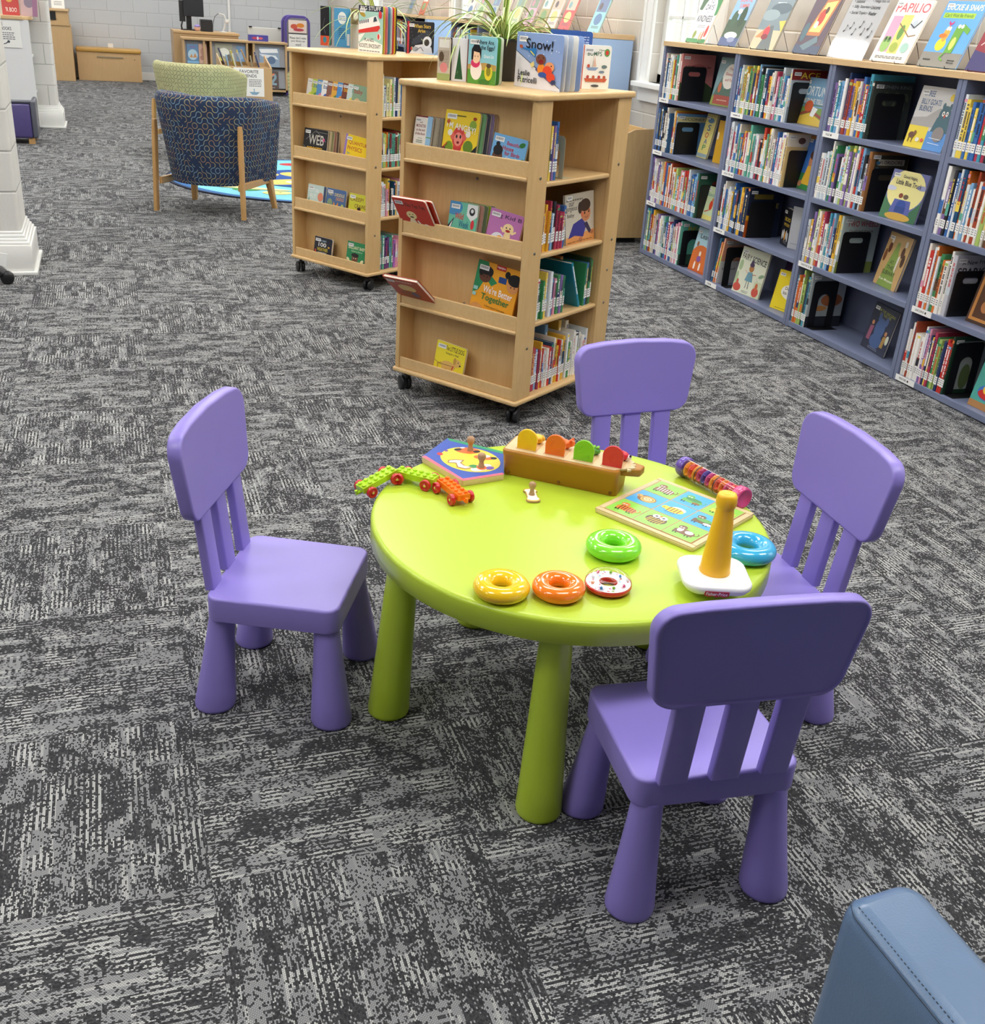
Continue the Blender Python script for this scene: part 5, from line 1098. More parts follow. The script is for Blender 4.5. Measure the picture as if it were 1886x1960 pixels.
disp(CB_, 1, .330, .200, .222, .008, '#f0a82c', [('P', [(0, 1), (.24, 1), (.30, .84), (.12, .5), (0, .44)], '#2f8a5a'), ('P', [(.30, .82), (.52, .70), (.40, .62), (.26, .72)], '#2f8a5a'), ('E', .22, .76, .14, .11, '#6a4030'), ('E', .22, .86, .15, .08, '#1c1a1c'), ('E', .12, .82, .06, .07, '#1c1a1c'), ('E', .33, .84, .06, .07, '#1c1a1c'), ('R', .44, .92, .66, 1, '#c8302c'), ('T', 'Highlights', .46, .94, .64, .98, '#ffffff'), ('E', .88, .72, .14, .12, '#d8955a'), ('E', .90, .82, .16, .10, '#1c1a1c'), ('E', .72, .88, .06, .06, '#1c1a1c'), ('R', .54, .72, .72, .82, '#2a4a8a'), ('E', .84, .70, .012, .016, '#1c1a1c'), ('E', .92, .70, .012, .016, '#1c1a1c'), ('E', .19, .75, .012, .016, '#1c1a1c'), ('E', .27, .75, .012, .016, '#1c1a1c'), ('T', "We're Better", .24, .50, .92, .62, '#fbfaf4', -.03), ('T', 'Together', .22, .34, .88, .48, '#2f7a44', -.03), ('T', 'A Book about Community', .34, .26, .82, .30, '#5a4a2a', -.03), ('E', .16, .14, .18, .15, '#d89a5a'), ('E', .20, .10, .11, .11, '#f0b494'), ('R', .28, 0, .52, .10, '#f4f4f0'), ('R', .52, 0, .74, .09, '#d8553a'), ('E', .86, .12, .15, .14, '#8a4a3a'), ('E', .86, .08, .12, .12, '#e8b090'), ('E', .80, .08, .045, .045, '#5a50b0'), ('E', .92, .08, .045, .045, '#5a50b0'), ('E', .80, .08, .03, .03, '#e8b090'), ('E', .92, .08, .03, .03, '#e8b090'), ('R', .02, .5, .12, .56, '#9ad0c8'), ('R', .02, .40, .10, .46, '#9ad0c8')], 'large orange paperback of children together, right end of the third ledge', lean=10, y=.03, board=False, roll=4, bs=1.1)
disp(CB_, 0, .172, .148, .142, .012, '#f2e03a', [('T', 'The LITTLE DOG', .30, .80, .94, .93, '#3a342a'), ('T', 'Going for a Walk', .34, .68, .78, .75, '#4a4430'), ('E', .48, .38, .25, .13, '#e2b86a'), ('E', .76, .52, .13, .11, '#e2b86a'), ('E', .68, .56, .05, .10, '#c89a4a'), ('E', .87, .48, .03, .025, '#2a2420'), ('E', .80, .55, .014, .018, '#2a2420'), ('R', .28, .14, .34, .34, '#e2b86a'), ('R', .40, .12, .46, .30, '#d8ac5e'), ('R', .60, .14, .66, .34, '#e2b86a'), ('L', [(.66, .42), (.62, .30)], .035, '#c8402c'), ('L', [(.0, .44), (.2, .38), (.62, .40)], .010, '#4a3a20'), ('E', .40, .14, .08, .05, '#c84a3a'), ('L', [(.24, .42), (.12, .36), (.16, .24)], .03, '#c89a4a')], 'small yellow board book with tan dog, alone on the bottom ledge', roll=3, lean=8)
# nearest cart, spine side
CG = 'spine-out books in the wooden carts'  # spine-out picture books on the carts, same sort as in the blue bays
def crun(C, z, x0, x1, hr, seed, where, **kw):
    return spine_run(C[0], x0, x1, z, hr, kw.pop('tr', (.009, .018)), kw.pop('dr', (.18, .235)), where, CG, seed, y0=kw.pop('y0', .018), name='cart_picture_book', **kw)
crun(CB_, .899, .103, .182, (.17, .20), 201, 'top side shelf of the nearest cart', pal=['#3d6fb3', '#a9c36a', '#f2d65a', '#8a6fae'])
BEIGE = mat('#b9b596', .45)
bookend(CB_[0], .232, .0, .899, .148, .075, hole=False, arch=True, label='small beige metal bookend on the top side shelf of the cart', m=BEIGE)
e = crun(CB_, .644, .105, .175, (.14, .17), 202, 'second side shelf of the nearest cart', pal=['#7fb3dc', '#e9b93a', '#49a0b8', '#b33a58'])
e = crun(CB_, .644, e + .002, .300, (.13, .18), 203, 'second side shelf of the nearest cart', pal=['#7fb3dc', '#dfe8ee', '#b33a58', '#2e2e36', '#e07a34', '#3d6fb3', '#b33a58'])
for i, (x, h, c) in enumerate(((.12, .205, '#c9b83a'), (.16, .215, '#2f7ac0'), (.23, .235, '#1f2a44'))):
    spine_book(CB_[0] @ T3(x, .10, .645), .02, h - .0, .19, c, '%s book standing tall behind the second side shelf row' % ['mustard', 'bright blue', 'dark navy'][i], CG, 700 + i, name='cart_picture_book', lab=False, art=[('R', .1, .1, .9, .9, c)])
M = CB_[0] @ T3(.316, .030, .645) @ RZ(R(3)) @ RX(R(-7))
face_book(M, .228, .185, .010, '#cfc6b4', [('S', .03, .84, .6, .92, 1, '#7a7468'), ('T', 'our', .12, .76, .3, .84, '#4a463e'), ('T', 'gorgeous', .02, .64, .40, .74, '#4a463e'), ('T', 'baby', .06, .52, .30, .62, '#4a463e'), ('P', [(0, 0), (1, 0), (1, .22), (0, .14)], '#e09a5a'), ('P', [(.08, .12), (.26, .40), (.56, .48), (.72, .34), (.6, .1), (.3, .16)], '#3a3a8c'), ('P', [(.62, .36), (.82, .14), (.9, .18), (.74, .40)], '#2c2c50'), ('E', .70, .58, .17, .17, '#c9835a'), ('E', .68, .74, .19, .13, '#3a2a26'), ('E', .50, .70, .07, .12, '#3a2a26'), ('E', .66, .58, .022, .028, '#1c1414'), ('E', .80, .60, .022, .028, '#1c1414'), ('L', [(.66, .50), (.72, .48), (.78, .51)], .012, '#8a3a2a'), ('E', .57, .56, .04, .04, '#d86a4a'), ('E', .5, .06, .07, .05, '#b87250'), ('E', .9, .16, .06, .04, '#b87250'), ('S', .04, .02, .9, .06, 1, '#8a6a3a')], 'beige picture book with crawling baby, face out on the second side shelf', bar=(.06, .97))
e = crun(CB_, .388, .105, .160, (.11, .16), 204, 'third side shelf of the nearest cart', pal=['#3f8f5a', '#f2d65a', '#3d6fb3', '#f7f5f0'])
e = crun(CB_, .388, e + .002, .325, (.13, .175), 205, 'third side shelf of the nearest cart', pal=['#3f8f5a', '#dfe8ee', '#8a6fae', '#3d6fb3', '#e29ab4', '#f2d65a'])
for i, (x, h, c, n) in enumerate(((.135, .20, '#2f8a3a', 'green'), (.20, .225, '#6a3a6a', 'plum purple'), (.385, .195, '#b8783a', 'brown and gold'))):
    spine_book(CB_[0] @ T3(x, .09, .389), .02, h, .19, c, '%s book standing tall behind the third side shelf row' % n, CG, 710 + i, name='cart_picture_book', lab=False, art=[('R', .1, .1, .9, .9, c)])
spine_book(CB_[0] @ T3(.440, .022, .389) @ RY(R(-24)), .014, .20, .20, '#1f8aa8', 'teal book leaning left with its cover showing, third side shelf', CG, 720, name='cart_picture_book', lab=False, art=[('R', .05, .05, .95, .95, '#1c84a0')])
crun(CB_, .388, .470, .535, (.13, .19), 206, 'third side shelf of the nearest cart, right end', pal=['#f0e9dc', '#3f8f5a', '#2e4a2e', '#3d6fb3'])
for i, (x, h, c, n) in enumerate(((.20, .205, '#e4dccb', 'cream'), (.30, .225, '#6aa0c8', 'light blue'), (.40, .225, '#d8b04a', 'golden'), (.455, .215, '#f0ead8', 'ivory'))):
    spine_book(CB_[0] @ T3(x, .08, .102), .022, h, .20, c, '%s book standing tall behind the bottom side shelf row' % n, CG, 730 + i, name='cart_picture_book', lab=False, art=[('R', .1, .1, .9, .9, c)])
e = crun(CB_, .1015, .105, .19, (.15, .185), 207, 'bottom side shelf of the nearest cart', pal=['#2e2e36', '#7fb3dc', '#b33a58', '#e29ab4'])
crun(CB_, .1015, e + .002, .545, (.14, .19), 208, 'bottom side shelf of the nearest cart', pal=['#f0e9dc', '#c9382f', '#f2d65a', '#e9b93a', '#3f8f5a', '#dfe8ee', '#1f4f78', '#f7f5f0'])
# farther cart, display face
bc = ['#e8e6da', '#b8cc4a', '#5a94c8', '#f4f4f2', '#8a5a4a', '#e8b03a', '#4a90d0', '#7a3a24', '#cfe0d8', '#8aa888']
for i in range(10):
    u = .068 + i * .0405
    disp(CA, 3, u, .118, .128, .009, bc[i], [('T', 'baby', .10 if i % 2 else .3, .62, .62 if i % 2 else .95, .84, ['#c8402c', '#2a6a9a', '#e8c83a', '#2a5a8a', '#c8402c', '#a83a2a', '#f0f0e8', '#f0b02c', '#4a8a9a', '#a82a24'][i]), ('E', .35, .3, .22, .2, ['#d8e04a', '#5a8a3a', '#e08a9a', '#4a6ac0', '#c88a5a', '#5a7a3a', '#e08a3a', '#5a3020', '#e8d85a', '#d8b888'][i]), ('E', .7, .25, .16, .16, ['#4a90a0', '#d86a4a', '#f0c84a', '#f0f0e8', '#3a2a4a', '#e8e0c8', '#c8402c', '#d89a6a', '#7aa88a', '#3a4a3a'][i])],
         '%s board book, %s from the left in the baby book row' % (['cream', 'lime', 'steel blue', 'white', 'brown', 'amber', 'bright blue', 'dark brown', 'pale mint', 'grey green'][i], ordn(i)), y=.045 - i * .002, lean=10, roll=3, bs=.8, group='baby board books on the top ledge')
disp(CA, 2, .060, .185, .150, .010, '#17171b', [('L', [(.5, .95), (.1, .6)], .008, '#b8b8b8'), ('L', [(.5, .95), (.95, .6)], .008, '#b8b8b8'), ('L', [(.5, .9), (.98, .9)], .008, '#b8b8b8'), ('L', [(0, .4), (.3, .2)], .008, '#b8b8b8'), ('T', 'WEB', .22, .46, .86, .80, '#cfcbc0'), ('T', 'OPPOSITES', .16, .18, .82, .38, '#f0b82c'), ('E', .68, .06, .12, .06, '#f0f0ec'), ('E', .1, .06, .08, .05, '#f0f0ec'), ('E', .86, .66, .04, .06, '#d84a8a')], 'black web board book, left on the second ledge of the farther cart')
stack(CA, 2, .062, .185, .148, .009, 4, ['#c8b48a', '#8a8a5a', '#9a6a5a', '#5a4a3a'], 'the black web board book', dx=.012)
disp(CA, 2, .372, .175, .155, .009, '#f4d220', [('R', 0, 0, .09, 1, '#9a7ac0'), ('T', 'QUANTUM', .16, .68, .98, .82, '#c04a24'), ('T', 'PHYSICS', .14, .50, .76, .64, '#c04a24'), ('T', 'for', .14, .36, .28, .45, '#3a8aa8'), ('T', 'babies', .12, .22, .46, .33, '#3a8aa8'), ('E', .8, .14, .24, .24, '#c8a81c'), ('E', .8, .14, .225, .225, '#f4d220'), ('E', .8, .14, .12, .12, '#c8a81c'), ('E', .8, .14, .105, .105, '#f4d220'), ('E', .8, .14, .05, .05, '#3a8aa8')], 'yellow physics board book for babies, right on the second ledge, farther cart', roll=4)
disp(CA, 1, .088, .145, .132, .009, '#c8dcd4', [('T', 'FLUTTER!', .02, .70, .62, .84, '#f0f4f0'), ('T', 'FLY!', .16, .46, .48, .64, '#f0f4f0'), ('E', .72, .55, .15, .18, '#e08a6a'), ('E', .5, .15, .35, .14, '#e4e8c8'), ('P', [(0, 0), (.1, .5), (.2, .1)], '#4a7a5a'), ('R', .88, 0, 1, 1, '#3a4a6a')], 'pale green butterfly board book, left on the third ledge, farther cart')
disp(CA, 1, .240, .150, .132, .009, '#4a6a9a', [('T', 'HEY DIDDLE', .10, .72, .92, .84, '#e8d48a'), ('T', 'DIDDLE', .5, .56, .9, .68, '#e8a04a'), ('E', .2, .35, .14, .25, '#8aa07a'), ('P', [(.35, 0), (.40, .5), (.5, .3), (.62, .5), (.68, 0)], '#f0a02c'), ('E', .85, .2, .1, .25, '#b8c86a'), ('R', 0, 0, .15, .15, '#e8e4d4')], 'night blue nursery rhyme board book with orange cat, middle of the third ledge')
disp(CA, 1, .415, .135, .130, .009, '#d2cf3c', [('T', 'CREEP!', .06, .70, .80, .86, '#7a4a2a'), ('T', 'CRAWL', .34, .44, .98, .60, '#6a3a20'), ('E', .6, .22, .24, .18, '#e87a3c'), ('E', .52, .24, .035, .035, '#2a1c14'), ('E', .66, .28, .035, .035, '#2a1c14'), ('E', .62, .14, .035, .035, '#2a1c14'), ('E', .6, .42, .1, .06, '#2a1c14')], 'yellow-green insect board book, right end of the third ledge, farther cart')
disp(CA, 0, .140, .140, .122, .016, '#16182a', [('T', 'MY FIRST', .3, .80, .68, .88, '#a8c8d8'), ('T', '100', .24, .58, .68, .76, '#f4f4f0'), ('T', 'WEATHER', .18, .38, .80, .53, '#e0c83a'), ('T', 'WORDS', .24, .18, .74, .34, '#f4f4f0'), ('E', .86, .12, .09, .08, '#3a8ac0'), ('E', .1, .3, .05, .14, '#c8503a'), ('E', .84, .6, .06, .04, '#e0a83a')], 'navy weather words board book, left on the bottom ledge, farther cart')
disp(CA, 0, .400, .140, .140, .009, '#2c8a55', [('T', 'BRILLIANT BABY', .08, .72, .98, .84, '#f0e8c0'), ('T', 'Explores Science', .26, .60, .86, .68, '#c8e0b8'), ('E', .48, .36, .17, .16, '#7a4a34'), ('E', .48, .50, .18, .08, '#241c1c'), ('E', .34, .50, .06, .06, '#241c1c'), ('E', .62, .50, .06, .06, '#241c1c'), ('P', [(.28, 0), (.34, .2), (.62, .2), (.70, 0)], '#f2f2ee'), ('E', .12, .3, .1, .06, '#e8e0b0', -30), ('E', .88, .3, .1, .06, '#e8e0b0', 30), ('E', .42, .38, .02, .02, '#ffffff'), ('E', .54, .38, .02, .02, '#ffffff')], 'green science baby board book, right on the bottom ledge, farther cart')
for z, sd, hr, pal, where in ((.899, 221, (.15, .21), ['#6ab04a', '#e8e4a8', '#3d6fb3', '#dfe8ee', '#263a66'], 'top side shelf of the farther cart'), (.644, 222, (.165, .18), ['#8a3a3a', '#7fb3dc', '#3d6fb3', '#e07a34', '#a9c36a', '#5fae9a'], 'second side shelf of the farther cart'),
                              (.388, 223, (.14, .20), ['#1f4f78', '#b33a58', '#2e2e36', '#f2d65a', '#dfe8ee', '#e29ab4'], 'third side shelf of the farther cart'), (.1015, 224, (.15, .20), ['#b06ac0', '#e29ab4', '#3d6fb3', '#5fae9a', '#6a3a7a'], 'bottom side shelf of the farther cart')):
    crun(CA, z, .104, .30, hr, sd, where, pal=pal, labp=.9)
# ------------------------------------------------------------------ books and plants on the carts' tops
def stand_at(p, q, h, t, col, art, label, z=1.1945, leaves=None, w=None, lean=0, **kw):
    dx, dy = q[0] - p[0], q[1] - p[1]; ww = w or math.hypot(dx, dy)
    M = TR(p[0], p[1], z, math.atan2(dy, dx)) @ RX(R(-lean))
    return face_book(M, ww, h, t, col, art, label, leaves=leaves, board=True, **kw)
stand_at((1.413, 3.905), (1.500, 3.672), .182, .03, '#8ca8dc', [('P', [(0, 0), (1, 0), (.98, .06), (.45, .38), (.0, .66)], '#e6e8f2'), ('L', [(.0, .66), (.45, .38), (.98, .06)], .012, '#20202c')] + [('E', (.13 + k * .37) % .95, .55 + (k * .29) % .42, .010, .010, '#e8f0fa') for k in range(16)] + [('T', 'Snow!', .22, .72, .80, .90, '#1c1c28', -.03), ('T', 'Leslie', .08, .22, .34, .32, '#1c1c28'), ('T', 'Patricelli', .08, .09, .50, .20, '#1c1c28'), ('P', [(.46, .40), (.90, .14), (.84, .10), (.46, .34)], '#5a5684'), ('E', .58, .37, .08, .10, '#f0902c'), ('E', .56, .54, .105, .095, '#7a4a38'), ('E', .57, .50, .05, .04, '#8a1c24'), ('P', [(.28, .66), (.44, .56), (.46, .72), (.38, .74)], '#2f7ac0'), ('L', [(.32, .68), (.42, .60)], .02, '#e8d04a'), ('E', .26, .70, .12, .02, '#2f7ac0', -8), ('E', .12, .74, .04, .03, '#b8502c', -30), ('E', .76, .42, .10, .09, '#e8a070'), ('E', .72, .34, .10, .10, '#e04a2c'), ('E', .80, .24, .09, .08, '#e04a2c'), ('E', .62, .27, .09, .05, '#3a5aa8'), ('E', .86, .16, .05, .04, '#2a3a6a'), ('E', .80, .44, .014, .014, '#1c1c1c'), ('E', .52, .57, .012, .012, '#1c1c1c'), ('E', .62, .57, .012, .012, '#1c1c1c'), ('P', [(.34, .44), (.42, .50), (.44, .42), (.38, .38)], '#e8d88a')],
         'blue board book with two children sledding, standing open on the nearest cart', leaves=[('#e8e8e2', 4), ('#b8c4d8', 10), ('#f0ece0', 17), ('#8ca8dc', 26)], bs=1.15)
stand_at((1.245, 3.948), (1.322, 3.853), .158, .03, '#8ccad8', [('R', 0, 0, 1, .30, '#5a9a3a'), ('P', [(0, .3), (1, .3), (1, .42), (.6, .46), (0, .40)], '#b89a5a'), ('E', .30, .30, .20, .22, '#efe9e0'), ('E', .27, .44, .16, .10, '#d83a6a'), ('E', .29, .60, .15, .17, '#f2cda8'), ('P', [(.12, .50), (.12, .72), (.2, .82), (.38, .82), (.46, .72), (.46, .52), (.40, .66), (.2, .68), (.18, .5)], '#1c1a1e'), ('E', .25, .58, .012, .016, '#1c1a1e'), ('E', .35, .58, .012, .016, '#1c1a1e'), ('E', .74, .26, .14, .17, '#d8cc3a'), ('E', .74, .28, .08, .10, '#8a8a2a'), ('E', .74, .40, .08, .05, '#5a4a3a'), ('T', 'Where Are', .28, .84, .88, .93, '#24303a'), ('T', 'the Eggs?', .44, .70, .92, .82, '#24303a'), ('T', 'Grace Lin', .56, .56, .90, .63, '#f4f8f8'), ('E', .6, .05, .2, .06, '#3f7a2c')],
         'light blue board book with girl gathering eggs, standing open on the nearest cart', leaves=[('#4f8a38', 12), ('#dfe6d4', 24), ('#d4dccc', 30), ('#3a5a3a', 34)])
stand_at((1.676, 3.905), (1.800, 3.925), .152, .008, '#f2efe4', [('T', "Henry's", .56, .86, .88, .92, '#4a6a4a'), ('T', 'BUMPS', .16, .76, .66, .86, '#3a6a54'), ('E', .84, .84, .10, .09, '#5a9a4a'), ('E', .84, .84, .055, .055, '#d8342c'), ('P', [(.14, .50), (.58, .50), (.48, .43), (.22, .43)], '#8aa0c0'), ('P', [(.20, .52), (.34, .52), (.30, .74)], '#e8e4dc'), ('P', [(.38, .52), (.50, .52), (.42, .76)], '#e0b8a0'), ('L', [(.36, .50), (.37, .76)], .008, '#6a5a4a'), ('E', .22, .53, .05, .04, '#c8503a'), ('E', .78, .52, .10, .04, '#6a7a7a'), ('E', .70, .40, .10, .03, '#7a8a9a'), ('P', [(.10, .25), (.92, .25), (.86, .17), (.16, .17)], '#c8603c'), ('E', .22, .28, .05, .04, '#b8403a'), ('E', .42, .28, .05, .04, '#b8603a'), ('E', .62, .28, .05, .04, '#b8403a'), ('E', .80, .28, .05, .04, '#b8603a'), ('E', .5, .08, .14, .03, '#4a4a4a'), ('R', 0, 0, .03, 1, '#c84a3a')],
         'white board book with sailing boats, right end of the nearest cart top')
stand_at((1.60, 3.985), (1.683, 3.925), .155, .010, '#7f9cc4', [('R', .3, .72, .95, .95, '#f0ece0'), ('E', .80, .84, .12, .10, '#c83030'), ('S', .35, .76, .65, .92, 4, '#4a5a7a'), ('R', .30, .42, .92, .64, '#e8dcc0'), ('E', .45, .52, .08, .06, '#b8503a'), ('E', .65, .55, .08, .06, '#3a5a8a'), ('E', .80, .50, .08, .06, '#c89a3a'), ('S', .25, .1, .9, .36, 7, '#4f6c98')], 'blue board book back cover with small print beside the sailing book', bar=None, w=.125)
stand_at((1.60, 4.055), (1.72, 3.99), .195, .010, '#3f62a8', [('S', .3, .70, .92, .92, 5, '#c8d4ec')], 'dark blue board book standing behind the back cover of small print', bar=None, w=.16)
stand_at((1.160, 4.050), (1.191, 4.015), .145, .03, '#c4bcae', [('R', .1, .76, .9, .95, '#e8e6e0'), ('S', .1, .3, .9, .7, 12, '#7a6a5a'), ('E', .5, .3, .3, .12, '#d88a8a'), ('R', 0, 0, 1, .16, '#9aa86a'), ('E', .3, .55, .2, .12, '#5a4a3a')], 'woodland board book fanned open at the left of the nearest cart top', leaves=[('#3a2a30', 22), ('#e8e8ea', 38), ('#33583a', 52), ('#7a4a3a', 62)], w=.055, bar=None)
f = stand_at((1.205, 4.020), (1.245, 3.990), .145, .012, '#e6e8ee', [('P', [(.2, .05), (.65, .05), (.5, .5), (.42, .85), (.3, .4)], '#2c5a38'), ('R', .85, 0, 1, 1, '#7a3a3a')], 'white board book with dark fir tree beside the egg book', w=.07, bar=None)
# farther cart top
stand_at((1.289, 6.040), (1.376, 5.856), .225, .03, '#a8d4c8', [('R', 0, .88, 1, 1, '#20283a'), ('T', 'BIG STUFF', .08, .90, .92, .985, '#f2f2ec'), ('E', .15, .82, .14, .05, '#b89a3a', -20), ('P', [(0, .40), (.55, .46), (.86, .56), (.90, .64), (.74, .80), (.50, .76), (0, .64)], '#f4f4f0'), ('P', [(0, .47), (.86, .60), (.90, .55), (.80, .47), (0, .40)], '#d83a34')] + [('R', .04 + k * .085, .60 + k * .012, .08 + k * .085, .67 + k * .012, '#26324a') for k in range(5)] + [('P', [(.62, .66), (.78, .69), (.72, .78), (.64, .76)], '#3a4a5a'), ('P', [(0, .36), (.28, .42), (.05, .22), (0, .22)], '#f4f4f0'), ('E', .9, .82, .07, .08, '#d83a4a'), ('E', .86, .36, .09, .07, '#e8e4e0'), ('E', .84, .36, .04, .06, '#d83a34'), ('P', [(0, 0), (1, 0), (1, .2), (.7, .26), (.4, .32), (0, .18)], '#f4f6f2'), ('T', 'PLANES,', .26, .23, .66, .31, '#26262c'), ('T', 'ROCKETS, SPACECRAFT!', .04, .09, .94, .19, '#26262c'), ('S', .05, .02, .9, .06, 1, '#6a6a6a')],
         'tall board book about big planes and rockets, standing open on the farther cart', leaves=[('#e8c84a', 3), ('#e088a0', 8), ('#5a9ab0', 13), ('#e8e4dc', 17), ('#c83a44', 21), ('#e8cf3a', 25), ('#1c1c20', 28)], bs=1.15)
stand_at((1.580, 6.135), (1.765, 6.250), .162, .009, '#1e2028', [('R', 0, 0, .07, 1, '#b8303a'), ('E', .5, .5, .4, .12, '#3a3e48', 30), ('T', 'When Stars', .22, .80, .86, .92, '#e0bc4a'), ('T', 'Arise', .38, .66, .66, .77, '#e0bc4a'), ('P', [(.08, 0), (.95, 0), (.9, .2), (.6, .3), (.3, .26)], '#d4d6dc'), ('E', .74, .36, .17, .19, '#e0e2e8'), ('E', .72, .35, .10, .11, '#3a3630'), ('E', .3, .14, .12, .08, '#9aa0ac'), ('E', .16, .16, .04, .05, '#b8303a'), ('L', [(.3, .1), (.5, .2), (.6, .08)], .02, '#4a4e5a')] + [('E', (.15 + k * .29) % .9 + .06, .45 + (k * .17) % .4, .006, .006, '#e8e8f0') for k in range(14)], 'dark board book with astronaut on the farther cart top')
stand_at((1.185, 6.595), (1.235, 6.545), .205, .03, '#1a171c', [('R', 0, 0, 1, .25, '#d8542c'), ('E', .5, .15, .2, .08, '#3a8a9a'), ('L', [(.5, .7), (.3, .5), (.6, .3)], .03, '#6a6a74')], 'black and orange board book at the left end of the farther cart', leaves=[('#6fc4a8', 14), ('#30384c', 26), ('#e0905a', 36)], w=.06, bar=None)
stand_at((1.250, 6.520), (1.335, 6.420), .200, .012, '#4f9ac8', [('E', .5, .75, .26, .16, '#e8ece8'), ('S', .3, .68, .7, .82, 3, '#3a6a9a'), ('S', .3, .2, .7, .5, 6, '#2a5a8a'), ('R', .8, .05, .97, .35, '#d8dce0')], 'bright blue board book back cover on the farther cart top', w=.115, bar=None)
stand_at((1.330, 6.440), (1.395, 6.330), .205, .012, '#c8c4b8', [('R', 0, .6, 1, 1, '#8a7a5a'), ('E', .4, .8, .2, .1, '#e0dcd0')], 'pale board book back behind the plane book on the farther cart', w=.10, bar=None)

LEAF, _g = newmat('striped_leaf', .5)
uvn = _g.node('ShaderNodeUVMap'); sp_ = _g.n.new('ShaderNodeSeparateXYZ'); _g.l.new(uvn, sp_.inputs[0])
_g.color(_g.mix(_g.ramp(_g.m('ABSOLUTE', _g.m('SUBTRACT', sp_.outputs[0], .5)), .16, .24), c4('#eef2b8'), c4('#7fa23e')))
def spider_plant(x, y, z, label, seed, n=46, L0=.20, L1=.42, pr=.075, ph=.15, pot='#26262a', spread=1.0):
    r = empty('spider_plant', TR(x, y, z), label, 'plant', 'spider plants on the book carts')
    MB().lathe([(.0001, 0), (pr * .72, 0), (pr * .75, .004), (pr * .96, ph - .012), (pr, ph - .010), (pr, ph), (pr * .92, ph), (pr * .88, ph - .02), (.0001, ph - .022)], mat(pot, .4), seg=32).build('pot', r)
    MB().lathe([(pr * .88, ph - .0205), (.0001, ph - .018)], mat('#3a2c20', .95), seg=24, caps=False).build('soil', r)
    q = random.Random(seed); mb = MB()
    for i in range(n):
        a = q.uniform(0, 2 * PI); L_ = q.uniform(L0, L1); up = q.uniform(.25, 1.35); wd = q.uniform(.0055, .0085); N = 14
        px_, pz = .01 + q.random() * .02, ph - .02; an = up; c, s = math.cos(a), math.sin(a); rs, us = [], []
        droop = q.uniform(1.6, 2.6) * spread; yw = q.uniform(-.25, .25)
        for k in range(N + 1):
            f_ = k / N; w_ = wd * (math.sin(PI * min(1, f_ * .92 + .10)) ** .6) * (1 - .25 * f_)
            aa = a + yw * f_; c, s = math.cos(aa), math.sin(aa)
            X, Y = px_ * c, px_ * s
            rs.append([(X - s * w_, Y + c * w_, pz + w_ * .35), (X, Y, pz), (X + s * w_, Y - c * w_, pz + w_ * .35)]); us.append([(0, f_), (.5, f_), (1, f_)])
            px_ += math.cos(an) * L_ / N; pz += math.sin(an) * L_ / N; an -= droop / N
            if pz < .004: pz = .004
        mb.rings(rs, LEAF, None, True, False, False, closed=False, uvs=us)
    mb.build('leaves', r)
spider_plant(1.455, 4.175, 1.1945, 'spider plant in a dark pot behind the sledding book', 5, n=58, L0=.24, L1=.48)
spider_plant(1.47, 6.42, 1.1945, 'spider plant in a dark pot on the farther cart', 8, n=44, L0=.22, L1=.48, ph=.13)

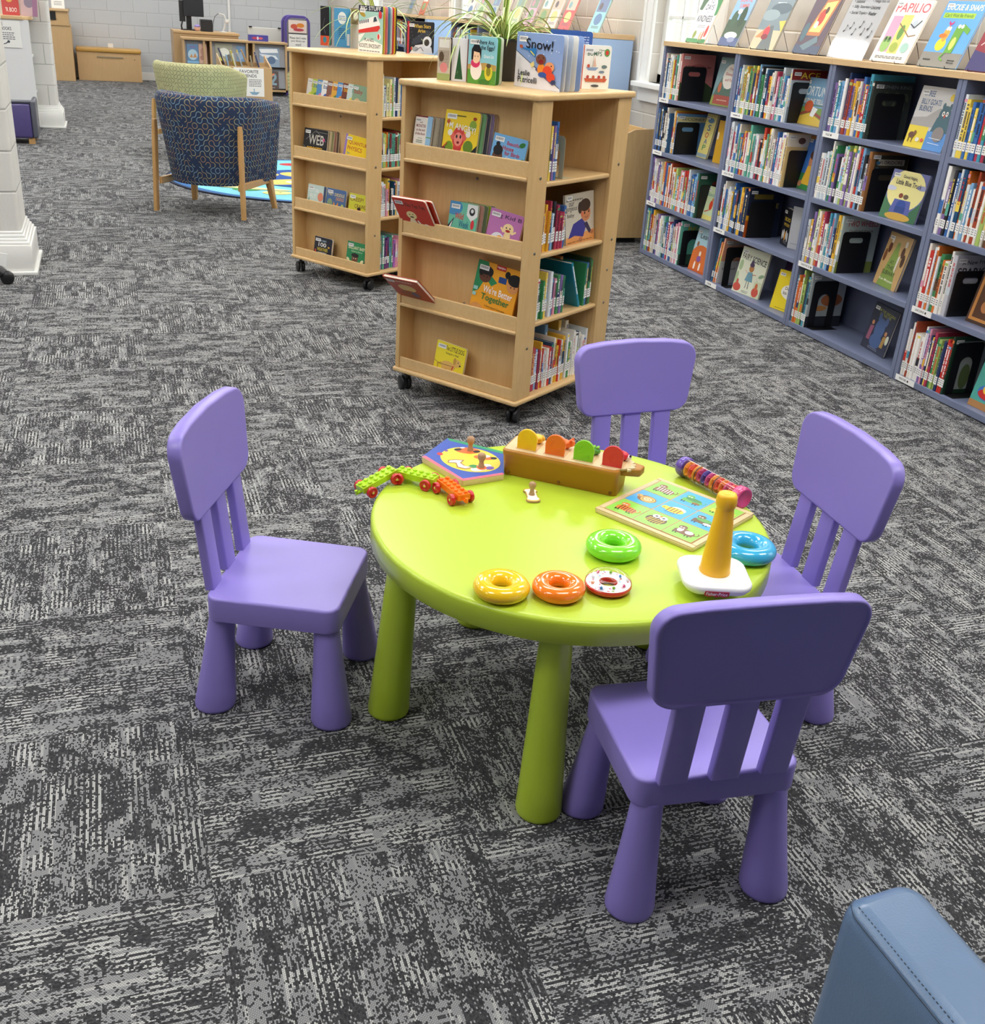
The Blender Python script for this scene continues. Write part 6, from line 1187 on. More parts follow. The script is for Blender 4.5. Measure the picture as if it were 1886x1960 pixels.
# ------------------------------------------------------------------ tub armchairs
BLUEFAB = truchet_material('blue_meander_fabric', '#253656', ['#a08468', '#a8a67c', '#7d9fb8', '#31466c'], cell=.037, width=.066)
GREENFAB = truchet_material('green_meander_fabric', '#b9b687', ['#55604e', '#4e5848', '#66705a', '#c2c092'], cell=.034, width=.055)
LEGW = wood_material('ash_leg_wood', '#d8ae74', '#c4965a', scale=1.5)
BASEM = mat('#3a3a40', .8)
def tub_chair(M, fab, label, slope=.055, ph=.615):
    r = empty('tub_armchair', M, label, 'armchair', 'tub armchairs round the rug')
    N = 44; path = []
    ax_, bx_, back, arm = .30, .375, -.02, .30
    for i in range(N + 1):
        t = i / N; s = (t - .5) * 2
        if abs(s) > .62: k = (abs(s) - .62) / .38; p = (back + (arm - back) * k, math.copysign(bx_, s)); nrm = (0, math.copysign(1, s))
        else: a = PI + s / .62 * PI / 2; p = (back + .36 * math.cos(a), -bx_ * math.sin(a)); v = Vector((math.cos(a) / .36, -math.sin(a) / bx_)).normalized(); nrm = (v.x, v.y)
        path.append((p, nrm, abs(s)))
    rs, us = [], []; arc = 0; prev = None
    for (p, nm, s) in path:
        if prev: arc += math.hypot(p[0] - prev[0], p[1] - prev[1])
        prev = p
        top = .80 + (.03 if slope > .06 else 0) - slope * max(0, (s - .45) / .55) ** 1.3; bot = .208; tp = .085 * (1 if s < .6 else 1 - (s - .6) * 1.2); th = .085
        prof = [(-tp, bot), (-tp * .82, bot + .06), (-tp * .4, (bot + top) / 2), (-.004, top - .12), (.004, top - .05), (-.002, top - .022), (-.016, top - .006), (-.036, top), (-.058, top - .006), (-.074, top - .024), (-th, top - .06), (-th - .004, top - .2), (-th - .02, .42), (-th - .03, .33)]
        rs.append([(p[0] + nm[0] * n_, p[1] + nm[1] * n_, z) for n_, z in prof])
        v = 0; uu = [(arc, 0)]
        for a, b in zip(prof, prof[1:]): v += math.hypot(b[0] - a[0], b[1] - a[1]); uu.append((arc, v))
        us.append(uu)
    mb = MB(); mb.rings([q[::-1] for q in rs], fab, None, True, False, False, closed=False, uvs=[q[::-1] for q in us])
    mb.add(rs[0], [tuple(range(len(rs[0])))], fab, uvs=[(q[0], q[2]) for q in rs[0]]); mb.add(rs[-1], [tuple(range(len(rs[0])))[::-1]], fab, uvs=[(q[0], q[2]) for q in rs[-1]])
    mb.build('shell', r)
    o = rpoly([(-.24, -.20), (.33, -.285), (.33, .285), (-.24, .20)], [.12, .04, .04, .12], 6)
    c = MB(); c.slab(o, .33, .45, .035, fab); k = len(c.f)
    c.uv = {i: [(c.v[j][0], c.v[j][1]) for j in c.f[i]] for i in range(k)}
    c.build('seat_cushion', r)
    c = MB(); c.slab(rpoly([(-.26, -.22), (.30, -.31), (.30, .31), (-.26, .22)], [.14, .04, .04, .14], 6), .232, .335, .006, fab); c.uv = {i: [(c.v[j][0] + c.v[j][2], c.v[j][1]) for j in c.f[i]] for i in range(len(c.f))}
    c.build('seat_base', r)
    def post(b, t, w0, d0, w1, d1, name='leg'):
        b, t = Vector(b), Vector(t); m = MB(); rr = []
        for k in range(7):
            f_ = k / 6; p = b + (t - b) * f_; w_, d_ = w0 + (w1 - w0) * f_, d0 + (d1 - d0) * f_
            if k == 6: w_ *= .8; d_ *= .8
            rr.append([(p.x + q[0], p.y + q[1], p.z) for q in rrect(-d_ / 2, -w_ / 2, d_ / 2, w_ / 2, .006, 3)])
        m.rings(rr, LEGW); m.build(name, r)
    for s in (-1, 1):
        post((-.27, s * .335, 0), (-.245, s * .318, ph), .026, .042, .026, .052)
        post((.28, s * .325, 0), (.235, s * .295, .25), .034, .034, .050, .055)
        MB().box(-.25, s * .300 - .011, .185, .25, s * .300 + .011, .232, LEGW).build('side_rail', r, bevel=.004)
    return r
tub_chair(TR(.690, 8.085, 0, R(58.2)), BLUEFAB, 'navy tub armchair with looping line fabric, its back to the camera')
tub_chair(TR(.80, 10.97, 0, R(60)), GREENFAB, 'lime green tub armchair with dark looping lines behind the navy one', .09, .50)
tub_chair(TR(2.20, 11.48, 0, R(-150)), GREENFAB, 'lime green tub armchair mostly hidden behind the farther book cart')

# ------------------------------------------------------------------ round rug
mb = MB(); N = 72
def el(cx, cy, rx, ry, n=N): return [(cx + rx * math.cos(2 * PI * k / n), cy + ry * math.sin(2 * PI * k / n)) for k in range(n)]
RC = (1.67, 9.50)
mb.slab(el(RC[0], RC[1], 1.27, 1.20), 0, .010, .003, mat('#1c2438', .95))
A = Art(mb, lambda u, v, k: (RC[0] + u, RC[1] + v, .0101 + k * .00005)); 
A.m = lambda c: mat(c, .95)
A.P([(a - RC[0], b - RC[1]) for a, b in el(RC[0], RC[1], 1.24, 1.18)], '#3468a4'); A.P([(a - RC[0], b - RC[1]) for a, b in el(RC[0], RC[1], 1.17, 1.13)], '#7cc8d8')
for k in range(20):
    a = 2 * PI * k / 20 + .1; c = ['#c83a44', '#3f74c4', '#4a9a5a', '#e8e08a', '#7cc8d8'][k % 5]
    A.E(.90 * math.cos(a), .86 * math.sin(a), .115, .085, '#2a6a8a' if c == '#7cc8d8' else c, R(0)); A.E(.90 * math.cos(a), .86 * math.sin(a), .095, .068, c); A.E(.90 * math.cos(a) - .02, .86 * math.sin(a) + .01, .010, .010, '#22303a'); A.E(.90 * math.cos(a) + .03, .86 * math.sin(a) + .01, .010, .010, '#22303a')
A.E(0, 0, .60, .52, '#24509a', 0, 40); A.E(-.66, -.52, .36, .05, '#efe6a0', -20)
for x, y, rx, ry, rt in ((-.30, -.2, .26, .13, 20), (-.1, .2, .2, .14, -30), (.3, -.1, .22, .15, 10), (.1, -.4, .2, .1, 40), (.25, .35, .2, .12, 0), (-.42, .2, .12, .1, 0)): A.E(x, y, rx, ry, '#e9c46a', rt); A.E(x + .05, y, .05, .04, '#ffffff')
tag(mb.build('round_rug'), 'round turquoise and blue rug with smiling faces under the armchairs', 'rug')

# ------------------------------------------------------------------ low bin of picture books under the window
bn = empty('book_bin', TR(3.02, 6.86), 'wooden browsing bin on a dark plinth between cart and window wall', 'book bin', 'wooden browsing bins')
BW = wood_material('birch_side', '#c3a77a', '#a98a5a', scale=1.6)
for y in (0, .66):
    o = [(0, .04), (.52, .04), (.52, .775), (.36, .765), (.0, .60)]
    m_ = MB(); Mx = Matrix(((1, 0, 0, 0), (0, 0, 1, y), (0, 1, 0, 0), (0, 0, 0, 1))); m_.slab(o, 0, .018, 0, BW, Mx, r0=0); m_.build('side_panel', bn)
MB().box(.0, .018, .06, .016, .66, .60, WOOD).build('front_panel', bn); MB().box(.504, .018, .06, .52, .66, .76, WOOD).build('back_panel', bn)
MB().box(0.01, .018, .40, .51, .66, .415, WOODX).build('tray', bn); MB().box(.25, .018, .415, .262, .66, .70, WOOD).build('divider', bn)
MB().box(.05, .05, 0, .48, .62, .04, mat('#18181a', .7)).build('plinth', bn)
for i in range(9):
    c = ['#4a62b0', '#d8d4c8', '#3f8f5a', '#4a62b0', '#c9382f', '#e9b93a', '#7fb3dc', '#8a6fae', '#f0e9dc'][i]
    x = 3.02 + .045 + (i % 3) * .062; y = 6.86 + .05 + (i // 3) * .20
    face_book(T3(x + (.24 if i % 2 else 0), y, .417) @ RZ(R(-90)) @ RZ(R(180)) @ RX(R(-14)), .18, .24, .010, c, [('E', .5, .5, .3, .2, '#e8e4dc')], '%s picture book in the browsing bin, %s counting from the cart side' % (['blue', 'grey-white', 'green', 'indigo', 'red', 'yellow', 'sky blue', 'violet', 'cream'][i], ordn(i)), group='picture books in the bin by the window')

# ------------------------------------------------------------------ second run of blue bays along the same wall, farther off
def far_bay(y1, y0, label):
    F = bay(y1, y0, label, 'blue bookcase bays farther along the wall', [])
    return F
LB = mat('#a3bfe4', .45)
fy = [11.33, 10.43, 9.53, 8.63, 7.73]
FL = ['far blue bookcase bay, leftmost of the far run', 'far blue bookcase bay, second from the left of the far run', 'far blue bookcase bay, third from the left of the far run', 'far blue bookcase bay next to the pale blue end panel']
FF = [far_bay(a, b, l) for a, b, l in zip(fy, fy[1:], FL)]
def end_panel(y, label, x0=3.373):
    r = empty('end_panel', T3(0, 0, 0), label, 'end panel', 'pale blue end panels'); 
    MB().box(x0 - .012, y - .028, 0, x0 + .325, y, 1.302, LB).build('panel', r, bevel=.003); MB().box(x0 - .016, y - .032, 1.303, x0 + .33, y + .0, 1.338, OAK).build('oak_cap', r, bevel=.003)
    return r
end_panel(7.728, 'pale blue end panel with oak cap behind the nearest cart')
end_panel(12.30, 'pale blue end panel with oak cap farther along the wall')
FF2 = [far_bay(a, b, l) for a, b, l in ((13.2, 12.302, 'blue bookcase bay beyond the farther end panel'), (14.1, 13.2, 'most distant blue bookcase bay on the window wall'))]
def many_spines(name, label, rows):
    mb = MB(); q = random.Random(91)
    for F, x0, x1, z in rows:
        x = x0
        while x < x1:
            t, h, d = q.uniform(.012, .022), q.uniform(.20, .27), q.uniform(.18, .22); y = .02 + q.uniform(0, .012)
            mb.box(x, y, z, x + t, y + d, z + h, mat(q.choice(PAL), .3), F); mb.box(x + .001, y - .0008, z + .03, x + t - .001, y, z + .065, TAGW, F)
            x += t + .001
    o = mb.build(name); tag(o, label, 'books'); o['kind'] = 'stuff'
rows = []
for k, F in enumerate(FF + FF2):
    for s in (3, 2):
        if s == 2 and k > 3: continue
        rows.append((F, .03, .62 + .2 * ((k * 7 + s) % 3) / 2, SH[s] + .0005))
many_spines('distant_books', 'rows of picture book spines filling the farther blue bays along the wall', rows)
tops = [(7.86, '#8fc4c8', 'teal-edged'), (8.45, '#c8484a', 'red-edged'), (8.74, '#e0c8c0', 'rose'), (8.98, '#b0a06a', 'olive'), (9.28, '#d8a8b8', 'pink floral'), (9.62, '#c8d8a8', 'pale lime'), (9.95, '#b8a0a8', 'dusty mauve'), (10.28, '#a8b0a0', 'sage grey'), (10.66, '#b8c8a0', 'pale green'), (11.0, '#d8d0cc', 'off-white'), (12.75, '#c85a2c', 'burnt orange'), (13.3, '#8a9080', 'grey-green')]
for i, (y, c, n) in enumerate(tops):
    q = random.Random(300 + i)
    on_top(y + .12, .21, .27, c, [('R', .08, .55, .92, .92, q.choice(['#e8e0d0', '#8a9a7a', '#6a7a9a', '#d8b8a0'])), ('E', .5, .35, .3, .16, q.choice(['#c86a5a', '#7a9a5a', '#5a7aa0', '#e0c87a'])), ('E', .35, .7, .15, .1, q.choice(['#5a4a4a', '#c88a9a', '#7aa0a0'])), ('S', .2, .1, .8, .18, 2, '#5a5a5a')], '%s picture book on a stand, %s from the near end of the far run' % (n, ordn(i)), '%s book on the far run' % n, bar=None, group='picture books displayed on the far run')
# ------------------------------------------------------------------ far end of the room
PANELW = wood_material('laminate_maple', '#d0b083', '#c4a272', axis=2)
b = empty('storage_bench', TR(-.415, 19.45), 'low wooden storage bench with mustard cushion top against the far wall', 'bench')
MB().box(0, 0, 0, .975, .46, .425, PANELW).build('body', b, bevel=.004)
MB().slab(rrect(-.01, -.02, .985, .47, .03, 4), .426, .49, .02, leather_material('mustard_vinyl', '#d2a03c', .45)).build('cushion', b)
MB().box(.30, -.012, .355, .70, .0, .372, mat('#a8987c', .4, .3)).build('handle', b)
MB().box(.87, -.004, .33, .885, 0, .345, mat('#7a6a50', .4)).build('lock', b)
MB().box(.47, .30, .50, .55, .31, .56, mat('#f2f0ea', .6)).build('card', None)
tag(bpy.data.objects['card'], 'small white folded card standing on the mustard bench cushion', 'card'); bpy.data.objects['card'].matrix_basis = T3(-.40, 19.45, -.008)
b = empty('book_return_cabinet', TR(-1.05, 19.15), 'tall wooden book return cabinet with dark slot by the far wall', 'cabinet')
MB().box(0, 0, .0, .59, .6, .80, PANELW).box(0, .012, .80, .57, .6, 1.0, PANELW).build('body', b, bevel=.004)
MB().box(-.01, -.012, .80, .60, .0, .82, PANELW).build('moulding', b); MB().box(-.01, -.01, 1.0, .585, .61, 1.03, OAK).build('top', b, bevel=.003)
MB().box(.10, .004, .87, .39, .014, .99, mat('#171614', .6)).build('slot', b)
for i, (x, w) in enumerate(((-.97, .17), (-.71, .19))):
    s = MB(); Ms = T3(x, 19.3, 1.035) @ RX(R(-8)); s.box(0, 0, 0, w, .004, .26, mat('#f4f3ee', .5), Ms)
    A = Art(s, lambda u, v, k: tuple(Ms @ Vector((u * w, -k * LAY, v * .26)))); A.S(.2, .15, .8, .4, 3, '#8a8a90', i); A.E(.4, .62, .2, .1, '#e0c850' if i == 0 else '#c8ccd4')
    tag(s.build('paper_sign'), 'small white paper sign with %s on top of the book return cabinet' % ['a yellow picture', 'plain grey text'][i], 'sign')
# white book stack end panel beside the far column, with a printed list
b = empty('bookcase', TR(-1.55, 12.53), 'white bookcase with oak top seen end-on beside the column', 'bookcase')
WS = mat('#e4e5e6', .5)
MB().box(0, 0, .05, .855, .02, 1.05, WS).build('end_panel', b, bevel=.002); MB().box(.015, .02, .05, .83, 1.7, .08, WS).build('base', b); MB().box(.40, .02, .05, .42, 1.7, 1.05, WS).build('partition', b)
for z in (.36, .70): MB().box(.42, .02, z, .85, 1.7, z + .02, WS).build('shelf', b)
MB().slab(rpoly([(-.01, -.02), (.80, -.02), (.885, .08), (.885, 1.72), (-.01, 1.72)], .004, 2), 1.051, 1.085, .004, OAK).build('top', b)
for x, y in ((.78, .12), (.78, 1.6)): MB().lathe([(.0001, -.014), (.026, -.014), (.028, 0), (.026, .014), (.0001, .014)], mat('#1c1c1e', .4), T3(x, y, .028) @ RX(R(90)), seg=16).build('caster', b)
many_spines('shelved_books', 'rows of book spines in the white bookcase beside the far column', [(TR(-1.55 + .85, 12.56, 0, R(90)), .0, .80, z) for z in (.381, .721, .081)])
sg = MB(); sg.box(-1.20, 12.520, .79, -.775, 12.524, 1.04, mat('#f2f2ee', .6))
A = Art(sg, lambda u, v, k: (-1.20 + u * .425, 12.520 - k * .0003, .79 + v * .25)); A.T('PICTURE', .32, .80, .62, .92, '#3a3a3e'); A.T('STORYTIME BOOKS', .20, .64, .80, .76, '#3a3a3e')
A.fn = A.fn; A.S(.5, .28, .86, .58, 4, '#7a7a80', 4); A.L([(.30, .12), (.42, .18), (.55, .09), (.66, .16), (.70, .22)], .028, '#3f4a50'); A.E(.71, .22, .03, .05, '#3f4a50')
tag(sg.build('paper_sign'), 'white paper sign listing book subjects with a snake, on the white end panel', 'sign')
for i, (x, c, n) in enumerate(((-.93, '#c23a34', 'red'), (-.76, '#c8a8a8', 'rose grey'))):
    face_book(TR(x, 12.62, 1.086, R(-14 if i else 4)) @ RX(R(-12)), .16, .26, .012, c, [('E', .45, .62, .22, .16, '#d8a84a' if i == 0 else '#a8a090'), ('T', "'R BOO", .2, .12, .85, .28, '#f0e4d8')] if i == 0 else [('E', .5, .5, .3, .2, '#8a7a8a'), ('R', .7, 0, 1, 1, '#9a6a88')], '%s picture book standing on the oak top of the white bookcase' % n, bar=None)
# purple stool chair by the white bookcase
b = empty('child_armchair', TR(-1.12, 11.42), 'purple and charcoal vinyl child armchair beside the white bookcase', 'armchair')
PV = leather_material('purple_vinyl', '#4c3a78', .4); CV = leather_material('charcoal_vinyl', '#55555e', .45)
MB().slab(rrect(0, 0, .415, .16, .02, 4), .055, .365, .02, PV).build('arm_panel', b)
MB().slab(rrect(.416, .0, .462, .42, .015, 4), .055, .395, .02, CV).build('arm', b); MB().slab(rrect(0, .0, .43, .06, .01, 3), .366, .395, .014, CV).build('arm_rim', b)
MB().slab(rrect(0, .161, .415, .42, .03, 4), .055, .25, .03, PV).build('seat', b)
for x, y in ((.37, .03), (.37, .37), (.02, .37), (.02, .03)): MB().box(x, y, 0, x + .055, y + .05, .055, LEGW).build('leg', b)
# something black with a barcode at the foot of the near column
b = empty('rolling_stool_base', TR(-.60, 5.93), 'black rolling stool foot with white sticker at the left edge', 'stool')
CB = mat('#1b1b1d', .35)
MB().tube([(-.25, .02, .10), (-.12, .01, .11), (-.03, 0, .09), (.01, -.005, .05)], .03, CB, seg=10).build('leg', b)
MB().lathe([(.0001, -.018), (.028, -.018), (.034, -.01), (.034, .01), (.028, .018), (.0001, .018)], CB, T3(.03, -.01, .034) @ RX(R(90)), seg=20).build('caster', b)
MB().box(-.045, -.035, .10, .012, -.030, .165, TAGW, RY(R(12))).build('white_sticker', b)
# low bookcases and desk
b = empty('computer_desk', TR(1.03, 18.35), 'maple computer desk with solid end panel near the far wall', 'desk')
MB().box(0, 0, .815, 1.0, .75, .85, PANELW).build('desktop', b, bevel=.004); MB().box(.0, .02, 0, .03, .73, .815, PANELW).build('end_panel', b); MB().box(.95, .02, 0, .98, .73, .815, PANELW).build('end_panel', b); MB().box(.03, .60, .3, .95, .62, .815, PANELW).build('modesty_panel', b); MB().box(.03, .02, .0, .95, .04, .815, PANELW).build('front_panel', b)
cs_ = empty('display_case', TR(1.13, 17.9), 'low maple display bookcase with sloping grey face-out shelves', 'display case')
GY = mat('#a2a4aa', .6); DW, DH = 1.565, .745
MB().box(-.01, -.015, DH, DW + .01, .36, DH + .03, PANELW).build('top', cs_, bevel=.003)
for x in (0, .30, .40, .94, 1.04, DW - .03): MB().box(x, 0, .06, x + .03, .35, DH, PANELW).build('upright', cs_)
MB().box(0, .0, .06, DW, .35, .09, PANELW).build('base', cs_); MB().box(0, .33, .06, DW, .35, DH, PANELW).build('back_panel', cs_)
for x0, x1 in ((.03, .30), (.43, .94), (1.07, DW - .03)):
    for z0, z1 in ((.09, .39), (.40, DH - .01)):
        MB().add([(x0, .03, z0), (x1, .03, z0), (x1, .09, z1), (x0, .09, z1)], [(0, 1, 2, 3)], GY).add([(x0, .03, z0), (x1, .03, z0), (x1, .02, z0 + .02), (x0, .02, z0 + .02)], [(0, 1, 2, 3)], mat('#2a2a2c', .5)).build('sloping_shelf', cs_)
MB().box(.06, .05, 0, DW - .06, .30, .06, mat('#161618', .7)).build('plinth', cs_)
def dcb(x, z, w, h, c, art, label): face_book(TR(1.13 + x, 17.9 + .010, z) @ RX(R(-11)), w, h, .012, c, art, label, bar=None)
dcb(.06, .42, .17, .27, '#4f7ea8', [('E', .5, .45, .42, .28, '#a8c8d8'), ('P', [(.2, .3), (.4, .5), (.5, .3), (.7, .55), (.85, .3)], '#c88a4a'), ('R', 0, 0, 1, .12, '#7ab0d8'), ('E', .5, .85, .3, .06, '#6a6aa0')], 'blue picture book at the left end of the low display case')
dcb(.235, .42, .12, .28, '#c8a08a', [('E', .5, .6, .3, .2, '#b0806a'), ('E', .4, .3, .3, .12, '#a8745c')], 'dusty pink picture book beside the blue one in the display case')
dcb(.48, .42, .26, .30, '#9a9a84', [('E', .5, .6, .3, .2, '#e8e8dc'), ('E', .3, .2, .24, .16, '#d8cc50'), ('E', .75, .3, .14, .2, '#5a5a50')], 'grey and yellow picture book in the middle of the display case')
dcb(.80, .42, .13, .28, '#5c86b0', [('E', .5, .5, .3, .2, '#88a8c8')], 'slim blue picture book behind the browsing bin in the display case')
dcb(1.14, .42, .31, .28, '#8aa0b8', [('P', [(0, .9), (.9, .95), (.95, .75), (.1, .7)], '#f2f6fa'), ('P', [(0, .65), (.8, .6), (.95, .4), (.2, .5)], '#e4ecf4'), ('E', .6, .35, .2, .2, '#4a6a90')], 'shiny wrapped blue picture book at the right of the display case')
dcb(1.12, .10, .31, .26, '#4a3834', [('E', .32, .55, .22, .32, '#f0d8cc'), ('E', .32, .5, .1, .14, '#e0b8a4'), ('L', [(.6, .7), (.8, .85), (.86, .65), (.62, .3), (.9, .28)], .12, '#88a8b8'), ('L', [(.62, .75), (.80, .86)], .10, '#e08a5a'), ('S', .2, .05, .8, .12, 1, '#c8b8a8')], 'dark picture book with face and number shape, lower right of the display case')
# things on the desk and on the display case
b = empty('computer_monitor', TR(1.30, 18.62, .85, R(8)), 'black flat computer monitor on stand, cut off by the top of the photo', 'monitor')
MB().box(-.10, .0, 0, .12, .20, .015, CB).build('foot', b, bevel=.004); MB().box(-.02, .12, .015, .06, .15, .30, CB).build('neck', b, bevel=.004)
MB().box(-.07, .05, .20, .24, .085, .66, mat('#26282c', .3)).build('screen_back', b, bevel=.008)
b = empty('computer_monitor', TR(1.16, 18.72, .85), 'second dark screen edge behind the computer monitor', 'monitor')
MB().box(0, 0, .12, .09, .03, .42, mat('#1a1b1d', .4)).build('screen', b, bevel=.005); MB().tube([(.04, .0, .12), (.02, -.02, .06), (.03, .0, .0)], .012, CB, seg=8).build('cable', b)
tag(MB().box(1.46, 18.50, .85, 1.64, 18.75, 1.02, mat('#1d1d20', .4)).build('receipt_printer', bevel=.01), 'black box-shaped receipt printer on the desk beside the monitor', 'printer')
b = empty('ornament_ball', T3(1.40, 18.45, .90), 'small round pinkish ornament on the desk below the monitor', 'ornament')
MB().ball((0, 0, 0), .048, mat('#d8b0a0', .5), seg=16, n=10).build('ball', b); MB().ball((.0, -.01, .02), (.045, .040, .03), mat('#8a7ab8', .5), seg=12, n=6).build('coloured_patch', b)
b = empty('scanner_stand', TR(1.80, 18.55, .85), 'white barcode scanner on a gooseneck stand, on the computer desk', 'scanner')
SL = mat('#d8d8d4', .35)
MB().lathe([(.0001, 0), (.05, 0), (.055, .01), (.02, .02), (.0001, .02)], SL, seg=20).build('foot', b); MB().tube([(0, 0, .02), (.03, 0, .10), (.05, 0, .18), (.02, 0, .25), (-.06, 0, .27)], lambda f: .016 - .006 * f, SL, seg=10).build('stem', b); MB().box(.03, -.03, .14, .10, .03, .19, SL).build('scanner_head', b, bevel=.01); MB().tube([(-.06, 0, .27), (-.12, 0, .22), (-.15, 0, .12), (-.16, 0, .0)], .005, mat('#4a4a4c', .5), seg=6).build('cable', b)
b = empty('desk_chair', TR(2.20, 18.75), 'pale grey mesh chair behind the low display case', 'chair')
MB().slab(rrect(0, 0, .56, .04, .015, 3), .45, .95, .01, mat('#c9c9c2', .7)).build('mesh_back', b); MB().box(.02, -.01, .945, .07, .0, .965, CB).box(.48, -.01, .945, .53, .0, .965, CB).build('corner_clip', b); MB().slab(rrect(0, -.02, .56, .45, .05, 4), .42, .47, .02, mat('#b8b8b2', .8)).build('seat', b)
for x in (.04, .52):
    for y in (.02, .42): MB().tube([(x, y, 0), (x, y, .43)], .014, mat('#9a9a98', .3, .6), seg=8).build('leg', b)
b = MB(); b.box(2.13, 17.98, DH + .030, 2.42, 18.14, DH + .115, mat('#4a4aa8', .5)); A = Art(b, lambda u, v, k: (2.13 + u * .29, 17.98 - k * .0003, DH + .03 + v * .085)); A.E(.3, .5, .15, .22, '#c84a6a'); A.E(.6, .5, .12, .2, '#d86a7a'); A.E(.45, .5, .05, .3, '#e8e0f0')
tag(b.build('tissue_box'), 'small blue box with red pattern on top of the display case', 'box')
b = empty('magazine_rack', TR(2.70, 18.15), 'purple rounded magazine rack with printed notice about mess', 'magazine rack')
PR = mat('#5a4a9c', .35)
for dy in (0, .14):
    o = rpoly([(0, 0), (.40, 0), (.40, 1.17), (0, 1.17)], [.01, .01, .12, .12], 8); m_ = MB()
    Mx = T3(-.03 if dy else 0, dy, 0.0) @ RX(R(90)); m_.slab(o, -.03, 0, .008, PR, Mx); m_.slab(rpoly([(.035, .12), (.365, .12), (.365, 1.13), (.035, 1.13)], [.01, .01, .09, .09], 8), .0, .004, 0, mat('#77787e', .5), Mx, r0=0); m_.build('rack_panel', b)
m_ = MB(); m_.box(.06, -.03, .92, .34, -.008, 1.10, mat('#f0e0d8', .5)); A = Art(m_, lambda u, v, k: (.06 + u * .28, -.030 - k * .0003, .92 + v * .18)); A.E(.3, .5, .2, .2, '#d8604a'); A.E(.65, .6, .22, .18, '#e8903a'); A.E(.55, .25, .3, .12, '#c84a5a'); m_.build('brochure', b)
m_ = MB(); m_.box(.055, -.040, .42, .345, -.034, .90, mat('#f4f4f0', .5)); A = Art(m_, lambda u, v, k: (.055 + u * .29, -.040 - k * .0003, .42 + v * .48)); A.T("Please don't make", .06, .86, .94, .93, '#3a3a44'); A.T('your library can', .12, .76, .88, .83, '#3a3a44'); A.T('wizard!', .36, .66, .66, .73, '#3a3a44'); A.E(.62, .40, .20, .17, '#7a4a30'); A.E(.62, .38, .12, .11, '#d8a868'); A.R(.30, .22, .46, .40, '#a83a30'); A.L([(.32, .4), (.24, .56)], .03, '#5a4a3a'); A.T('See more at the desk', .06, .08, .94, .15, '#3a3a44'); m_.build('printed_notice', b)
c = MB(); c.tube([(2.045, 19.975, 0), (2.045, 19.975, 2.9)], .022, mat('#f4f4f2', .4), seg=12)
struct(c.build('trim_1'))
tag(bpy.data.objects['trim_1'], 'white conduit running down the far block wall', 'conduit')
# browsing bin with the favourite friends list
b = empty('book_bin', TR(1.32, 14.0), 'maple browsing bin with printed sign behind the green armchair', 'book bin', 'wooden browsing bins')
MB().box(0, 0, .02, .60, .02, .63, PANELW).build('front_panel', b, bevel=.003)
for x in (0, .585):
    m_ = MB(); Mx = Matrix(((0, 0, 1, x), (1, 0, 0, 0), (0, 1, 0, 0), (0, 0, 0, 1))); m_.slab([(0.02, .02), (.62, .02), (.62, .74), (.02, .63)], 0, .016, 0, PANELW, Mx, r0=0); m_.build('side_panel', b)
for y in (.22, .42): MB().box(.0161, y, .50, .584, y + .012, .60 + y * .15, PANELW).build('divider', b)
MB().box(.016, .02, .48, .585, .62, .495, PANELW).build('tray', b); MB().box(.03, .05, 0, .57, .6, .02, mat('#18181a', .7)).build('plinth', b)
m_ = MB(); m_.box(.14, -.004, .30, .50, -.001, .62, mat('#f3f3ef', .6)); A = Art(m_, lambda u, v, k: (.14 + u * .36, -.004 - k * .0003, .30 + v * .32)); A.T('FAVORITE', .20, .82, .82, .93, '#3a3a3e'); A.T('FRIENDS', .24, .67, .76, .78, '#3a3a3e'); A.S(.5, .34, .92, .62, 5, '#6a6a6e', 1); A.S(.08, .34, .42, .62, 5, '#6a6a6e', 2); A.P([(.5, .16), (.85, .16), (.75, .06), (.6, .06)], '#8ab0c8'); A.L([(.66, .16), (.66, .28)], .03, '#8ab0c8'); m_.build('printed_sign', b)
BB = ['#8ab0d0', '#d0d8d0', '#a8b4c0', '#a09a80', '#3a4a7a', '#2a2c50', '#d8c84a', '#c8c05a', '#c8a070', '#2a3a6a']
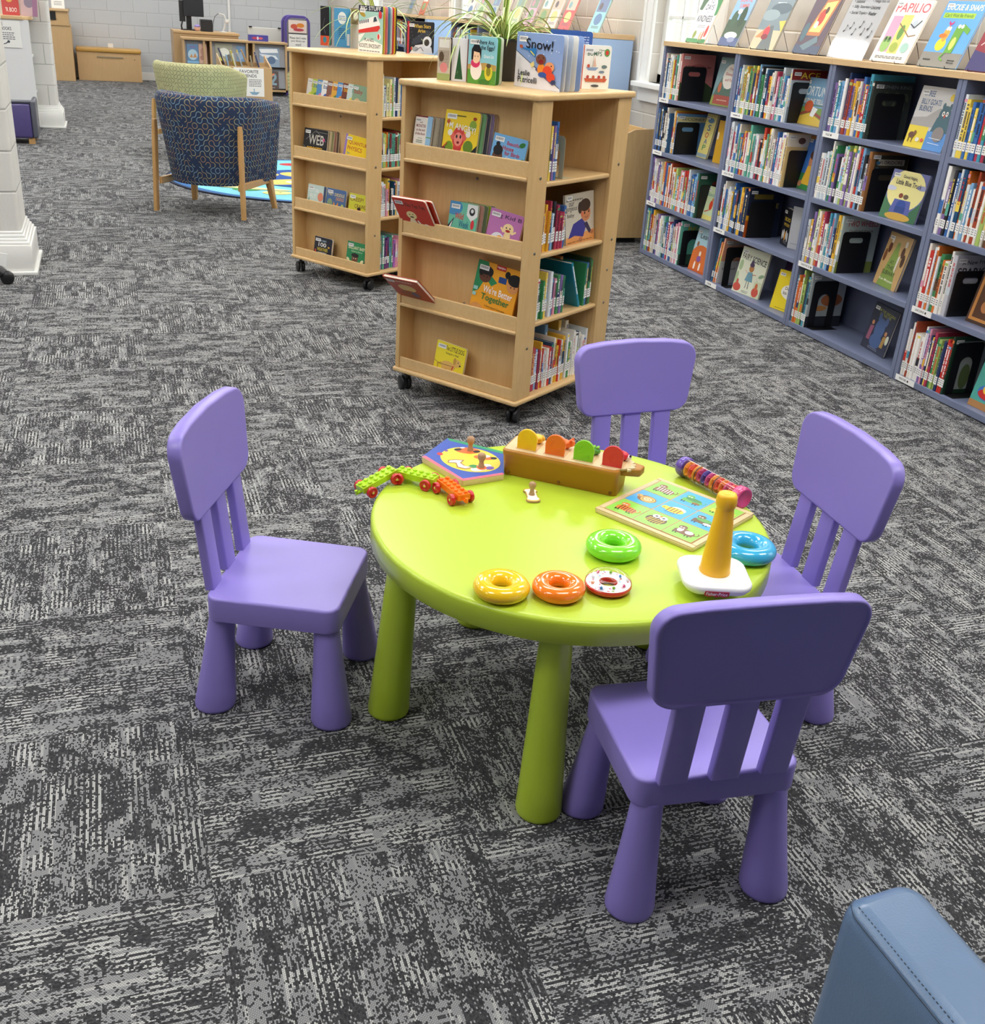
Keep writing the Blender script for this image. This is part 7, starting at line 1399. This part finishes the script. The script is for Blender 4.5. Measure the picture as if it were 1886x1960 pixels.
for i, c in enumerate(BB):
    x = 1.40 + (i % 5) * .095; y = 14.06 + (i // 5) * .2
    face_book(T3(x + .04, y, .497) @ RZ(R(88 - (i * 7) % 14)) @ RX(R(-10 - (i * 5) % 14)), .14, .26 + .04 * (i // 5) + .02 * (i % 3), .012, c, [('E', .5, .5, .3, .2, '#e8e4dc')], '%s picture book leaning in the favourite friends bin, %s of its row' % (['sky blue', 'pale green', 'grey blue', 'taupe', 'royal blue', 'dark indigo', 'yellow', 'olive yellow', 'tan', 'navy'][i], ordn(i % 5)), bar=None, group='picture books in the far bin')

# ------------------------------------------------------------------ blue leather seat in the near corner
b = empty('leather_armchair', TR(.806, .780, 0, R(0)), 'grey-blue leather armchair back at the lower right corner, with stitched seam', 'armchair')
LEA = leather_material('blue_grey_leather', '#6783a6', .30)
o = rpoly([(-.004, -.75), (.112, -.75), (.112, .012), (-.008, .004)], [.03, .03, .036, .030], 8)
nr = normals2(o); rs = []
def lr(e, z, tz=0.0): return [(p[0] - a[0] * e, p[1] - a[1] * e, z + tz * (0 if p[1] < -.02 else 1)) for p, a in zip(o, nr)]
mb = MB(); H_ = .452
mb.rings([lr(.0, 0.03), lr(-.002, .2), lr(-.001, .36), lr(.0, H_ - .028), lr(.003, H_ - .014), lr(.009, H_ - .005), lr(.017, H_ - .001), lr(.024, H_ + .001)], LEA); mb.build('back_cushion', b)
ln = MB(); seam = [(-.004, -.72 + k * .03, H_ - .0105) for k in range(24)] + [(-.003, -.022, H_ - .0105), (.006, -.004, H_ - .011), (.018, .003, H_ - .013)]
ln.tube(seam, .0013, mat('#34465c', .4), seg=6); ln.build('seam_piping', b)
st = MB(); DK = mat('#23303f', .5)
for k in range(112):
    y = -.72 + k * .0063; st.box(.0052, y, H_ - .0040, .0064, y + .0032, H_ - .0024, DK)
st.build('stitching', b)
MB().slab(rrect(.114, -.74, .60, -.02, .03, 4), .05, .24, .03, LEA).build('seat', b); MB().slab(rrect(.116, -.75, .60, -.62, .03, 4), .05, .34, .03, LEA).build('arm', b)
for x, y in ((.02, -.70), (.02, -.06), (.54, -.70), (.54, -.06)): MB().box(x, y, 0, x + .04, y + .04, .05, CB).build('foot', b)
